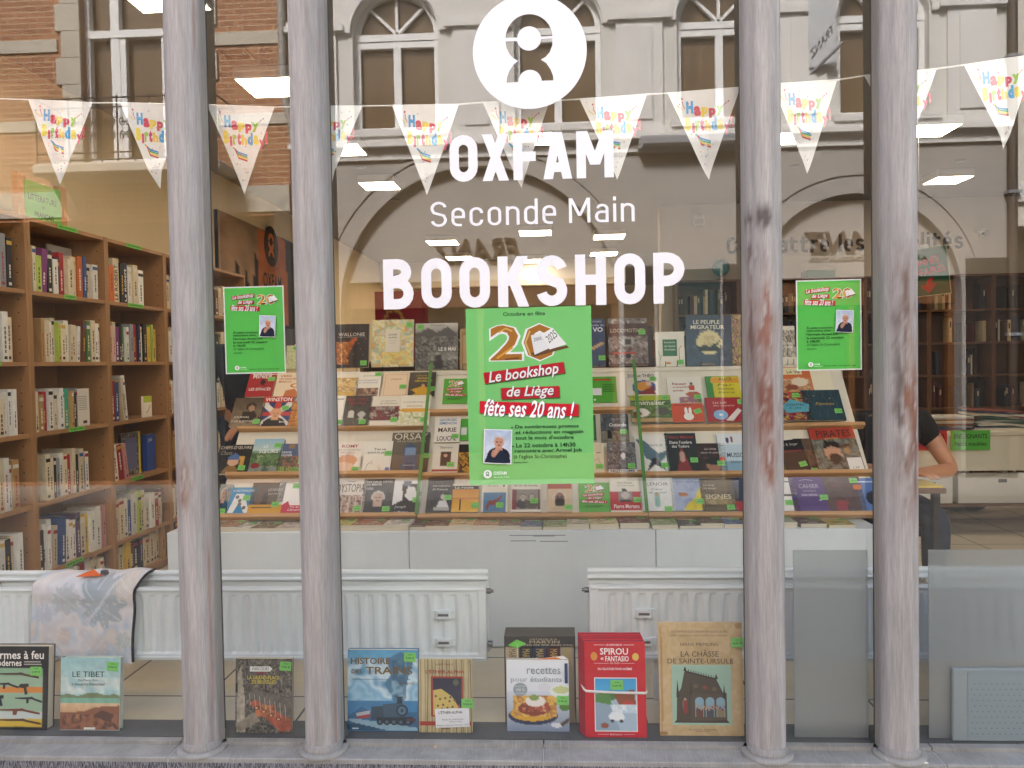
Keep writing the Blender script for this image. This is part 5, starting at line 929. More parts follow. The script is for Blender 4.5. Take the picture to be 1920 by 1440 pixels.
B(672, 730, 888, 827, 'e6e3d6', [TT("T'es où", .4, .22, .78, .29, '3a3a3a'), TT('quand tu parles', .2, .33, .92, .4, '3a3a3a'), ('L', [(.15, 1), (.25, .72), (.35, .66), (.4, .72)], '4a4a4a', .012), ('E', .36, .64, .05, .035, 'e8d0b8'), ('L', [(.6, 1), (.66, .82), (.72, 1)], '4a4a4a', .012), ('P', [(.82, 1), (.84, .82), (.96, .82), (.98, 1)], '4a7ab0'), ('E', .62, .8, .07, .05, 'e8d0b8')], 'white comic style paperback with small line drawn people, middle row', (.88, .4))
B(727, 800, 888, 811, '5a5448', [('g', '6a6254', '4c463a'), ('p', [(.3, 1), (.36, .34), (.5, .26), (.66, .34), (.74, 1)], '38506e'), ('r', .38, .38, .64, .56, '7a94b4'), ('r', .42, .75, .62, .95, '22344c'), TT('ORSAY', .06, .02, .95, .18, 'e0d8c0', ''), TT('DE LA COLLECTION', .15, .2, .9, .245, 'c8c0a8', ''), ('R', .36, .8, .68, .815, '9ab0c8')], 'large brown museum book with a blue vaulted hall, middle row by green strip', (.95, .58), off=-.004)
B(400, 424, 963, 908, 'a8a49a', man(.45, .36, .4, 'c8a08a', 'd8d4ce', '2a3448') + [('v', 7, .12)], 'book with a white haired portrait beside the first column, bottom row', (.6, .93))
B(413, 472, 963, 914, '2a86b4', [('r', 0, 0, 1, .2, '2a86b4'), ('P', [(.2, .98), (.36, .25), (.62, .25), (.9, .98), (.72, .98), (.52, .55), (.38, .98)], 'e8e8e4'), TT('le NATIONALISME', .25, .09, .92, .17, 'e8f0f4', 'i')] + [('E', .42 + .1 * (k % 2) + .06 * k * (k > 1), .38 + .17 * (k // 1) * .8, .06, .07, '6a6864') for k in range(4)], 'bright blue book with a huge white letter of faces, bottom row', (.72, .42))
B(462, 525, 963, 905, '5c4a38', [('g', '4a3a2c', '6a5540'), ('p', [(.35, .7), (.4, .35), (.5, .3), (.56, .7)], '30241a'), ('R', 0, .72, 1, 1, 'd09a28'), TT('LE MOINE', .5, .2, .95, .28, 'd8d0c0', ''), TT('aux livres', .52, .33, .92, .4, 'd8d0c0', ''), ('R', .1, .8, .7, .83, '3a3a30')], 'brown novel with a yellow paper band, bottom row of left rack', (.8, .72))
B(513, 566, 963, 905, 'ece8e4', [('P', [(0, .72), (.25, .72), (.42, .6), (.5, .74), (1, .74), (1, 1), (0, 1)], 'c02848'), TT('Prix des', .52, .76, .86, .82, 'f4e8ea', 'i'), TT('Libraires', .46, .84, .96, .92, 'f4e8ea', 'i'), ('R', .8, .2, 1, .42, '8a92b0')], 'white paperback with a crimson prize band, beside the second column', (.62, .12))
B(618, 680, 963, 899, 'ddd6cc', [N('ddd6cc 8a3a30 c8b8a8 5a3028 b89080', 7, .0, .46, .95, 1)] + [('R', .1 + .2 * k, .5, .14 + .2 * k, 1, 'c8bfb2') for k in range(5)] + [TT('DYSTOPIA', .1, .14, .96, .38, '23211f', ''), TT('ROMAN', .45, .05, .65, .09, '5a5a5a', '')], 'grey novel with tall thin black capitals, bottom row right of second column', (.8, .86))
B(674, 733, 963, 898, '30343a', [N('30343a 3c4046 282c32', 4)] + man(.52, .56, .33, 'c0a898', 'd0ccc8', '20242c') + [('v', 8, .1), TT('DES DEUX CÔTÉS', .1, .06, .94, .12, 'd8d8d4'), TT('DU MIROIR', .1, .14, .6, .2, 'd8d8d4'), TT('roman', .1, .26, .34, .33, 'b8bcc0')], 'slate grey book with a silver haired portrait, bottom row', (.82, .88))
B(733, 786, 963, 901, 'e8e8e6', [('p', [(.3, .12), (.9, .1), (1, .5), (.85, .42), (.75, .2), (.5, .18), (.42, .5), (.6, .62), (1, .6), (1, 1), (0, 1), (0, .75), (.35, .6)], '101012'), ('r', .35, .02, .62, .16, '5a6a78'), TT('Joseph', .08, .76, .5, .86, 'c8d0d4', 'i'), TT('Le Planteur', .1, .93, .6, .98, 'e8e8e8')], 'stark black and white book with a bearded face, bottom row by green strip', (.85, .6))
# --- middle rack
B(829, 876, 757, 710, '5aae3e', FL(), 'small green flyer propped left of the large notice, middle rack', T=.004, group='small green flyers among the books')
B(1110, 1158, 755, 706, '5aae3e', FL2(), 'small green flyer with a tiny photo right of the large notice', T=.004, group='small green flyers among the books')
B(813, 861, 829, 783, 'e6e2d6', [TT('GEORGES', .16, .04, .84, .15, '3a78a8'), TT('SIMENON', .16, .18, .84, .29, '3a78a8'), TT('MARIE', .14, .42, .86, .6, '4a2430'), TT('LOUCHE', .12, .76, .88, .95, '4a2430')], 'cream paperback with blue and plum capitals, middle rack left side', (.82, .78), T=.012)
B(862, 886, 826, 785, '4fa63a', [('r', .05, .4, .5, .75, 'd8d8d8')], 'small green flyer peeping left of the large notice, second tier', T=.004, group='small green flyers among the books')
B(809, 857, 886, 832, 'e0d8c6', [('R', .3, .28, .72, .78, '6a5648'), ('e', .5, .5, .2, .2, '3a2c26'), ('R', .34, .32, .68, .74, '3c302a'), ('E', .5, .42, .08, .06, 'c09a80'), TT('Thérèse', .25, .1, .75, .17, '4a4a44', 'i'), ('R', 0, .9, 1, .97, 'a83a30')], 'cream paperback with a small portrait of a seated lady, middle rack', (.72, .74), off=U2)
B(858, 892, 886, 833, '1c1812', [N('1c1812 2a2010 d8a020 14100c 8a6414', 6, 0, .3, 1, 1), ('r', 0, 0, 1, .28, '181410')], 'black book with golden flames beside the large notice', off=U2)
B(1094, 1119, 826, 778, '3f6a3c', [('R', .1, .1, .9, .2, '2a4a2a')], 'dark green book peeping right of the large notice', T=.012)
B(1128, 1181, 828, 776, '40464a', [N('40464a 5a6468 2c3236 7a868a', 6, 0, 0, 1, .6), N('6a6458 8c8878 4a463c', 6, 0, .62, 1, 1), ('p', [(.22, .9), (.2, .66), (.3, .58), (.4, .68), (.38, .9)], '121416'), TT('Roman', .4, .16, .7, .22, '8ab0c8', ''), TT('Ostende', .3, .34, .92, .47, 'dfe4e6')], 'dark seaside novel with a lone figure on the sand, middle rack', (.8, .66), T=.012)
B(1098, 1134, 886, 832, 'e0d2b0', [('R', .6, .3, .85, .34, '8a8a8a'), ('L', [(.5, .6), (.7, .5), (.8, .7)], '9a8a6a', .02)], 'cream book half behind the large notice, lower tier of middle rack', (.75, .8), off=U2)
B(1141, 1195, 886, 829, '3a3a3c', [N('3a3a3c 5a5a5c 8a8a8a 242426 b0aeac', 7), ('e', .55, .42, .14, .15, '1c1a1c'), ('e', .55, .46, .08, .1, 'd0c8c0'), ('p', [(.4, 1), (.46, .6), (.66, .6), (.74, 1)], '121214'), ('R', 0, .9, 1, 1, 'd8d4cc'), TT('NOTHOMB', .08, .91, .92, .99, '2a2a2a')], 'grey misty photo novel of a dark haired woman, middle rack right side', (.82, .8), off=U2)
B(797, 846, 960, 893, '26282c', [N('26282c 34383c 1c1e20', 4), ('e', .62, .58, .08, .07, 'c8c0b8'), ('p', [(.4, .9), (.5, .68), (.75, .66), (.9, .9)], 'd8d8d8'), ('r', .3, .86, .9, .94, 'a8a8a4'), TT('Les orphelins', .2, .24, .88, .31, 'd8d8d0', 'i'), TT('de François', .2, .34, .8, .41, 'd8d8d0', 'i')], 'charcoal book with a boy writing in white, bottom row right of green strip', (.82, .6), rot=-1)
B(845, 896, 960, 907, 'd8a030', [('r', 0, 0, 1, .16, 'e4dcc6'), ('g', 'd08a28', 'e8b848', .16, 1), ('r', 0, .5, 1, .56, 'c87a3a'), ('R', .3, .55, .35, .95, '2a2018'), ('R', .0, .08, 1, .2, '2a2624'), TT('La route', .1, .1, .8, .18, 'e0d8c0')], 'orange landscape book with a black title bar, bottom row', (.88, .78))
B(902, 951, 960, 904, 'e4dcc6', [('r', .05, .36, .95, 1, '4a7aa0'), ('p', [(.15, .85), (.3, .62), (.55, .6), (.8, .42), (.78, .5), (.6, .7), (.58, .95), (.5, .75), (.3, .78), (.25, .95)], '8a3a2c'), TT('Afrique', .2, .1, .62, .16, '5a5a52', ''), ('R', .82, .1, .88, .16, '2a2a2a')], 'cream paperback with a red giraffe on blue, bottom row under the notice', (.7, .78))
B(958, 1014, 960, 903, 'e6dece', [('r', .04, .26, .98, .92, '8a8478'), ('r', .04, .26, .16, .92, '7a2a30'), ('r', .9, .26, .98, .92, '5a2a30')] + man(.4, .52, .18, 'b8a898', '4a4440', '3a3a3c') + man(.7, .52, .18, 'b8a898', '5a544e', '5a564e') + [TT('un air de famille', .1, .1, .9, .17, '4a4a44', '')], 'cream book with a sepia photo of a couple, bottom row under the notice', (.78, .66))
B(1027, 1073, 960, 904, 'd0b898', [('r', 0, 0, 1, .22, 'a8442e'), ('p', [(.2, .45), (.5, .25), (.8, .45), (.78, .6), (.2, .6)], 'd8c8b0')] + [('e', .5, .55, .2, .2, '8a6450'), ('e', .5, .68, .22, .16, '2c221c'), ('e', .43, .5, .04, .03, '1a1412'), ('e', .57, .5, .04, .03, '1a1412'), ('p', [(.1, 1), (.25, .8), (.75, .8), (.95, 1)], 'c8b090')], 'tan book with a bearded man in a headcloth, bottom row', (.85, .86))
B(1086, 1145, 960, 905, '5aae3e', FL(), 'green flyer with gold and red print beside the red banded novel', T=.004, group='small green flyers among the books')
B(1146, 1206, 960, 896, 'e6e0d0', [('r', 0, .40, 1, .94, 'b81c26'), ('e', .45, .38, .08, .06, '3a3a38')] + [('r', .25, .42, .68, .72, '8a8480'), ('e', .48, .52, .14, .1, 'c8bab0'), ('r', .3, .64, .66, .72, '3a3434')] + [TT('Pierre Mertens', .26, .12, .72, .18, '5a544e', ''), TT('Une paix royale', .24, .21, .78, .26, '5a544e', ''), TT('Pierre Mertens', .1, .78, .9, .9, 'f0e4e0')], 'cream novel with a broad red band and a smiling photo, bottom row', (.85, .66))
# --- right rack
B(1176, 1240, 742, 697, 'e8e2d4', [('e', .52, .66, .36, .3, '3a6aa8'), ('e', .5, .62, .22, .2, 'd8923a'), ('p', [(.25, .95), (.8, .6), (.85, .95)], '8a3a34'), ('e', .66, .5, .1, .1, 'e0b89a'), TT('ZOÉ et THÉO', .04, .08, .84, .24, '3a3a44')], 'white picture book with two children in an armchair, top of right rack', (.8, .32), T=.008)
B(1256, 1321, 760, 707, 'ebe6da', [('e', .7, .25, .05, .05, '4a3a30'), ('R', .62, .3, .78, .48, 'c8503a'), ('e', .72, .62, .22, .1, 'b8604a'), N('5a8a4a c87a4a 8a5a9a d8c84a', 8, .3, .7, .95, .92), TT('Réussir', .14, .2, .56, .29, 'a83a34'), TT('sa première', .14, .33, .62, .41, 'a83a34'), TT('année', .14, .45, .45, .52, 'a83a34')], 'white children study guide with a cheering figure, right rack', (.84, .72), T=.01)
B(1328, 1392, 749, 705, '3f8a3a', [('R', .2, .02, 1, .98, 'd6c82e'), ('R', .15, .08, .98, .3, 'e0a02e'), TT('ALICE', .4, .06, .78, .2, '4a7a2a')] + [TT(s, .32, y, .82, y + .1, '4a5a1a', 'i') for s, y in (('Par', .34), ('Gourmet', .5), ('livre', .66))], 'yellow handwritten card on a green book, upper right rack', T=.008)
B(1466, 1529, 740, 688, 'c8602e', [('g', 'c4582c', 'd88a4a'), ('R', .15, .02, .75, .28, 'e8dcb0'), N('e0c8a0 a86a4a d8b080 7a3a2a', 6, .1, .45, .95, .9), ('e', .62, .55, .25, .16, 'e4d4b8'), ('e', .35, .74, .2, .1, '8a4a34'), TT('LA VIE', .3, .14, .7, .24, '3a3a34')], 'orange cookery book with a pudding beside the right notice', T=.01)
B(1528, 1566, 737, 693, 'ece4c8', [], 'blank cream card leaning at the right end of the rack', T=.004)
B(1185, 1262, 791, 741, '4a6a34', [('r', 0, 0, 1, .2, 'a8b42e'), N('3a5a2c 6a8a4a 2a4020 8a9a5a', 6, 0, .2, 1, .8), ('e', .25, .66, .2, .16, 'e0d8cc'), ('e', .15, .7, .1, .12, '7a3a24'), ('e', .8, .62, .16, .15, '5a5248'), N('c8a878 a88858', 5, 0, .86, 1, 1), TT('Mon petit', .04, .04, .3, .12, '2a4020', 'i'), TT('animalier', .1, .2, .86, .38, 'dfe4c8')], 'green wide book of farm animals, lower row of right rack', (.86, .1), off=U2, T=.01)
B(1262, 1322, 791, 756, 'd05030', [('E', .52, .72, .16, .2, 'f2eee6'), ('E', .45, .42, .05, .2, 'f2eee6'), ('E', .58, .42, .05, .2, 'f2eee6'), ('R', .1, .08, .7, .12, '7a2a1a')], 'square orange red book with a white rabbit shape, right rack', (.85, .5, 20), off=U2, T=.01)
B(1328, 1396, 791, 745, 'a82830', [('E', .38, .72, .2, .2, '8ab4d8'), ('E', .38, .72, .05, .05, 'e8e8e8'), ('P', [(.5, .95), (.88, .45), (.98, .55), (.7, .98)], 'e4dcd0'), TT('Les Lois', .2, .16, .6, .26, 'e8c8b8', 'i'), TT('des copains', .2, .3, .8, .4, 'e8c8b8', 'i')], 'red children book with a disc and a pale hand, by the third column', (1.0, .2), off=U2, T=.01)
B(1466, 1527, 788, 735, '1c1e28', [N('1c1e28 1c1e28 c83848 1c1e28 d8b040 3a3a5a e08070', 9), ('P', [(.1, .5), (.4, .25), (.95, .45), (.9, .7), (.2, .75)], '5aa8b8'), TT('CONTES', .25, .42, .8, .5, '1c3a44'), TT('À LIRE', .3, .54, .7, .6, '1c3a44')], 'black book with bright blossoms around a turquoise label, right rack', (.6, .12), off=U2, T=.01)
B(1514, 1588, 788, 731, '1f3f4c', [('v', 4, .1)] + [('L', [(.1 + .2 * k, 0), (.4 + .2 * k, 1)], '2f6470', .008) for k in range(-1, 4)] + [('L', [(.1 + .2 * k, 1), (.4 + .2 * k, 0)], '2f6470', .008) for k in range(-1, 4)] + [TT('Féminin', .3, .42, .78, .52, 'c8a860', 'i'), ('E', .3, .2, .02, .012, 'c8a860'), ('E', .7, .3, .02, .012, 'c8a860')], 'dark teal book with thin crossing lines, right end of the rack', (.84, .72), off=U2, T=.01)
B(1194, 1257, 886, 816, 'e6e4dc', [('p', [(.05, .1), (.3, .15), (.7, .5), (.98, .42), (.9, .62), (.6, .8), (.3, .6)], '5a7684'), ('p', [(.3, 1), (.5, .62), (.66, .62), (.9, .95), (.7, .85), (.55, .8)], '34383c'), TT("L'AVIATEUR", .25, .25, .85, .31, '6a8494', '')], 'white book with a falling blue aeroplane, middle row of right rack', (.86, .82))
B(1253, 1313, 886, 812, '1e1818', [('p', [(.5, .35), (.8, 1), (.3, 1)], '8a2a2c'), ('e', .5, .6, .1, .14, 'c89a8a'), ('v', 6, .15), TT('Hilary Mantel', .08, .07, .92, .16, 'b02a34'), TT("Dans l'ombre", .14, .2, .86, .28, 'e4dcd8'), TT('des Tudors', .2, .31, .76, .38, 'e4dcd8')], 'black novel with a red gown and white title, middle row', (.86, .7))
B(1310, 1366, 886, 831, '401c1c', [N('401c1c 2a1212 5a2826', 5), ('e', .55, .75, .25, .24, 'a8745a'), ('e', .55, .62, .3, .12, '1e1210'), ('E', .86, .55, .1, .08, 'c8482c'), TT('La reine', .3, .16, .7, .23, 'e0d4c8', 'i'), TT('dans le palais', .16, .3, .86, .37, 'e0d4c8', 'i')], 'small dark maroon novel with a reclining face, middle row', (.8, .7))
B(1354, 1402, 886, 813, 'dfe4e6', [('r', 0, .28, 1, 1, 'c4d8e0'), ('e', .4, .18, .06, .08, '2c4a6a'), ('e', .58, .16, .06, .08, '8a3a3a'), ('r', 0, .7, 1, 1, '8ab0c4'), TT('MUSSO', .3, .5, .98, .62, '3a4a5a'), TT('Quelqu’un', .4, .7, .95, .78, '3a4a5a', 'i')], 'pale blue and white novel with two swimmers, beside the third column')
B(1458, 1478, 886, 838, '6a7a3a', [], 'green book glimpsed beside the third column, middle row', (.3, .8))
B(1500, 1540, 886, 822, '4e3c2c', [N('4e3c2c 6a5440 3a2c20', 5)], 'brown book tucked behind the black tilted paperback, middle row', (.7, .95), off=-.004)
B(1478, 1524, 888, 826, '191a1c', [N('191a1c 222426 141416', 4), TT('I. B. Singer', .2, .1, .8, .2, 'c8c4bc', ''), TT('La couronne', .15, .3, .85, .38, 'a8283a', ''), TT('de plumes', .2, .92, .8, .97, 'c8c4bc')], 'black tilted paperback with red script, middle row right of third column', (.75, .78, 8), off=.012, rot=6)
B(1538, 1625, 886, 803, '5a5648', [('r', 0, 0, 1, .26, 'b03a28'), N('5a5a50 8a8a7a 3a3a34 a8a490', 6, 0, .26, 1, 1), ('e', .4, .56, .18, .2, 'c8987a'), ('p', [(.2, .5), (.28, .3), (.55, .32), (.6, .5), (.4, .42)], '2a2018'), ('e', .42, .7, .12, .12, '3a2c22'), ('e', .72, .5, .08, .12, 'b08a5a'), ('p', [(.6, .4), (.9, .36), (.85, .44), (.6, .48)], '6a4a34'), ('R', .66, .7, .98, .99, 'ece8de'), TT('1,50', .74, .9, .88, .95, '3a3a3a', 'i'), TT('PIRATES', .14, .06, .92, .22, '3a2420', ''), TT('CONTES', .3, .235, .6, .27, 'd8b860')], 'big red topped comic of scowling sea robbers, right end of middle row', spine='8a3024', off=.004, rot=2)
B(1203, 1267, 958, 896, 'e6e6e0', [('e', .5, .66, .1, .24, '8ab8ac'), ('e', .5, .5, .05, .05, 'c8a890'), ('v', 7, .05), TT('LENOIR', .22, .14, .86, .24, '6a6a6a', ''), TT('Cœur', .34, .32, .7, .38, '6a7a7a', 'i'), TT('de cristal', .26, .42, .8, .48, '6a7a7a', 'i')], 'white novel with a pale green robed figure, bottom row of right rack', (.8, .95))
B(1262, 1326, 958, 897, '9aa8c4', [N('9aa8c4 a8b4cc 8a9abc', 4), ('p', [(.3, 1), (.45, .8), (.7, .6), (.85, .3), (1, .2), (1, 1)], 'd8c430'), ('v', 8, .12), ('e', .35, .5, .14, .07, 'a86a3a'), ('p', [(.3, .48), (.15, .42), (.3, .44)], '7a4a2a'), TT('Pointes de Pagan', .08, .08, .9, .15, '3a4a6a', '')], 'lilac and yellow book with a small bird, bottom row', (.82, .72))
B(1318, 1382, 958, 897, '5c4e34', [N('5c4e34 6a5a3c 4a3e28', 5, 0, 0, 1, .6), N('a89468 7a6a48 c8b88a', 6, 0, .62, 1, .8), TT('Le sang', .1, .18, .45, .25, 'e0d8c0', 'i'), TT('du temps', .1, .28, .5, .35, 'e0d8c0', 'i'), TT('SIGNES', .12, .5, .9, .64, 'd8cca8')], 'olive brown novel with torn pale lettering, bottom row', (.84, .9))
B(1370, 1402, 958, 896, '2a3c54', [('e', .5, .45, .1, .16, '14181e'), ('r', 0, .7, 1, .98, 'a82c2c'), ('r', .4, .5, .6, .7, '101418')], 'navy and red thriller beside the third column, bottom row')
B(1454, 1502, 958, 896, 'e8e4dc', [('R', .3, .1, .9, .14, '8a8a8a'), ('R', .1, .5, .9, .56, '3a3a3a')], 'white paperback right of the third column, bottom row', (.6, .76))
B(1490, 1556, 958, 894, '4b2f74', [('v', 4, .08), TT('CAHIER', .26, .22, .84, .34, 'c8bcd8', ''), TT('pratique', .38, .4, .74, .45, 'c8bcd8', ''), TT('DES RÊVES', .3, .5, .76, .57, 'd8cce4'), ('E', .8, .64, .07, .07, 'ece8f4'), ('E', .77, .63, .06, .06, '4b2f74'), ('L', [(.3, .12), (.5, .08), (.7, .12)], 'c8bcd8', .012)], 'purple dream journal with a white crescent, bottom row of right rack', (.92, .62))
B(1556, 1627, 958, 894, '4a3634', [N('4a3634 5a4240 3a2a28 6a3a38', 6), ('p', [(.2, .98), (.25, .7), (.5, .75), (.48, .98)], '8a2a34'), ('R', .78, .24, 1.0, .38, 'd86a2a'), TT('GARE', .28, .68, .56, .8, 'a83a40')], 'brown collage book with an orange label, bottom row right end', (.82, .12))
B(1618, 1660, 958, 896, '5878b0', [('e', .6, .62, .3, .2, '1c2434'), ('e', .72, .62, .1, .1, 'd8dce4'), ('R', .1, .1, .9, .14, 'c8d4e8')], 'blue book at the right end of the bottom row')

# --- paperbacks lying flat along the front of the plinth
FLAT = [(404, 437, 'a87a5a', 'tan'), (415, 468, 'e0dcd0', 'white'), (467, 514, '7a6a4a', 'brown'), (513, 566, 'c8b8b0', 'pale rose'), (600, 651, 'c8c060', 'lime and white'), (650, 712, '9a5a34', 'rust brown'), (699, 760, 'dcd6ca', 'ivory'), (750, 803, '5a3a34', 'dark brown'), (794, 846, '7a4a34', 'chestnut'), (837, 884, 'd8b888', 'peach'), (882, 932, 'c89a78', 'salmon'), (930, 975, '8a7a68', 'taupe'), (975, 1016, '6a7a9a', 'slate blue'), (1018, 1063, '8a9a6a', 'olive'), (1063, 1106, 'd0c4ac', 'sand'), (1108, 1163, 'd8cc9a', 'straw'), (1166, 1224, '6a3a38', 'maroon'), (1226, 1276, '9aa87a', 'sage'), (1278, 1322, '3a4a4c', 'dark green'), (1322, 1370, '4a4038', 'umber'), (1366, 1402, '3a6a9a', 'bright blue'), (1462, 1512, '9aa48a', 'grey green'), (1514, 1565, '4a3a3a', 'black and mauve'), (1564, 1617, 'a89a3a', 'mustard')]
for i, (xl, xr, c, nm) in enumerate(FLAT):
    rs = np.random.RandomState(500 + i); T = rs.uniform(.014, .03); z = PZT + T; a = P(xl, 990, z=z); b = P(xr, 990, z=z); a[1] = PY0 + .012 + rs.uniform(0, .02); w = b[0] - a[0]; cc = np.array(hexc(c))
    pal = [tuple(cc * .6), tuple(np.clip(cc * 1.5 + .05, 0, .8)), tuple(cc), tuple(cc * .35), (.7, .66, .58)]
    book('book', f'{nm} paperback lying flat along the front edge of the white plinth', 'book', 'paperbacks lying flat on the plinth', frame((a[0], a[1], z), (1, 0, 0), (0, 1, 0), (0, 0, 1)), w, rs.uniform(.145, .16), T, c, [('n', .05, .25, .95, .75, pal, 5), ('R', .15, .08, .85, .16, 'e8e4d8' if sum(cc) < .9 else '4a3a34'), ('R', .3, .85, .7, .9, 'd8d4c8' if sum(cc) < .9 else '5a4a44')], (16, 16), price=(.78, .3), rot=rs.uniform(-3, 3))

# ================================================================== RADIATORS AND THE BOOKS IN THE WINDOW
RY = .30
def radiator(x0, x1, zb, zt, label, valve_left):
    root = empty('radiator', ((x0 + x1) / 2, RY, zb), label, 'radiator', 'white panel radiators under the window'); mb = MB(); W = x1 - x0; zt_ = zt - .045
    # front panel: a pressed sheet, flat rim, upright channels that end in points
    nx = int(W / .0065); zs = [zb, zb + .018, zb + .02, zb + .03, zb + .045, zb + .062, zb + .08, (zb + zt_) / 2, zt_ - .085, zt_ - .068, zt_ - .05, zt_ - .034, zt_ - .024, zt_ - .022, zt_]
    xs = np.linspace(x0, x1, nx); vs = []
    for z in zs:
        e = min(z - zb, zt_ - z); t = min(1, max(0, (e - .026) / .05))
        for x in xs:
            m = min(x - x0, x1 - x); ph = ((x - x0 - .06) / .053) % 1.0; tri = max(0.0, min(1.0, (.5 - abs(ph - .5)) * 4.2 - .5)) if m > .05 else 0
            ins = .004 if (e > .021 and m > .03) else 0.0; dpt = ins + .011 * max(0, min(1, tri * 1.0)) * (1 if t >= 1 else max(0, 1 - (1 - t) * (1.6 - tri)) if t > 0 else 0)
            vs.append((x, RY + dpt, z))
    mb.add(vs, [(j * nx + i, j * nx + i + 1, j * nx + nx + i + 1, j * nx + nx + i) for j in range(len(zs) - 1) for i in range(nx - 1)])
    mb.box(x0, x1, RY + .001, RY + .014, zt_ + .0, zt_ + .004).box(x0, x0 + .003, RY + .001, RY + .02, zb, zt_).box(x1 - .003, x1, RY + .001, RY + .02, zb, zt_).box(x0, x1, RY + .001, RY + .02, zb - .002, zb)
    mb.tube([(x0 + .004, RY + .006, zt_ - .006), (x1 - .004, RY + .006, zt_ - .006)], .009, 10); mb.tube([(x0 + .004, RY + .004, zb + .008), (x1 - .004, RY + .004, zb + .008)], .007, 10)
    mb.build('front_panel', M_RAD, root)
    bk = MB(); by = RY + .085; bk.bevbox(x0 - .004, x1 + .004, by, by + .02, zb, zt - .012, .004); bk.tube([(x0 - .004, by + .006, zt - .008), (x1 + .004, by + .006, zt - .008)], .012, 10); bk.tube([(x0 - .004, by - .008, zt - .03), (x1 + .004, by - .008, zt - .03)], .007, 10)
    bk.build('back_panel', M_RAD, root)
    fn = MB()
    for k in range(int(W / .027)): fn.box(x0 + .02 + k * .027, x0 + .0215 + k * .027, RY + .024, by - .002, zb + .03, zt_ - .02)
    fn.build('fins', M_RAD, root)
    xe = x0 if valve_left else x1; s = -1 if valve_left else 1
    v = MB(); v.tube([(xe + s * .001, RY + .03, zt_ - .02), (xe + s * .018, RY + .03, zt_ - .02)], .011, 8).tube([(xe + s * .018, RY + .03, zt_ - .02), (xe + s * .028, RY + .03, zt_ - .02)], .007, 6); v.build('vent_plug', M_METAL, root)
    v2 = MB(); v2.tube([(xe + s * .001, RY + .04, zb + .05), (xe + s * .02, RY + .04, zb + .05)], .012, 8); v2.build('vent_plug', M_METAL, root)
    hx = (x0 + .20 if valve_left else x1 - .16)
    for z in (zt_ - .10, zt_ - .205):                 # two welded hanger brackets
        h = MB(); h.prism([(hx - .043, RY - .001), (hx - .034, RY - .001), (hx - .024, RY - .013), (hx + .024, RY - .013), (hx + .034, RY - .001), (hx + .043, RY - .001), (hx + .043, RY + .009), (hx - .043, RY + .009)], z - .014, z + .014, 'z'); hb = h.build('hanger', M_RAD, root)
        MB().box(hx - .02, hx + .02, RY - .0145, RY - .0132, z - .004, z + .005).build('slot', M_METAL, hb)
    for f in ((.28,) if W < 1.5 else (.35, .80)):      # grubby brackets joining the panels at the top
        bx = x0 + W * f; k = MB(); k.bevbox(bx - .018, bx + .018, RY + .012, by - .003, zt_ - .002, zt_ + .008, .002).bevbox(bx - .012, bx + .002, RY + .02, RY + .04, zt_ + .008, zt_ + .02, .002).tube([(bx + .012, RY + .035, zt_), (bx + .012, RY + .035, zt_ + .02)], .005, 6); k.build('bracket', mat('stained_bracket', 'a99c86', rough=.6, noise=((60, 60, 60), .5, 1.2, 4)), root)
    ft = MB()
    for x in (x0 + .25, x1 - .25): ft.box(x - .012, x + .012, RY + .03, RY + .05, 0, zb - .003)
    ft.build('foot', M_RAD, root)
    return root
rzb, rzt = float(P(780, 1238, y=RY)[2]), float(P(780, 1069, y=RY + .09)[2])
radiator(-3.3, float(P(911, 1150, y=RY)[0]), rzb, rzt, 'long white panel radiator in the left half of the window, partly under a cloth', False)
radiator(float(P(1106, 1150, y=RY)[0]), 3.6, rzb + .004, rzt + .004, 'white panel radiator in the right half, running behind the frosted boards', True)

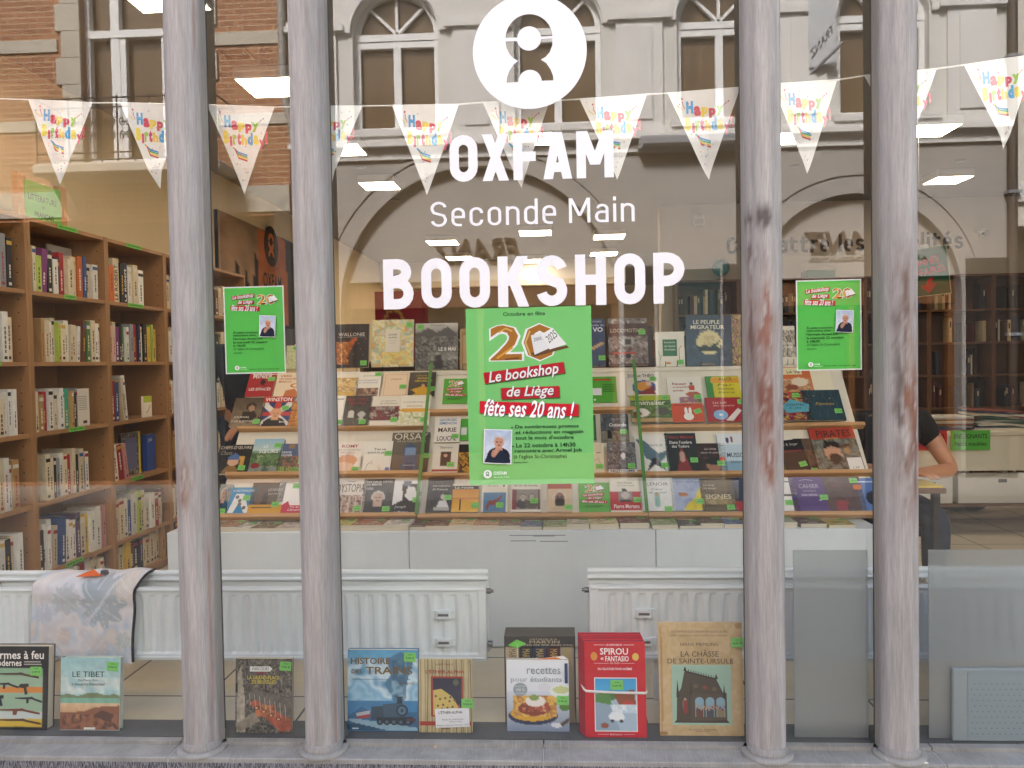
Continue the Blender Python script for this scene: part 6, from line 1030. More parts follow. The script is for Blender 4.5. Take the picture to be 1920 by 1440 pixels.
# ---- leaf patterned cloth thrown over the left radiator
def cloth():
    M_CL = mat('printed_cloth', vcol=True, rough=.85, bump=((300, 300, 300), .15, .001))
    y0 = RY - .012; TL, TR = P(62, 1096, y=y0), P(252, 1104, y=y0); BL, BR = P(62, 1228, y=y0), P(250, 1243, y=y0); BKL, BKR = P(110, 1071, y=RY + .10), P(291, 1066, y=RY + .10)
    nu, nv = 70, 56; A = raster('c6cad2', [('n', 0, 0, 1, 1, ['c0c8d4', 'd9dce2', 'cfcbd0', 'dedad8', 'bcc8d6', 'd6cdc8'], 4), ('v', 9, .05)], nu, nv)
    def leaf(cx, cy, s, rot, col, rib):
        U, V = np.meshgrid(np.linspace(0, 1, nu), np.linspace(0, 1, nv)); c, sn = math.cos(rot), math.sin(rot); x = ((U - cx) * c + (V - cy) * sn * .8) / s; y = (-(U - cx) * sn + (V - cy) * c * .8) / s
        r = np.hypot(x, y); th = np.arctan2(y, x); rim = .75 + .22 * np.cos(th) + .14 * np.cos(9 * th); m = (r < rim); A[m] = A[m] * .35 + np.array(hexc(col)) * .65
        rb = m & ((np.abs(np.sin(4.5 * th)) < .12) | (np.abs(y) < .05)); A[rb] = A[rb] * .4 + np.array(hexc(rib)) * .6
    leaf(.66, .42, .27, -.9, '93a3ac', 'dfe2e4'); leaf(.30, .34, .16, .6, 'a9b2b8', 'cfd2d6'); leaf(.9, .8, .1, -1.2, 'b2bcb4', 'dadad8'); leaf(.68, .82, .11, 2.4, 'cfc3c2', 'e2dcda'); leaf(.30, .76, .1, .3, 'd4c0b4', 'e2d4cc'); leaf(.88, .2, .14, .4, 'd6cabd', 'e6ded4'); leaf(.12, .5, .11, 1.5, 'b4bfd0', 'd8dce4')
    mb = MB(); vs = []
    for j in range(nv):
        v = j / (nv - 1)
        for i in range(nu):
            u = i / (nu - 1)
            if v < .22: t = v / .22; q = (BKL * (1 - u) + BKR * u) * (1 - t) + (TL * (1 - u) + TR * u) * t; q = q + np.array([0, 0, .016 * math.sin(t * math.pi) + .004 * math.sin(u * 17)])
            else: t = (v - .22) / .78; q = (TL * (1 - u) + TR * u) * (1 - t) + (BL * (1 - u) + BR * u) * t; q = q + np.array([.003 * math.sin(t * 7), -.004 - .006 * math.sin(u * 11 + t * 2.5) * t - .01 * math.exp(-((t - .12) / .08) ** 2) * .5, 0])
            vs.append(q)
    mb.add(vs, [(j * nu + i, j * nu + nu + i, j * nu + nu + i + 1, j * nu + i + 1) for j in range(nv - 1) for i in range(nu - 1)], vcol=[tuple(c) for c in A.reshape(-1, 3)], smooth=True)
    o = mb.build('cloth', M_CL, label='pale leaf patterned cloth with black edging hung over the left radiator', cat='cloth')
    so_ = o.modifiers.new('thickness', 'SOLIDIFY'); so_.thickness = .003; so_.offset = 1
    e = MB(); e.tube([Vector(vs[j * nu + nu - 1]) + Vector((.002, -.001, .001)) for j in range(0, nv, 2)], .0055, 6); e.build('black_edging', M_BLACKC, o)
    q = P(172, 1079, y=RY + .03); tg = MB()
    tg.add([(q[0] - .045, q[1] - .035, q[2] + .004), (q[0] + .055, q[1] - .02, q[2] + .004), (q[0] + .01, q[1] - .005, q[2] + .026)], [(0, 1, 2)], 'e0641e').add([(q[0] - .043, q[1] - .034, q[2] + .0035), (q[0] + .01, q[1] - .004, q[2] + .026), (q[0] + .055, q[1] - .019, q[2] + .0035), (q[0] + .0, q[1] + .02, q[2] + .004)], [(0, 1, 2), (0, 2, 3)], 'c8561a')
    tg.build('orange_price_tag', M_PAPER, label='folded orange price tag clipped to the leaf patterned cloth', cat='price tag')
    q = P(196, 1074, y=RY + .04); c = MB(); c.prism([(q[1] - .012, q[2] - .004), (q[1] + .012, q[2] - .004), (q[1] + .004, q[2] + .01), (q[1] - .004, q[2] + .01)], q[0] - .012, q[0] + .012, 'x'); cl_ = c.build('bulldog_clip', M_BLACK, label='small black binder clip gripping the orange tag on the cloth', cat='clip')
    w = MB()
    for s in (-.006, .006): w.tube([(q[0] + s, q[1], q[2] + .008), (q[0] + s + .004, q[1] - .004, q[2] + .028), (q[0] + s + .01, q[1] - .004, q[2] + .028), (q[0] + s + .008, q[1], q[2] + .008)], .0012, 5)
    w.build('wire_arm', M_METAL, cl_)
cloth()

# ---- books standing behind the glass, on the inner ledge
GW = 'second-hand books standing along the window ledge'
def window_book(xl, xr, yb, yt, T, bgc, ops, label, price, spine=None, hard=True, yaw=0, lean=5, name='book', cat='book', res=(64, 72), ptext='5,00 €', y=None):
    a = P(xl, yb, z=.0008); 
    if y is not None: a = P(xl, yb, y=y); a[2] = .0008
    a[1] = max(a[1], .014); U, V, N_ = tilt_axes(lean, yaw); b = P(xr, yb, y=a[1]); t = onslope((xl + xr) / 2, yt, 0, phi=lean, base=a); h = float(np.dot(t - a, V)); w = (b[0] - a[0]) / math.cos(rad(yaw))
    pr2 = None
    o = book(name, label, cat, GW, frame(a, U, V, N_), w, h, T, bgc, ops, res, spine=spine, hard=hard)
    if price:
        x, y_, an = price; me = price_mesh(ptext); share('price_sticker', me, o, Matrix.Translation((x * w - .018, (1 - y_) * h - .013, .0016 + .0002 * len(ops))) @ Matrix.Rotation(rad(an), 4, 'Z') @ Matrix.Scale(1.15, 4))
    return o, w, h, a
def gun(y, col, s=1, flip=False, x0=0., L=.8, kind=0):
    X = lambda q: x0 + (L - q * L if flip else q * L)
    if kind == 2: return [('P', [(X(.0), y + .02), (X(.1), y - .02), (X(.45), y - .025), (X(.45), y + .01), (X(.35), y + .02), (X(.42), y + .1), (X(.3), y + .11), (X(.25), y + .03)], col)]
    o = [('P', [(X(0), y - .006), (X(.55), y - .014), (X(.62), y - .02), (X(.72), y + .0), (X(1), y + .03), (X(1), y + .055), (X(.8), y + .035), (X(.62), y + .012), (X(.3), y + .012), (X(0), y + .004)], col)]
    if kind == 1: o += [('P', [(X(.42), y + .01), (X(.52), y + .01), (X(.5), y + .06), (X(.42), y + .06)], col)]
    return o
window_book(-24, 88, 1368, 1212, .04, '18181a', [('r', .04, .26, .92, .97, '9ab89a'), ('r', .04, .26, .92, .36, '8ab08c'), ('r', .04, .48, .92, .56, 'd88a3a'), ('r', .04, .78, .92, .86, 'c8d4d0'), ('r', .04, .86, .92, .97, 'd8b83a')] + gun(.33, '4a3020', x0=.05, L=.8, flip=False) + gun(.45, '26262a', x0=.06, L=.45, kind=1) + gun(.47, '2a2420', x0=.5, L=.4, kind=2) + gun(.61, '22262a', x0=.08, L=.42, kind=2) + gun(.62, '1e2428', x0=.46, L=.45, kind=1) + gun(.76, '7a3a2a', x0=.1, L=.78, kind=1) + gun(.88, '5a3a20', x0=.1, L=.8) +
            [TT('Armes à feu', .06, .05, .93, .15, 'f0ece4'), TT('modernes', .06, .155, .56, .235, 'f0ece4'), ('R', .6, .175, .88, .19, 'a8a49c'), ('R', .6, .205, .9, .22, 'a8a49c'), TT('Grund', .46, .945, .62, .965, '3a3420', 'i')], 'thick black book of rifles and pistols on green and orange bands, far left', (.80, .30, 0), spine='141416', yaw=0, ptext='5,00 €')
window_book(112, 224, 1369, 1233, .024, 'a9c9c6', [('g', '9fc8ca', 'b9d4cc', 0, .5), ('n', 0, .28, 1, .5, ['a4cacb', 'c4d8d2', 'd4ddd6', 'a9cccb'], 5), ('p', [(0, .52), (.12, .5), (.3, .53), (.45, .49), (.6, .48), (.75, .52), (.9, .5), (1, .53), (1, .58), (0, .58)], '7a8a62'), ('r', 0, .56, 1, .62, '7fb49c'), ('g', 'e0c29a', 'c99a70', .62, .76), ('p', [(0, .76), (.4, .74), (.6, .68), (1, .66), (1, 1), (0, 1)], '8a5840'), ('n', .02, .78, .98, .98, ['6a4434', 'a06a4a', '8a5a42', '4a342a', 'b47c58'], 6), ('p', [(.55, .8), (.7, .72), (.9, .78), (.85, .9)], '5a3a2e'), ('v', 12, .1), TT('LE TIBET', .2, .19, .74, .265, '2c3a40', ''), TT('De Marco Polo', .3, .295, .64, .325, '3a4648', ''), TT('à Alexandra David-Néel', .2, .345, .74, .38, '3a4648', ''), ('R', .41, .955, .6, .985, 'e4e4dc')], 'hardback of a Tibetan plain with hills under a pale sky, in front of cloth', (.86, .12, -4), spine='33507c', yaw=0, ptext='8,00 €')
window_book(441, 547, 1374, 1235, .018, '4a443e', [('n', 0, 0, 1, 1, ['3a3834', '6a645a', '2a2826', '8a8478', '4a443e', '202020'], 14), ('p', [(.02, 1), (.04, .2), (.1, .1), (.16, .5), (.18, 1)], 'b4aa98'), ('p', [(.22, .52), (.3, .4), (1, .55), (1, .8), (.9, .8)], '6a645c'), ('p', [(.24, .6), (.34, .55), (1, .82), (.98, .96), (.8, .98)], 'b0583a'), ('n', .36, .62, .7, .78, ['b0583a', 'c87a4a', '7a3020', 'd0a060'], 12), ('p', [(0, .88), (.35, .72), (.44, .84), (.05, 1)], '8e8474'), ('v', 16, .3)] +
            [('L', [(.25 + .09 * k, .47 + .02 * k), (.27 + .09 * k, .62 + .03 * k)], 'c8c0b0', .008) for k in range(8)] + [('E', .38 + .13 * k, .66 + .05 * k, .045, .025, '6a2a1c') for k in range(4)] + [('E', .38 + .13 * k, .66 + .05 * k, .025, .014, 'e0b080') for k in range(4)] +
            [('P', [(.26, .1), (.62, .1), (.66, .135), (.62, .17), (.26, .17)], 'e8e8e4'), TT('PARCOURS', .3, .112, .6, .155, '2a3a3c', 'i'), ('R', .38, .18, .55, .2, '8a2430'), TT('LA GRAND-PLACE', .22, .225, .78, .275, 'd8c23a'), TT('DE BRUXELLES', .3, .285, .72, .335, 'd8c23a')], 'paperback with an aerial view of an old city square and flower carpet', (.88, .1, -3), hard=False, ptext='7,50 €')
window_book(652, 784, 1370, 1219, .03, '3f84b4', [('g', '5aa4cc', 'a8cfe0', 0, .55), ('n', 0, .1, 1, .62, ['6aa8cc', 'a8d0e4', '7fb4d2', 'd4e8f0', '62a2c8'], 3), ('p', [(.66, .72), (.62, .55), (.52, .42), (.62, .3), (.55, .12), (.75, .02), (.95, .1), (.88, .3), (.82, .5), (.8, .72)], '4f7f9f'), ('n', .62, .12, .84, .6, ['5a86a2', '3a6684', '8ab0c4', '466f8a'], 6), ('p', [(0, .82), (.2, .7), (.4, .8), (1, .76), (1, 1), (0, 1)], '2f6690'), ('p', [(0, .86), (.12, .85), (1, .96), (1, 1), (.3, 1)], '8fb4c6'), ('p', [(0, .92), (.1, .9), (.6, 1), (0, 1)], '24506e'), ('v', 10, .08),
            ('P', [(.12, .78), (.32, .745), (.32, .83), (.14, .845)], 'b8bcc0'), ('P', [(.13, .82), (.32, .79), (.32, .83), (.14, .85)], 'a83a3a'), ('P', [(.34, .70), (.52, .69), (.54, .84), (.34, .86)], '2c4656'), ('P', [(.5, .67), (.74, .65), (.82, .7), (.82, .82), (.52, .85)], '3a5a6e'), ('E', .775, .745, .085, .075, '1e3444'), ('E', .775, .745, .06, .052, '54748a'), ('E', .775, .745, .02, .018, '203848'), ('P', [(.70, .66), (.71, .58), (.77, .58), (.78, .66)], '203646'), ('R', .69, .572, .79, .588, '2c4454'), ('P', [(.4, .83), (.92, .82), (.96, .87), (.9, .92), (.44, .9)], '1c303e')] + [('E', .46 + .1 * k, .885, .045, .04, '152632') for k in range(5)] + [('E', .46 + .1 * k, .885, .025, .022, '4a6476') for k in range(5)] + [('R', .84, .84, .97, .87, '5a3438'),
            TT('HISTOIRE', .05, .09, .61, .17, '7a5f2c'), TT('DES', .06, .235, .21, .285, '7a5f2c'), TT('TRAINS', .26, .2, .93, .295, '7a5f2c'), ('R', .07, .355, .9, .36, '4a7a98'), TT('Colin Garratt', .68, .385, .96, .42, '7a5f2c', ''), ('R', .07, .955, .16, .97, 'd8e4ea')], 'large blue hardback with a steam engine under a tower of smoke', (.88, .085, -3), spine='2a6a9c', ptext='5,00 €')
o, w, h, a = window_book(786, 886, 1373, 1236, .012, 'c2b48a', [('v', 5, .1)] + [('L', [(.03 + .045 * k + (.01 * math.sin(k * 2.3)), 0), (.035 + .045 * k, .4), (.025 + .045 * k + .01 * math.cos(k * 3), 1)], ['6a5a3a', 'd8cca4', '8a7a50'][k % 3], .008 + .006 * (k % 2)) for k in range(22)] + [TT('ALBERT BAILLY', .32, .055, .66, .08, '8a3a2c', ''), TT("L'ÉTHER-ALPHA", .13, .135, .86, .19, 'a83a2c'), ('R', .23, .23, .83, .78, 'a8402e'), ('R', .265, .255, .8, .76, '2e3044'), ('P', [(.27, .42), (.42, .4), (.62, .5), (.76, .66), (.78, .76), (.27, .76)], 'd0b868')] + [('E', .32 + .37 * ((k * 37 % 100) / 100), .5 + .22 * ((k * 53 % 100) / 100), .022, .016, '6a5a34') for k in range(11)] + [('E', .70, .31, .055, .045, '5a6a52'), ('P', [(.72, .68), (.76, .6), (.79, .7)], 'c8542c'), ('R', .02, .84, .98, .895, 'a83a2c'), ('R', .42, .93, .58, .945, '8a6a4a')], 'old cream paperback with a cratered moon in a red frame', (.9, .6, 0), hard=False, ptext='9,00 €')
sl_ = MB(); M_ = None; draw(sl_, None, .118, .064, 'e4e4e6', [TT("L'ÉTHER-ALPHA", .1, .1, .8, .28, '2a2a2e'), ('R', .48, .4, .5, .42, '3a3a3e'), TT('Roman de science-fiction', .2, .52, .82, .62, '6a6a74', ''), TT("d'Albert Bailly", .4, .66, .78, .75, '6a6a74', ''), TT('Édition originale Hachette 1929', .04, .82, .97, .92, '4a4a54', '')]); sl_.build('title_slip', M_PAPER, o, M=Matrix.Translation((w * .32, h * .075, .009)) @ Matrix.Rotation(rad(2), 4, 'Z'))
# boxed set of fat novels behind the recipe book
bx = empty('boxed_novels', tuple(P(1017, 1352, y=.17)), 'dark slipcase holding a row of fat novels behind the recipe book', 'boxed books', GW); ya = .12
a, b = P(948, 1362, y=ya), P(1081, 1362, y=ya); zt = float(P(1010, 1193, y=ya + .0)[2]); dpt = .13
MB().box(a[0], b[0], ya, ya + dpt, zt - .036, zt - .033).box(a[0], a[0] + .003, ya, ya + dpt, .001, zt - .036).box(b[0] - .003, b[0], ya, ya + dpt, .001, zt - .036).box(a[0], b[0], ya + dpt - .003, ya + dpt, .001, zt - .0365).build('slipcase', mat('dark_card', '34322f', rough=.6), bx)
mb = MB(); wd = b[0] - a[0]
Mt = frame((a[0], ya - .0008, zt - .036), (1, 0, 0), (0, 0, 1), (0, -1, 0)); mb.box(a[0] + .0, b[0] - .0, ya, ya + dpt - .03, zt - .0325, zt - .001, '34322f'); mb.box(a[0], b[0], ya - .0004, ya - .0001, zt - .036, zt, '3a3733')
put_text(mb, 'GEORGE R.R.', .36 * wd, .022, .76 * wd, .0285, .0004, 'b8a888', Mt); put_text(mb, 'MARTIN', .36 * wd, .0115, .78 * wd, .0205, .0004, 'c8b894', Mt); put_text(mb, 'A SONG OF ICE AND FIRE', .12 * wd, .003, .96 * wd, .0075, .0004, 'c8c0a8', Mt, True)
mb.build('title_band', M_PRINT, bx)
n = 5
for k, c in enumerate(('b8a888', '22262e', '26344c', '4a2028', 'a89a80')):
    x0, x1 = a[0] + .004 + (wd - .008) * k / n, a[0] + .004 + (wd - .008) * (k + 1) / n - .0015; mb = MB(); mb.box(x0, x1, ya + .002, ya + dpt - .006, .002, zt - .04, c)
    Ms = frame((x0, ya + .0012, .01), (1, 0, 0), (0, 0, 1), (0, -1, 0)); Mr = Ms @ Matrix(((0, 1, 0, 0), (-1, 0, 0, 0), (0, 0, 1, 0), (0, 0, 0, 1))); tw = x1 - x0
    put_text(mb, 'MARTIN', -(zt - .056), .25 * tw, -(zt - .056) + .055, .8 * tw, 0, 'c8b060' if k else '5a4a3a', Mr); put_text(mb, 'GEORGE R.R.', -(zt - .056) + .06, .3 * tw, -(zt - .056) + .1, .6 * tw, 0, '8a7a60', Mr)
    mb.build('novel', M_PRINT, bx)
q = P(968, 1207, y=ya - .004); lt = MB(); lt.add([(q[0] - .03, q[1] - .004, q[2] - .004), (q[0] + .004, q[1] - .008, q[2] - .014), (q[0] + .036, q[1] - .004, q[2] + .002), (q[0] + .002, q[1] - .002, q[2] + .016)], [(0, 1, 2, 3)], '6fbf4a'); lt.tube([(q[0] + .005, q[1] - .007, q[2]), (q[0] + .004, q[1] - .01, q[2] - .045)], .0012, 5, 'e0e0d8'); lt.build('green_tag', M_PAPER, bx)
o, w, h, a_ = window_book(951, 1068, 1371, 1237, .02, 'e6e8ea', [('g', 'eceef0', 'dfe4ea', 0, .45), ('g', 'd0d8e2', '7d8da4', .45, 1), ('e', .42, .78, .4, .13, '26304e'), ('e', .42, .75, .36, .11, 'd8a42c'), ('n', .1, .5, .8, .8, ['d09a34', 'e8c060', 'b06a34', 'd8b050'], 9), ('e', .44, .68, .26, .10, '8a3a28'), ('n', .24, .6, .68, .72, ['7a3020', 'b85a3a', '5a2a1c', 'd8785a', 'c8b888'], 14), ('e', .46, .58, .16, .075, 'ece4da'), ('e', .44, .53, .08, .04, '8aa050'), ('e', .86, .44, .17, .09, 'e8ece8'), ('e', .87, .42, .13, .055, 'c8d090'), ('e', .6, .39, .1, .06, 'dcdce0'), ('e', .93, .66, .09, .05, '5a8a3a'), ('e', .8, .91, .1, .035, 'dcdfe4'), ('p', [(.85, .89), (1, .8), (1, .86), (.88, .93)], '5a4638'), ('r', .2, .44, .34, .452, 'c8cdd2'),
            ('E', .22, .415, .115, .095, '9aa3a8'), TT('100 %', .15, .4, .29, .435, 'e4e8ea', ''), TT('RECETTES', .14, .36, .3, .38, 'd8dcde', ''), TT('TESTÉES', .14, .455, .3, .475, 'd8dcde', ''), TT('recettes', .33, .105, .87, .195, '8a9298', ''), TT('pour étudiants', .07, .235, .89, .325, '98a0a6', ''), ('R', .935, .045, .985, .325, '2a3a66')], 'white student recipe book with a bowl of tortilla salad', (.88, .565, -3), hard=False, ptext='5,50 €')
ob = MB(); ob.add([(w * .45, h + .001, -.004), (w * .92, h + .012, -.006), (w * .99, h + .001, -.004)], [(0, 1, 2)], 'e8e8e4'); ob.add([(w * .42, h + .0005, -.003), (w * .8, h + .008, -.0045), (w * .9, h + .0005, -.003)], [(0, 1, 2)], 'd87a34'); ob.build('loose_leaf', M_PAPER, o, M=Matrix())
# bundle of red comics under a white elastic
cb_ = empty('comic_bundle', tuple(P(1155, 1375, z=.001)), 'bundle of red comic albums held together by a white elastic band', 'comics', GW)
off_ = Vector(cb_.location)
for k in range(6):
    xl, xr, yb, yt = 1098 - 3 * k * (k < 4) - (k >= 4) * 12, 1213 - 1.2 * k, 1376, 1206 - 3.0 * k; y = .016 + .008 * k
    a = P(1098 - 2.2 * k, yb, y=.016); a[1] = y; a[2] = .001; U, V, N_ = tilt_axes(5); b = P(1213 - 1.2 * k, yb, y=.016); h = float(P(1150, 1206, y=.03)[2]) + .0035 * k; w = b[0] - a[0]
    Mk = Matrix.Translation(-off_) @ frame(a, U, V, N_); mb = MB(); ops = []
    if k == 0:
        sn = [('p', [(.0, 0), (1, 0), (1, 1), (0, 1)], 'a8bccc'), ('g', '3a9ad0', '4aa8d8', 0, .25), ('e', .3, .33, .25, .1, '4a7a3a'), ('p', [(0, .3), (.35, .26), (.4, .5), (0, .5)], '5a8a4a'), ('p', [(.45, .3), (.95, .2), (1, .6), (.6, .55)], '8a4a2a'), ('e', .8, .5, .14, .08, 'b83a34'), ('n', .3, .5, 1, .66, ['e0e8ee', 'b8ccd8', 'f0f4f6'], 6), ('p', [(0, .45), (.35, .5), (.6, 1), (0, 1)], '90a6b8'), ('p', [(.3, .72), (.4, .64), (.65, .66), (.72, .74), (.66, .82), (.36, .8)], 'e8ecee'), ('e', .4, .81, .05, .03, '2a2a2e'), ('e', .63, .82, .05, .03, '2a2a2e'), ('e', .22, .9, .1, .05, '8a4a34')]
        draw(mb, Matrix.Translation((.155 * w, .06 * h, .0006)), .70 * w, .565 * h, 'e8e4dc', []); draw(mb, Matrix.Translation((.17 * w, .07 * h, .001)), .67 * w, .545 * h, 'a8bccc', sn, (44, 50))
        ops = [TT('LES AVENTURES DE', .36, .022, .62, .042, 'f4e8e8'), ('R', .16, .03, .34, .034, 'f4e8e8'), ('R', .64, .03, .82, .034, 'f4e8e8'), TT('SPIROU', .26, .065, .72, .135, 'f8f4f0'), TT('et', .27, .16, .32, .19, 'f8f4f0'), TT('FANTASIO', .345, .148, .73, .205, 'f8f4f0'), ('R', .16, .223, .4, .226, 'f4e8e8'), ('R', .6, .223, .82, .226, 'f4e8e8'), TT('PAR TEHEM', .42, .216, .58, .232, 'f4d8d8', ''), TT('DU GLUCOSE POUR NOÉMIE', .22, .265, .78, .295, 'f4e8e8'), TT('ÉDITION COLLECTOR', .4, .958, .6, .975, 'f4d8d8'), ('R', .2, .965, .38, .968, 'f4e8e8'), ('R', .62, .965, .8, .968, 'f4e8e8'), ('E', .16, .15, .055, .045, 'd8923a'), ('E', .84, .155, .055, .04, 'e4c05a')]
    draw(mb, None, w, h, 'c81a28' if k % 2 == 0 else 'a81a3c', ops); mb.box(0, w, 0, h, -.007, -.0004, 'c42040' if k % 2 else 'b81838'); mb.box(-.0004, .0006, .001, h - .001, -.0074, -.0006, '5a1420')
    mb.build('comic_album', M_PRINT, cb_, M=Mk)
    if k == 0: share('price_sticker', price_mesh('5,50 €'), cb_, Mk @ Matrix.Translation((.42 * w, .50 * h, .0042)) @ Matrix.Scale(1.2, 4)); W0, H0, M0 = w, h, Mk
eb = MB(); eb.tube([(-.012, H0 * .53, -.045), (-.003, H0 * .50, -.004), (.004, H0 * .485, .004), (W0 * .5, H0 * .472, .0055), (W0 - .002, H0 * .466, .004), (W0 + .003, H0 * .475, -.004), (W0 - .003, H0 * .49, -.045)], .0042, 8, 'e8e2da'); eb.build('elastic_band', M_PRINT, cb_, M=M0)
# the big old art portfolio
shr = 'b4a88a'
o, w, h, a = window_book(1238, 1396, 1379, 1167, .012, 'c7ab7d', [('n', 0, 0, 1, 1, ['c8ae80', 'cdb388', 'c4a878', 'ceb58c', 'c8ac7c'], 5), ('e', .03, .5, .012, .5, 'b08a5a'), ('e', .04, .98, .05, .02, 'a07a4a'), ('e', .97, .03, .05, .03, 'b08c5c'), ('v', 18, .06), ('R', .15, .375, .86, .905, '9fc0ac'), ('L', [(.155, .38), (.855, .38)], 'b4cdbb', .006),
            ('P', [(.2, .86), (.8, .86), (.83, .885), (.17, .885)], '3a3026'), ('P', [(.2, .86), (.21, .64), (.26, .58), (.38, .6), (.38, .875), (.2, .87)], '4a4032'), ('P', [(.38, .6), (.80, .62), (.80, .86), (.38, .875)], '564a3a'), ('P', [(.25, .62), (.30, .44), (.33, .43), (.68, .5), (.77, .64), (.4, .62)], '4c4234'), ('P', [(.29, .43), (.31, .385), (.33, .43)], '33291f'), ('L', [(.31, .43), (.68, .5)], '2a221a', .016), ('P', [(.66, .5), (.68, .45), (.7, .5)], '33291f'), ('P', [(.2, .66), (.215, .5), (.24, .66)], '3a3026'), ('P', [(.75, .68), (.77, .54), (.79, .68)], '3a3026'), ('P', [(.36, .64), (.375, .5), (.39, .64)], '3a3026')] +
            [('L', [(.32 + .03 * k, .432 + .0058 * k), (.32 + .03 * k, .405 + .0058 * k)], '2e261c', .008) for k in range(12)] + [('E', .3, .72, .032, .06, '7a6a4a'), ('P', [(.28, .8), (.29, .69), (.31, .67), (.33, .7), (.335, .8)], '8a2a30'), ('E', .305, .675, .012, .01, 'c8a080')] +
            [q for k in range(3) for q in (('R', .42 + .125 * k, .69, .525 + .125 * k, .83, '8aa0a4'), ('E', .4725 + .125 * k, .69, .052, .035, '86a8b8'), ('R', .43 + .125 * k, .76, .515 + .125 * k, .83, ['6a4434', '4a4a54', '8a7a5a'][k]))] + [('E', .435 + .0135 * (k * 7 % 26), .735 + .035 * ((k * 11 % 10) / 10), .011, .009, ['c8a080', 'b08a68', 'a83a34', '3a4a6a'][k % 4]) for k in range(22)] + [('E', .43 + .11 * k, .555 + .012 * k, .03, .018, ['6a5a44', '8a3a30', '6a5a44'][k]) for k in range(3)] +
            [TT('LES REPRODUCTIONS EN COULEURS', .15, .064, .82, .082, '7a5a3a', ''), TT('DES TABLEAUX DES MUSÉES DU MONDE', .15, .098, .82, .116, '7a5a3a', ''), TT('HANS MEMLING', .26, .172, .71, .2, '5a442c', ''), TT('LA CHÂSSE', .26, .235, .71, .295, '4a3624', ''), TT('DE SAINTE-URSULE', .1, .312, .88, .355, '4a3624', ''), TT('ÉDITIONS MARION', .34, .925, .66, .942, '6a5034', ''), ('R', .42, .95, .58, .954, '8a7050')], 'tall worn tan art portfolio with a Gothic reliquary on its cover', (.92, .175, 2), hard=False, lean=4, ptext='8,00 €', res=(80, 100))
bs = MB(); bs.add([(w * .93, h * .83, .012), (w * .99, h * .83, .012), (w * .99, h * .86, .012), (w * .93, h * .86, .012)], [(0, 1, 2, 3)], '8ac8d8'); bs.build('blue_label', M_STICK, o, M=Matrix())

# ---- frosted boards and the perforated box behind the right panes
def frost_mat():
    m = bpy.data.materials.new('frosted_acrylic'); m.use_nodes = True; nt = m.node_tree; N_ = nt.nodes; L = nt.links; N_.clear(); out = N_.new('ShaderNodeOutputMaterial'); mix = N_.new('ShaderNodeMixShader'); mix2 = N_.new('ShaderNodeMixShader')
    d = N_.new('ShaderNodeBsdfDiffuse'); d.inputs[0].default_value = (.62, .65, .66, 1); t = N_.new('ShaderNodeBsdfTranslucent'); t.inputs[0].default_value = (.7, .73, .74, 1); r = N_.new('ShaderNodeBsdfRefraction'); r.inputs['Roughness'].default_value = .3; r.inputs['IOR'].default_value = 1.12; r.inputs[0].default_value = (.9, .93, .94, 1)
    mix.inputs[0].default_value = .25; mix2.inputs[0].default_value = .6; L.new(d.outputs[0], mix.inputs[1]); L.new(t.outputs[0], mix.inputs[2]); L.new(mix.outputs[0], mix2.inputs[1]); L.new(r.outputs[0], mix2.inputs[2]); L.new(mix2.outputs[0], out.inputs[0]); return m
M_FROST = frost_mat()
for (x0, x1, y0, y1), lab in (((1490, 1628, 1375, 1032), 'narrow frosted board standing behind the pane between the two right columns'), ((1742, 2100, 1378, 1031), 'wide frosted board behind the far right pane')):
    a, b, t = P(x0, y0, y=.03), P(x1, y0, y=.03), P(x0, y1, y=.03); MB().box(a[0], b[0], .028, .033, .001, t[2]).build('frosted_board', M_FROST, label=lab, cat='frosted board')
a, b, t = P(1786, 1386, y=.008), P(2060, 1386, y=.008), P(1790, 1253, y=.008); pb = empty('perforated_box', ((a[0] + b[0]) / 2, .016, 0), 'pale grey box with a grid of small holes, standing low at the far right', 'box')
MB().bevbox(a[0], b[0], .0062, .0262, .001, t[2], .004).build('shell', mat('grey_box_plastic', '8e989c', rough=.5), pb)
fp = MB(); fp.bevbox(float(P(1815, 1380, y=.005)[0]), b[0] - .01, .0044, .0061, .012, t[2] - .006, .0006); fp.build('front_plate', mat('grey_plate', '87949a', rough=.5), pb)
hl = MB(); px0 = float(P(1822, 1370, y=.005)[0])
for i in range(22):
    for j in range(10):
        x = px0 + .018 * i + (.009 if j % 2 else 0); z = .028 + j * .0185
        if x < b[0] - .03 and z < t[2] - .02: hl.add([(x + .0032 * math.cos(k * 1.05), .0042, z + .0022 * math.sin(k * 1.05)) for k in range(6)], [tuple(range(6))])
hl.build('holes', mat('hole_shade', '6a757b', rough=.9), pb)
# ---- litter on the sill
for px, py, lab, c in ((816, 1401, 'tiny pinkish pebble on the sill below the blue train book', 'c8a890'), (1736, 1432, 'small white cigarette stub on the sill right of the fourth column', 'e0dccf')):
    q = P(px, py, z=-.012); m = MB(); m.ball((q[0], q[1], -.010), (.006, .005, .004) if px < 1000 else (.009, .004, .004), n=10); m.build('pebble' if px < 1000 else 'cigarette_stub', mat('litter', c, rough=.8), label=lab, cat='pebble' if px < 1000 else 'stub')

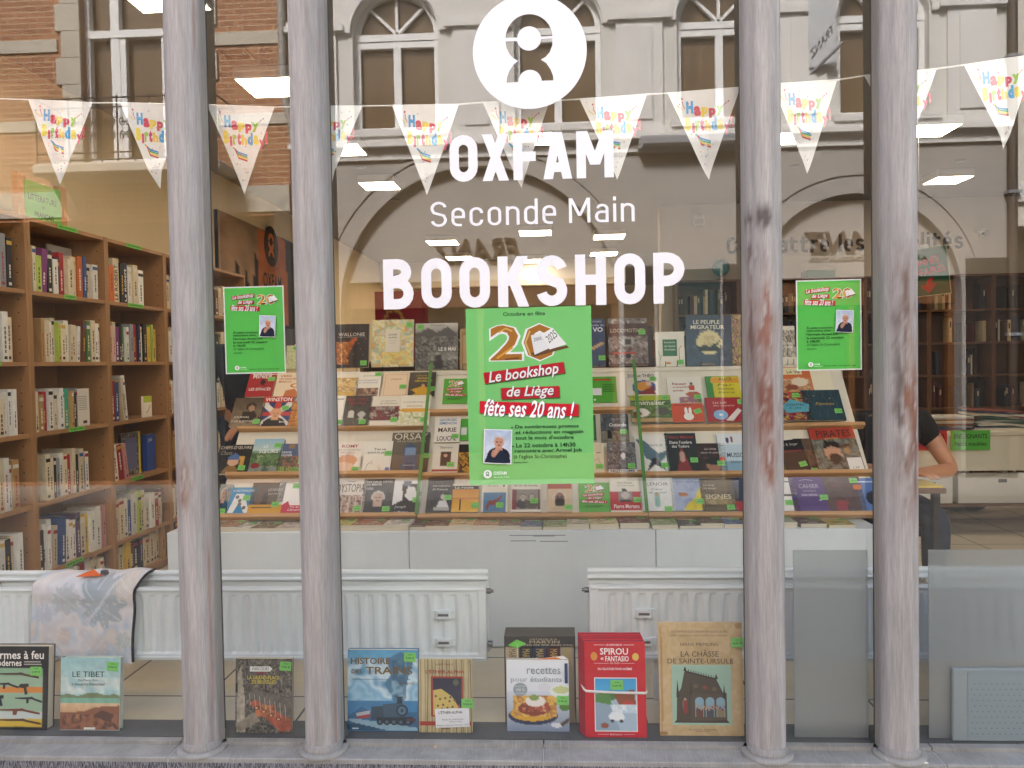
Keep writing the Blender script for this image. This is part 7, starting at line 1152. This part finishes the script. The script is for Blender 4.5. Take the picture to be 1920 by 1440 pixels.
# ================================================================== THE REST OF THE ROOM
rsb = np.random.RandomState(77); loose = MB()
def row_of_books(x0, x1, yf, z, hmax, dens=.9, pal=None, mb=None):
    """many small far spines, gathered in one mass"""
    mb = mb or loose; x = x0
    while x < x1 - .02:
        t = rsb.uniform(.014, .04)
        if rsb.rand() < dens and x + t < x1:
            h = rsb.uniform(.6, .95) * hmax; c = np.array(hexc(pal[rsb.randint(len(pal))])) * rsb.uniform(.75, 1.1); o = rsb.uniform(0, .03); mb.box(x, x + t - .001, yf + o, yf + .16, z, z + h, c, skip='k')
            if rsb.rand() < .5: mb.box(x + t * .25, x + t * .7, yf + o - .0006, yf + o - .0002, z + h * .6, z + h * .85, (.03, .03, .03) if sum(c) > .7 else (.6, .55, .4))
        x += t + (rsb.uniform(.03, .14) if rsb.rand() > dens else 0)
PALD = ['d8ccb0', 'c8b894', 'e0d8c4', '3a3c44', '2a2c34', '5a4638', '6a2a2a', '2c3c58', '3a4a3c', '8a7a5c', '1e2028', '4a5468']
WY = 5.95
def wall_case(x0, x1, yf, H, label, n=6, dens=.9, dpt=.28, m=M_DARKWOOD, group='dark bookcases at the back of the shop', pal=PALD):
    r = empty('bookcase', ((x0 + x1) / 2, yf + dpt / 2, 0), label, 'bookcase', group); zs = [.08 + (H - .1) * k / n for k in range(n)]
    for a in (x0 + .001, x1 - .021): MB().box(a, a + .02, yf, yf + dpt - .006, 0, H - .021).build('side_panel', m, r)
    MB().box(x0 + .001, x1 - .001, yf, yf + dpt - .006, H - .02, H).build('top_board', m, r); MB().box(x0 + .002, x1 - .002, yf + dpt - .005, yf + dpt, 0, H).build('back_panel', m, r)
    for z in zs: MB().box(x0 + .0215, x1 - .0215, yf + .003, yf + dpt - .006, z - .02, z).build('shelf', m, r)
    for z in zs[1:]: row_of_books(x0 + .03, x1 - .03, yf + .04, z, (H - .1) / n - .05, dens, pal)
    return r
yf = WY - .29; xs0 = float(P(1268, 545, y=yf)[0]); BL_ = ['dark bookcase on the back wall, left of the third column', 'dark bookcase on the back wall, behind the third column', 'dark bookcase on the back wall, behind the right hand notice', 'dark bookcase on the back wall, behind the fourth column', 'dark bookcase on the back wall, right of the hanging bargain sign', 'dark bookcase on the back wall, cut by the right edge of the photo', 'dark bookcase on the back wall in the right corner of the room']
for k in range(7): wall_case(xs0 + .63 * k, xs0 + .63 * (k + 1), yf, 2.08, BL_[k], dens=.92 if k < 2 else .62)
# low double case behind the racks with a paper bag on it, far cases at the very back
lc = wall_case(-1.45, 1.1, 3.2, 1.30, 'low brown bookcase standing across the room behind the sloping racks', 4, .8, group='low bookcases in the middle of the room')
for k in range(4): wall_case(-2.6 + .92 * k, -2.6 + .92 * (k + 1), 14.6, 2.0, ['dim bookcase at the far end of the room, leftmost', 'dim bookcase at the far end, behind the first letter O of BOOKSHOP', 'dim bookcase at the far end, behind the letters K and S', 'dim bookcase at the far end, behind the letter H'][k], 5, .95, group='dim bookcases at the far end')
loose.build('shelved_books', M_SPINE, kind='stuff', label='rows of books on the dim bookcases in the back of the shop', cat='books')
q0, q1 = P(704, 622, y=3.3), P(790, 545, y=3.3); bw, bh_ = q1[0] - q0[0], q1[2] - 1.302
bag = MB(); Mb = frame((q0[0], 3.3, 1.302), (1, 0, 0), (0, 0, 1), (0, -1, 0)); draw(bag, None, bw, bh_, '6a1622', [('v', 5, .12), ('e', .4, .5, .24, .26, '8a6a3a'), ('e', .4, .5, .19, .21, '5a121c'), ('p', [(.3, .4), (.5, .4), (.5, .55), (.4, .66), (.3, .55)], '9a7a44')]); bag.box(0, bw, 0, bh_, -.11, -.0005, '5a121c')
bg_ = bag.build('paper_bag', M_PAPER, M=Mb, label='dark red paper bag with a gold crest, behind the letter B', cat='bag'); hd = MB()
for s in (.3, .7): pass
hd.tube([(bw * .25, bh_ - .01, -.002), (bw * .27, bh_ + .1, -.02), (bw * .5, bh_ + .13, -.02), (bw * .6, bh_ + .1, -.02), (bw * .62, bh_ - .01, -.002)], .003, 6, '3a2a20'); hd.build('handle', M_PAPER, parent=bg_, M=Matrix())
q = P(779, 572, y=3.35); rb = MB(); Mr = frame((q[0], 3.34, 1.302), (1, 0, 0), (0, 0, 1), (0, -1, 0)); draw(rb, None, .085, .1 + max(0, q[2] - 1.302), '7a1a20', [TT('1', .42, .2, .58, .6, 'c8b8a8')]); rb.box(0, .085, 0, .1 + max(0, q[2] - 1.302), -.08, -.0005, '6a161c'); rb.build('red_box', M_PAPER, M=Mr, label='small dark red box with a pale figure one, right of the crested bag', cat='box')
for px, c, nm, lb in ((1060, '3a7a44', 'green_crate', 'green crate on the low bookcase, behind the letter S'), (1150, '2c5a38', 'green_crate', 'darker green crate on the low bookcase, behind the letter H'), (1195, '8a5a34', 'card_box', 'brown card box on the low bookcase, under the letter O')):
    q = P(px, 560, y=3.32); m = MB(); z0, w = 1.302, .16; m.box(q[0], q[0] + w, 3.28, 3.46, z0, z0 + .01, c); hh = .16 if nm == 'green_crate' else .12
    for a in ((q[0], q[0] + w, 3.28, 3.286), (q[0], q[0] + w, 3.454, 3.46)): m.box(a[0], a[1], a[2], a[3], z0 + .01, z0 + hh, c)
    for a in (q[0], q[0] + w - .006): m.box(a, a + .006, 3.286, 3.454, z0 + .01, z0 + hh, c)
    m.box(q[0] + .012, q[0] + w - .012, 3.3, 3.44, z0 + .02, z0 + hh + .03, 'd8ccb4'); m.build(nm, M_PAPER, label=lb, cat='crate' if nm == 'green_crate' else 'box')
q = P(1352, 530, y=yf + .1); gb = empty('globe', (q[0], q[1], 2.08), 'small turquoise globe on the back bookcase, left of the third column', 'globe')
MB().ball((q[0], q[1], 2.08 + .13), .09, n=20).build('ball', mat('globe_print', '2f8a94', rough=.3, noise=((12, 12, 12), .5, 1.4, 3)), gb); MB().lathe([(.0, 2.082), (.06, 2.082), (.06, 2.09), (.012, 2.1), (.012, 2.12)], (q[0], q[1]), 16).build('base', M_DARKWOOD, gb)
a, b = P(1512, 523, y=yf + .05), P(1566, 509, y=yf + .05); m = MB(); m.bevbox(a[0], b[0], yf + .04, yf + .24, 2.081, max(b[2], 2.16), .008); m.build('storage_box', mat('green_box', '2f6a3c', rough=.5), label='green storage box on top of the back bookcase, above the right notice', cat='box')

# slogan on the wall, sensor, camera, hanging sign
M_SLOG = mat('slogan_letters', '14171b', rough=.6); wy = WY - .004
a, b, t = P(1363, 475, y=wy), P(1806, 464, y=wy), P(1376, 443, y=wy); mb = MB(); stroke_text(mb, 'Combattre les inégalités', Matrix(), t[2] - a[2], b[0] - a[0], .17, gap=.14)
mb.build('wall_lettering', M_SLOG, M=frame((a[0], wy, (a[2] + b[2]) / 2 - .01), (1, 0, 0), (0, 0, 1), (0, -1, 0)), label='dark grey slogan lettering on the back wall above the bookcases', cat='lettering')
q = P(1309, 413, y=WY); s_ = empty('motion_sensor', (q[0], WY, q[2]), 'white alarm motion sensor on the back wall left of the third column', 'sensor'); MB().bevbox(q[0] - .06, q[0] + .06, WY - .06, WY - .001, q[2] - .075, q[2] + .075, .016).build('case', M_WPLAST, s_); MB().bevbox(q[0] - .045, q[0] + .045, WY - .068, WY - .0605, q[2] - .055, q[2] + .005, .003).build('lens', mat('sensor_lens', 'b8b8b0', rough=.3), s_)
q = P(1836, 437, y=WY); s_ = empty('security_camera', (q[0], WY, q[2]), 'white dome security camera at the right end of the slogan', 'camera'); MB().bevbox(q[0] - .07, q[0] + .055, WY - .09, WY - .001, q[2] + .005, q[2] + .04, .012).build('bracket', M_WPLAST, s_); MB().ball((q[0], WY - .05, q[2] - .01), .04, n=16).build('dome', M_WPLAST, s_); MB().ball((q[0] - .004, WY - .08, q[2] - .018), .017, n=12).build('lens', M_BLACK, s_)
sy = 3.2; a, b, t = P(1700, 560, y=sy), P(1785, 552, y=sy), P(1720, 468, y=sy); W_, H_ = b[0] - a[0], t[2] - a[2]; hs = MB()
draw(hs, None, W_, H_, 'd8d0a8', [('R', .015, .012, .985, .988, '1f5a44'), TT('BONNES', .14, .22, .8, .38, 'c8484a', 'b', 8), TT('AFFAIRES', .12, .42, .92, .58, 'c8484a', 'b', 8), ('P', [(.5, .66), (.62, .62), (.6, .76), (.7, .76), (.5, .95), (.34, .78), (.46, .78)], 'c02a30')]); hs.box(0, W_, 0, H_, -.004, -.0005, 'd8d0a8')
hb = hs.build('hanging_sign', M_PAPER, M=frame(a, (1, 0, 0), (0, 0, 1), (0, -1, 0)) @ Matrix.Rotation(rad(6), 4, 'Z'), label='dark green bargain sign with red lettering and arrow, hung right of the fourth column', cat='sign')
c = MB(); c.bevbox(W_ * .2, W_ * .6, H_ - .012, H_ + .018, -.008, .006, .003, 'b8c0bc').tube([(W_ * .4, H_ + .018, 0), (W_ * .4, H_ + .035, 0)], .012, 8, 'c89a90').tube([(W_ * .4, H_ + .02, 0), (W_ * .4 + .1, H_ + .98, 0)], .0012, 4, '8a8a8a'); c.build('clip', M_PRINT, parent=hb, M=Matrix())

# table with papers, boxes beneath, signs on its edge
ty, tz = 3.15, .73; tx0 = float(P(1660, 800, y=ty)[0]); tb = empty('long_table', (tx0 + 1.2, ty + .35, 0), 'long white fronted table of papers at the right, behind the fourth column', 'table')
MB().bevbox(tx0, tx0 + 2.3, ty, ty + .75, tz - .03, tz, .004).build('tabletop', M_BOARD, tb); MB().box(tx0 + .01, tx0 + 2.29, ty + .02, ty + .04, tz - .28, tz - .031).build('front_panel', M_BOARD, tb); MB().box(tx0 + .04, tx0 + 2.26, ty + .1, ty + .7, .18, .2).build('lower_shelf', M_DARKWOOD, tb)
for x in (tx0 + .03, tx0 + 2.23):
    for y in (ty + .05, ty + .67): MB().box(x, x + .04, y, y + .04, 0, tz - .031).build('leg', M_METAL, tb)
for px0, px1, c, ln, lb in ((1715, 1776, 'c8363c', ['ETUDIANTS', 'ENSEIGNANTS'], 'red card sign for students taped to the table edge'), (1783, 1857, '55b83c', ['ENSEIGNANTS', 'Petits meubles'], 'light green card sign for teachers taped to the table edge')):
    a, b = P(px0, 812, y=ty - .006), P(px1, 812, y=ty - .006); w = b[0] - a[0]; m = MB(); draw(m, None, w, .14, c, [TT(ln[0], .08, .18, .92, .42, '1c2418'), TT(ln[1], .1, .58, .9, .78, '1c2418')]); m.box(0, w, 0, .14, -.002, -.0004, c); m.build('card_sign', M_PAPER, M=frame((a[0], ty - .004, tz - .13), (1, 0, 0), (0, 0, 1), (0, -1, 0)), label=lb, cat='sign')
xp = float(P(1725, 770, y=3.4)[0])
PAP = [(0, .0, .30, .24, .10, 'white and grey paper pile at the left of the table'), (.36, .05, .34, .26, .13, 'leaning pile of cream folders beside the green sign'), (.62, .30, .36, .26, .07, 'low pile of blue and white magazines at the back of the table'), (.95, .1, .3, .22, .05, 'flat pile of tan envelopes at the right of the table')]
for dx, dy, w, d, h, lb in PAP:
    m = MB(); z = tz + .0006; k = 0
    while z < tz + h:
        t = rsb.uniform(.003, .014); c = ['d8d4c8', 'e0d8c0', 'c8b890', '3a4a6a', 'b8b4ac', '8a4a3a', '4a6a5a'][rsb.randint(7)]; m.box(-w / 2, w / 2, -d / 2, d / 2, 0, t - .0006, c, M=Matrix.Translation((xp + dx + .15, ty + .2 + dy, z)) @ Matrix.Rotation(rsb.uniform(-.25, .25), 4, 'Z') @ Matrix.Rotation(.05 * (k % 3) if 'lean' in lb else 0, 4, 'Y')); z += t; k += 1
    m.build('paper_pile', M_PAPER, label=lb, cat='paper pile', group='paper piles on the long table')
for x0, w, lb, h in ((tx0 + .22, .30, 'small white card box of files under the table beside the fourth column', .2), (tx0 + .56, .62, 'wide white crate of old books under the table at the right', .22)):
    r = empty('white_crate', (x0 + w / 2, ty + .25, .2), lb, 'crate'); yb = ty + .12; m = MB(); m.box(x0, x0 + w, yb, yb + .3, .2015, .206)
    for q in ((x0, x0 + w, yb, yb + .006), (x0, x0 + w, yb + .294, yb + .3)): m.box(*q, .206, .2 + h)
    for xx in (x0, x0 + w - .006): m.box(xx, xx + .006, yb + .006, yb + .294, .206, .2 + h)
    m.build('shell', M_WPLAST, r); k = MB(); k.bevbox(x0 + w / 2 - .03, x0 + w / 2 + .03, yb - .0015, yb - .0002, .2 + h - .07, .2 + h - .045, .0006); k.build('hand_hole', M_BLACK, r); c = MB(); x = x0 + .012
    while x < x0 + w - .03: t = rsb.uniform(.012, .03); c.box(x, x + t - .001, yb + .02, yb + .2, .207, .2 + h + rsb.uniform(-.03, .04), ['8a5a3a', 'c8b894', '5a4a3a', 'd8ccb4', 'a86a44'][rsb.randint(5)]); x += t
    c.build('contents', M_PAPER, r)
q = P(1808, 962, z=.0); m = MB(); m.ball((q[0], q[1] + .12, .085), (.19, .11, .085), n=20).ball((q[0] + .1, q[1] + .09, .07), (.12, .1, .07), n=16); m.tube([(q[0] - .12, q[1] + .1, .13), (q[0] - .05, q[1] + .06, .22), (q[0] + .06, q[1] + .06, .22), (q[0] + .12, q[1] + .1, .13)], .008, 6); m.build('bag', M_BLACKC, label='soft black bag lying on the tiled floor under the long table', cat='bag')

# ---- people
def skin_mesh(name, nodes, edges, m, parent=None, grow=0.0, sub=2, label=None):
    me = bpy.data.meshes.new(name); me.from_pydata([n[:3] for n in nodes], edges, []); me.update(); me.materials.append(m)
    o = bpy.data.objects.new(name, me); COL.objects.link(o)
    md = o.modifiers.new('skin', 'SKIN'); md.use_smooth_shade = True
    ly = me.skin_vertices[0] if me.skin_vertices else None
    if ly is None:
        import bmesh
        b = bmesh.new(); b.from_mesh(me); b.verts.layers.skin.verify(); b.to_mesh(me); b.free(); ly = me.skin_vertices[0]
    for i, n in enumerate(nodes):
        r = n[3]; r = (r, r) if not isinstance(r, tuple) else r; ly.data[i].radius = (r[0] + grow, r[1] + grow); ly.data[i].use_root = (i == 0)
    s = o.modifiers.new('sub', 'SUBSURF'); s.levels = sub; s.render_levels = sub
    if parent is not None: o.parent = parent
    return o
def person(label, J, hair_col, top, legs, sleeve_long, face):
    """J: joint positions; one continuous body, with clothes and hair as its children"""
    V_ = Vector; N_ = []; E = []; ix = {}
    def node(k, p, r, to=None):
        N_.append((*p, r)); ix[k] = len(N_) - 1
        if to is not None: E.append((ix[to], ix[k]))
    node('pel', J['pel'], .115); mid = (V_(J['pel']) + V_(J['che'])) / 2; node('wai', mid, .108, 'pel'); node('che', J['che'], .125, 'wai'); node('col', V_(J['che']) * .35 + V_(J['nek']) * .65, .088, 'che'); node('nek', J['nek'], .056, 'col'); hd_ = V_(J['head']); node('jaw', (V_(J['nek']) * .45 + hd_ * .55), .068, 'nek'); node('hea', hd_, .088, 'jaw'); node('cro', hd_ + V_((0, 0, .075)), .07, 'hea'); f = V_(face).normalized(); node('nos', hd_ + f * .096 + V_((0, 0, -.02)), .012, 'hea')
    for s in 'LR':
        sh, el, wr = V_(J['sh' + s]), V_(J['el' + s]), V_(J['wr' + s]); node('sh' + s, sh, .062, 'che'); node('ua' + s, (sh + el) / 2, .047, 'sh' + s); node('el' + s, el, .039, 'ua' + s); node('fa' + s, el * .6 + wr * .4, .038, 'el' + s); node('wr' + s, wr, .026, 'fa' + s)
        d = (wr - el).normalized(); sd = d.cross(V_((0, 0, 1))).normalized() if abs(d.z) < .95 else V_((1, 0, 0)); dn = V_((0, 0, -1)) if abs(d.z) < .95 else V_(face) * -1; node('pa' + s, wr + d * .05, .03, 'wr' + s)
        for k, (off_, ln) in enumerate(((-.03, .062), (-.010, .074), (.010, .07), (.03, .055))): b0 = wr + d * .085 + sd * off_; node(f'k{k}{s}', b0, .0095, 'pa' + s); node(f'm{k}{s}', b0 + d * ln * .55 + dn * .008, .0085, f'k{k}{s}'); node(f't{k}{s}', b0 + d * ln + dn * .026, .007, f'm{k}{s}')
        node('th' + s, wr + d * .05 - sd * .04, .011, 'pa' + s); node('tt' + s, wr + d * .09 - sd * .055 + dn * .012, .009, 'th' + s)
        hp, kn, an = V_(J['hp' + s]), V_(J['kn' + s]), V_(J['an' + s]); node('hp' + s, hp, .088, 'pel'); node('kn' + s, kn, .056, 'hp' + s); node('ca' + s, kn * .65 + an * .35, .054, 'kn' + s); node('an' + s, an, .037, 'ca' + s); node('to' + s, an + f * .15 + V_((0, 0, -.045)), .034, 'an' + s)
    root = skin_mesh('person', N_, E, M_SKIN); tag(root, label, 'person')
    def cover(name, keys, m, grow):
        ks = [k for k in keys if k in ix]; mp = {ix[k]: i for i, k in enumerate(ks)}; nn = [N_[ix[k]] for k in ks]; ee = [(mp[a], mp[b]) for a, b in E if a in mp and b in mp]; return skin_mesh(name, nn, ee, m, root, grow)
    arm = [k + s for s in 'LR' for k in (('sh', 'ua', 'el', 'fa', 'wr') if sleeve_long else ('sh', 'ua'))]
    cover('top', ['pel', 'wai', 'che', 'col', 'hpL', 'hpR'] + arm, top, .02); cover('trousers', ['pel'] + [k + s for s in 'LR' for k in ('hp', 'kn', 'ca', 'an')], legs, .014); 
    for s in 'LR': cover('shoe', ['an' + s, 'to' + s], M_BLACKC, .012)
    h = MB(); b = hd_ - f * .022 + V_((0, 0, .038)); h.ball(tuple(b), (.098, .098, .092), n=20); h.build('hair', hair_col, root)
    ey = MB(); sd = f.cross(V_((0, 0, 1)))
    for s in (-1, 1): ey.ball(tuple(hd_ + f * .073 + sd * .031 * s + V_((0, 0, .006))), (.0125, .0125, .0085), 'd8d2ca', n=12).ball(tuple(hd_ + f * .0795 + sd * .031 * s + V_((0, 0, .006))), .0062, '241a14', n=10)
    ey.build('eyes', M_PRINT, root); mo = MB(); mo.ball(tuple(hd_ + f * .082 + V_((0, 0, -.050))), (.021, .009, .005), 'a0685c', n=10); mo.build('mouth', M_PRINT, root)
    ea = MB()
    for s in (-1, 1): ea.ball(tuple(hd_ + sd * .09 * s + V_((0, 0, -.005))), (.012, .02, .03), n=10)
    ea.build('ears', M_SKIN, root)
    return root
lx, ly = float(P(462, 700, y=2.15)[0]), 2.15
person('person in a dark navy jacket bending behind the left end of the racks', dict(pel=(lx - .02, ly + .05, .93), che=(lx + .0, ly - .03, 1.26), nek=(lx + .02, ly - .07, 1.45), head=(lx + .05, ly - .12, 1.57), shL=(lx - .17, ly - .04, 1.36), elL=(lx - .24, ly - .12, 1.10), wrL=(lx - .20, ly - .30, .92), shR=(lx + .17, ly - .02, 1.36), elR=(lx + .22, ly - .12, 1.10), wrR=(lx + .10, ly - .28, .97), hpL=(lx - .10, ly + .05, .88), knL=(lx - .11, ly + .02, .48), anL=(lx - .12, ly + .04, .09), hpR=(lx + .08, ly + .05, .88), knR=(lx + .09, ly + .02, .48), anR=(lx + .10, ly + .05, .09)), M_HAIR, M_NAVY, M_JEAN, True, (.35, -1, -.25))
rx, ry = 1.69, 1.62
person('person in a black short sleeved shirt seated at a desk behind the fourth column', dict(pel=(rx, ry + .05, .52), che=(rx + .0, ry - .06, .84), nek=(rx + .0, ry - .10, 1.0), head=(rx - .005, ry - .14, 1.115), shL=(rx + .18, ry - .08, .93), elL=(rx + .27, ry - .20, .70), wrL=(rx + .06, ry - .36, .715), shR=(rx - .18, ry - .08, .93), elR=(rx - .23, ry - .22, .71), wrR=(rx - .04, ry - .38, .72), hpL=(rx + .09, ry + .0, .50), knL=(rx + .11, ry - .38, .50), anL=(rx + .11, ry - .36, .09), hpR=(rx - .09, ry + .0, .50), knR=(rx - .11, ry - .38, .50), anR=(rx - .11, ry - .36, .09)), M_HAIR, M_BLACKC, M_JEAN, False, (-.1, -1, -.45))
dk = empty('small_desk', (rx - .02, ry - .4, 0), 'small dark desk in front of the seated person, just right of the plinth', 'desk'); dx0, dx1 = 1.475, float(P(1752, 872, y=ry - .5)[0])
MB().bevbox(dx0, dx1, ry - .62, ry - .24, .655, .68, .004).build('desktop', M_DARKWOOD, dk)
for x in (dx0 + .02, dx1 - .05):
    for y in (ry - .6, ry - .29): MB().box(x, x + .03, y, y + .03, 0, .6545).build('leg', M_BLACK, dk)
MB().box(dx1 - .17, dx1 - .01, ry - .61, ry - .4, .681, .688).build('yellow_magazine', mat('yellow_cover', 'd8b83a', rough=.5), label='yellow magazine on the desk beside the bare forearm', cat='magazine')
ch = empty('desk_chair', (rx, ry + .08, 0), 'black chair under the seated person behind the fourth column', 'chair'); MB().bevbox(rx - .21, rx + .21, ry - .17, ry + .25, .36, .405, .015).build('seat', M_BLACKC, ch); MB().bevbox(rx - .19, rx + .19, ry + .2, ry + .235, .52, .86, .014).build('backrest', M_BLACKC, ch)
for x in (-.18, .16):
    for y in (-.14, .21): MB().box(rx + x, rx + x + .025, ry + y, ry + y + .025, 0, .3595 if y < 0 else .36).build('leg', M_METAL, ch)
MB().box(rx - .012, rx + .012, ry + .236, ry + .25, .38, .6).build('back_strut', M_METAL, ch)
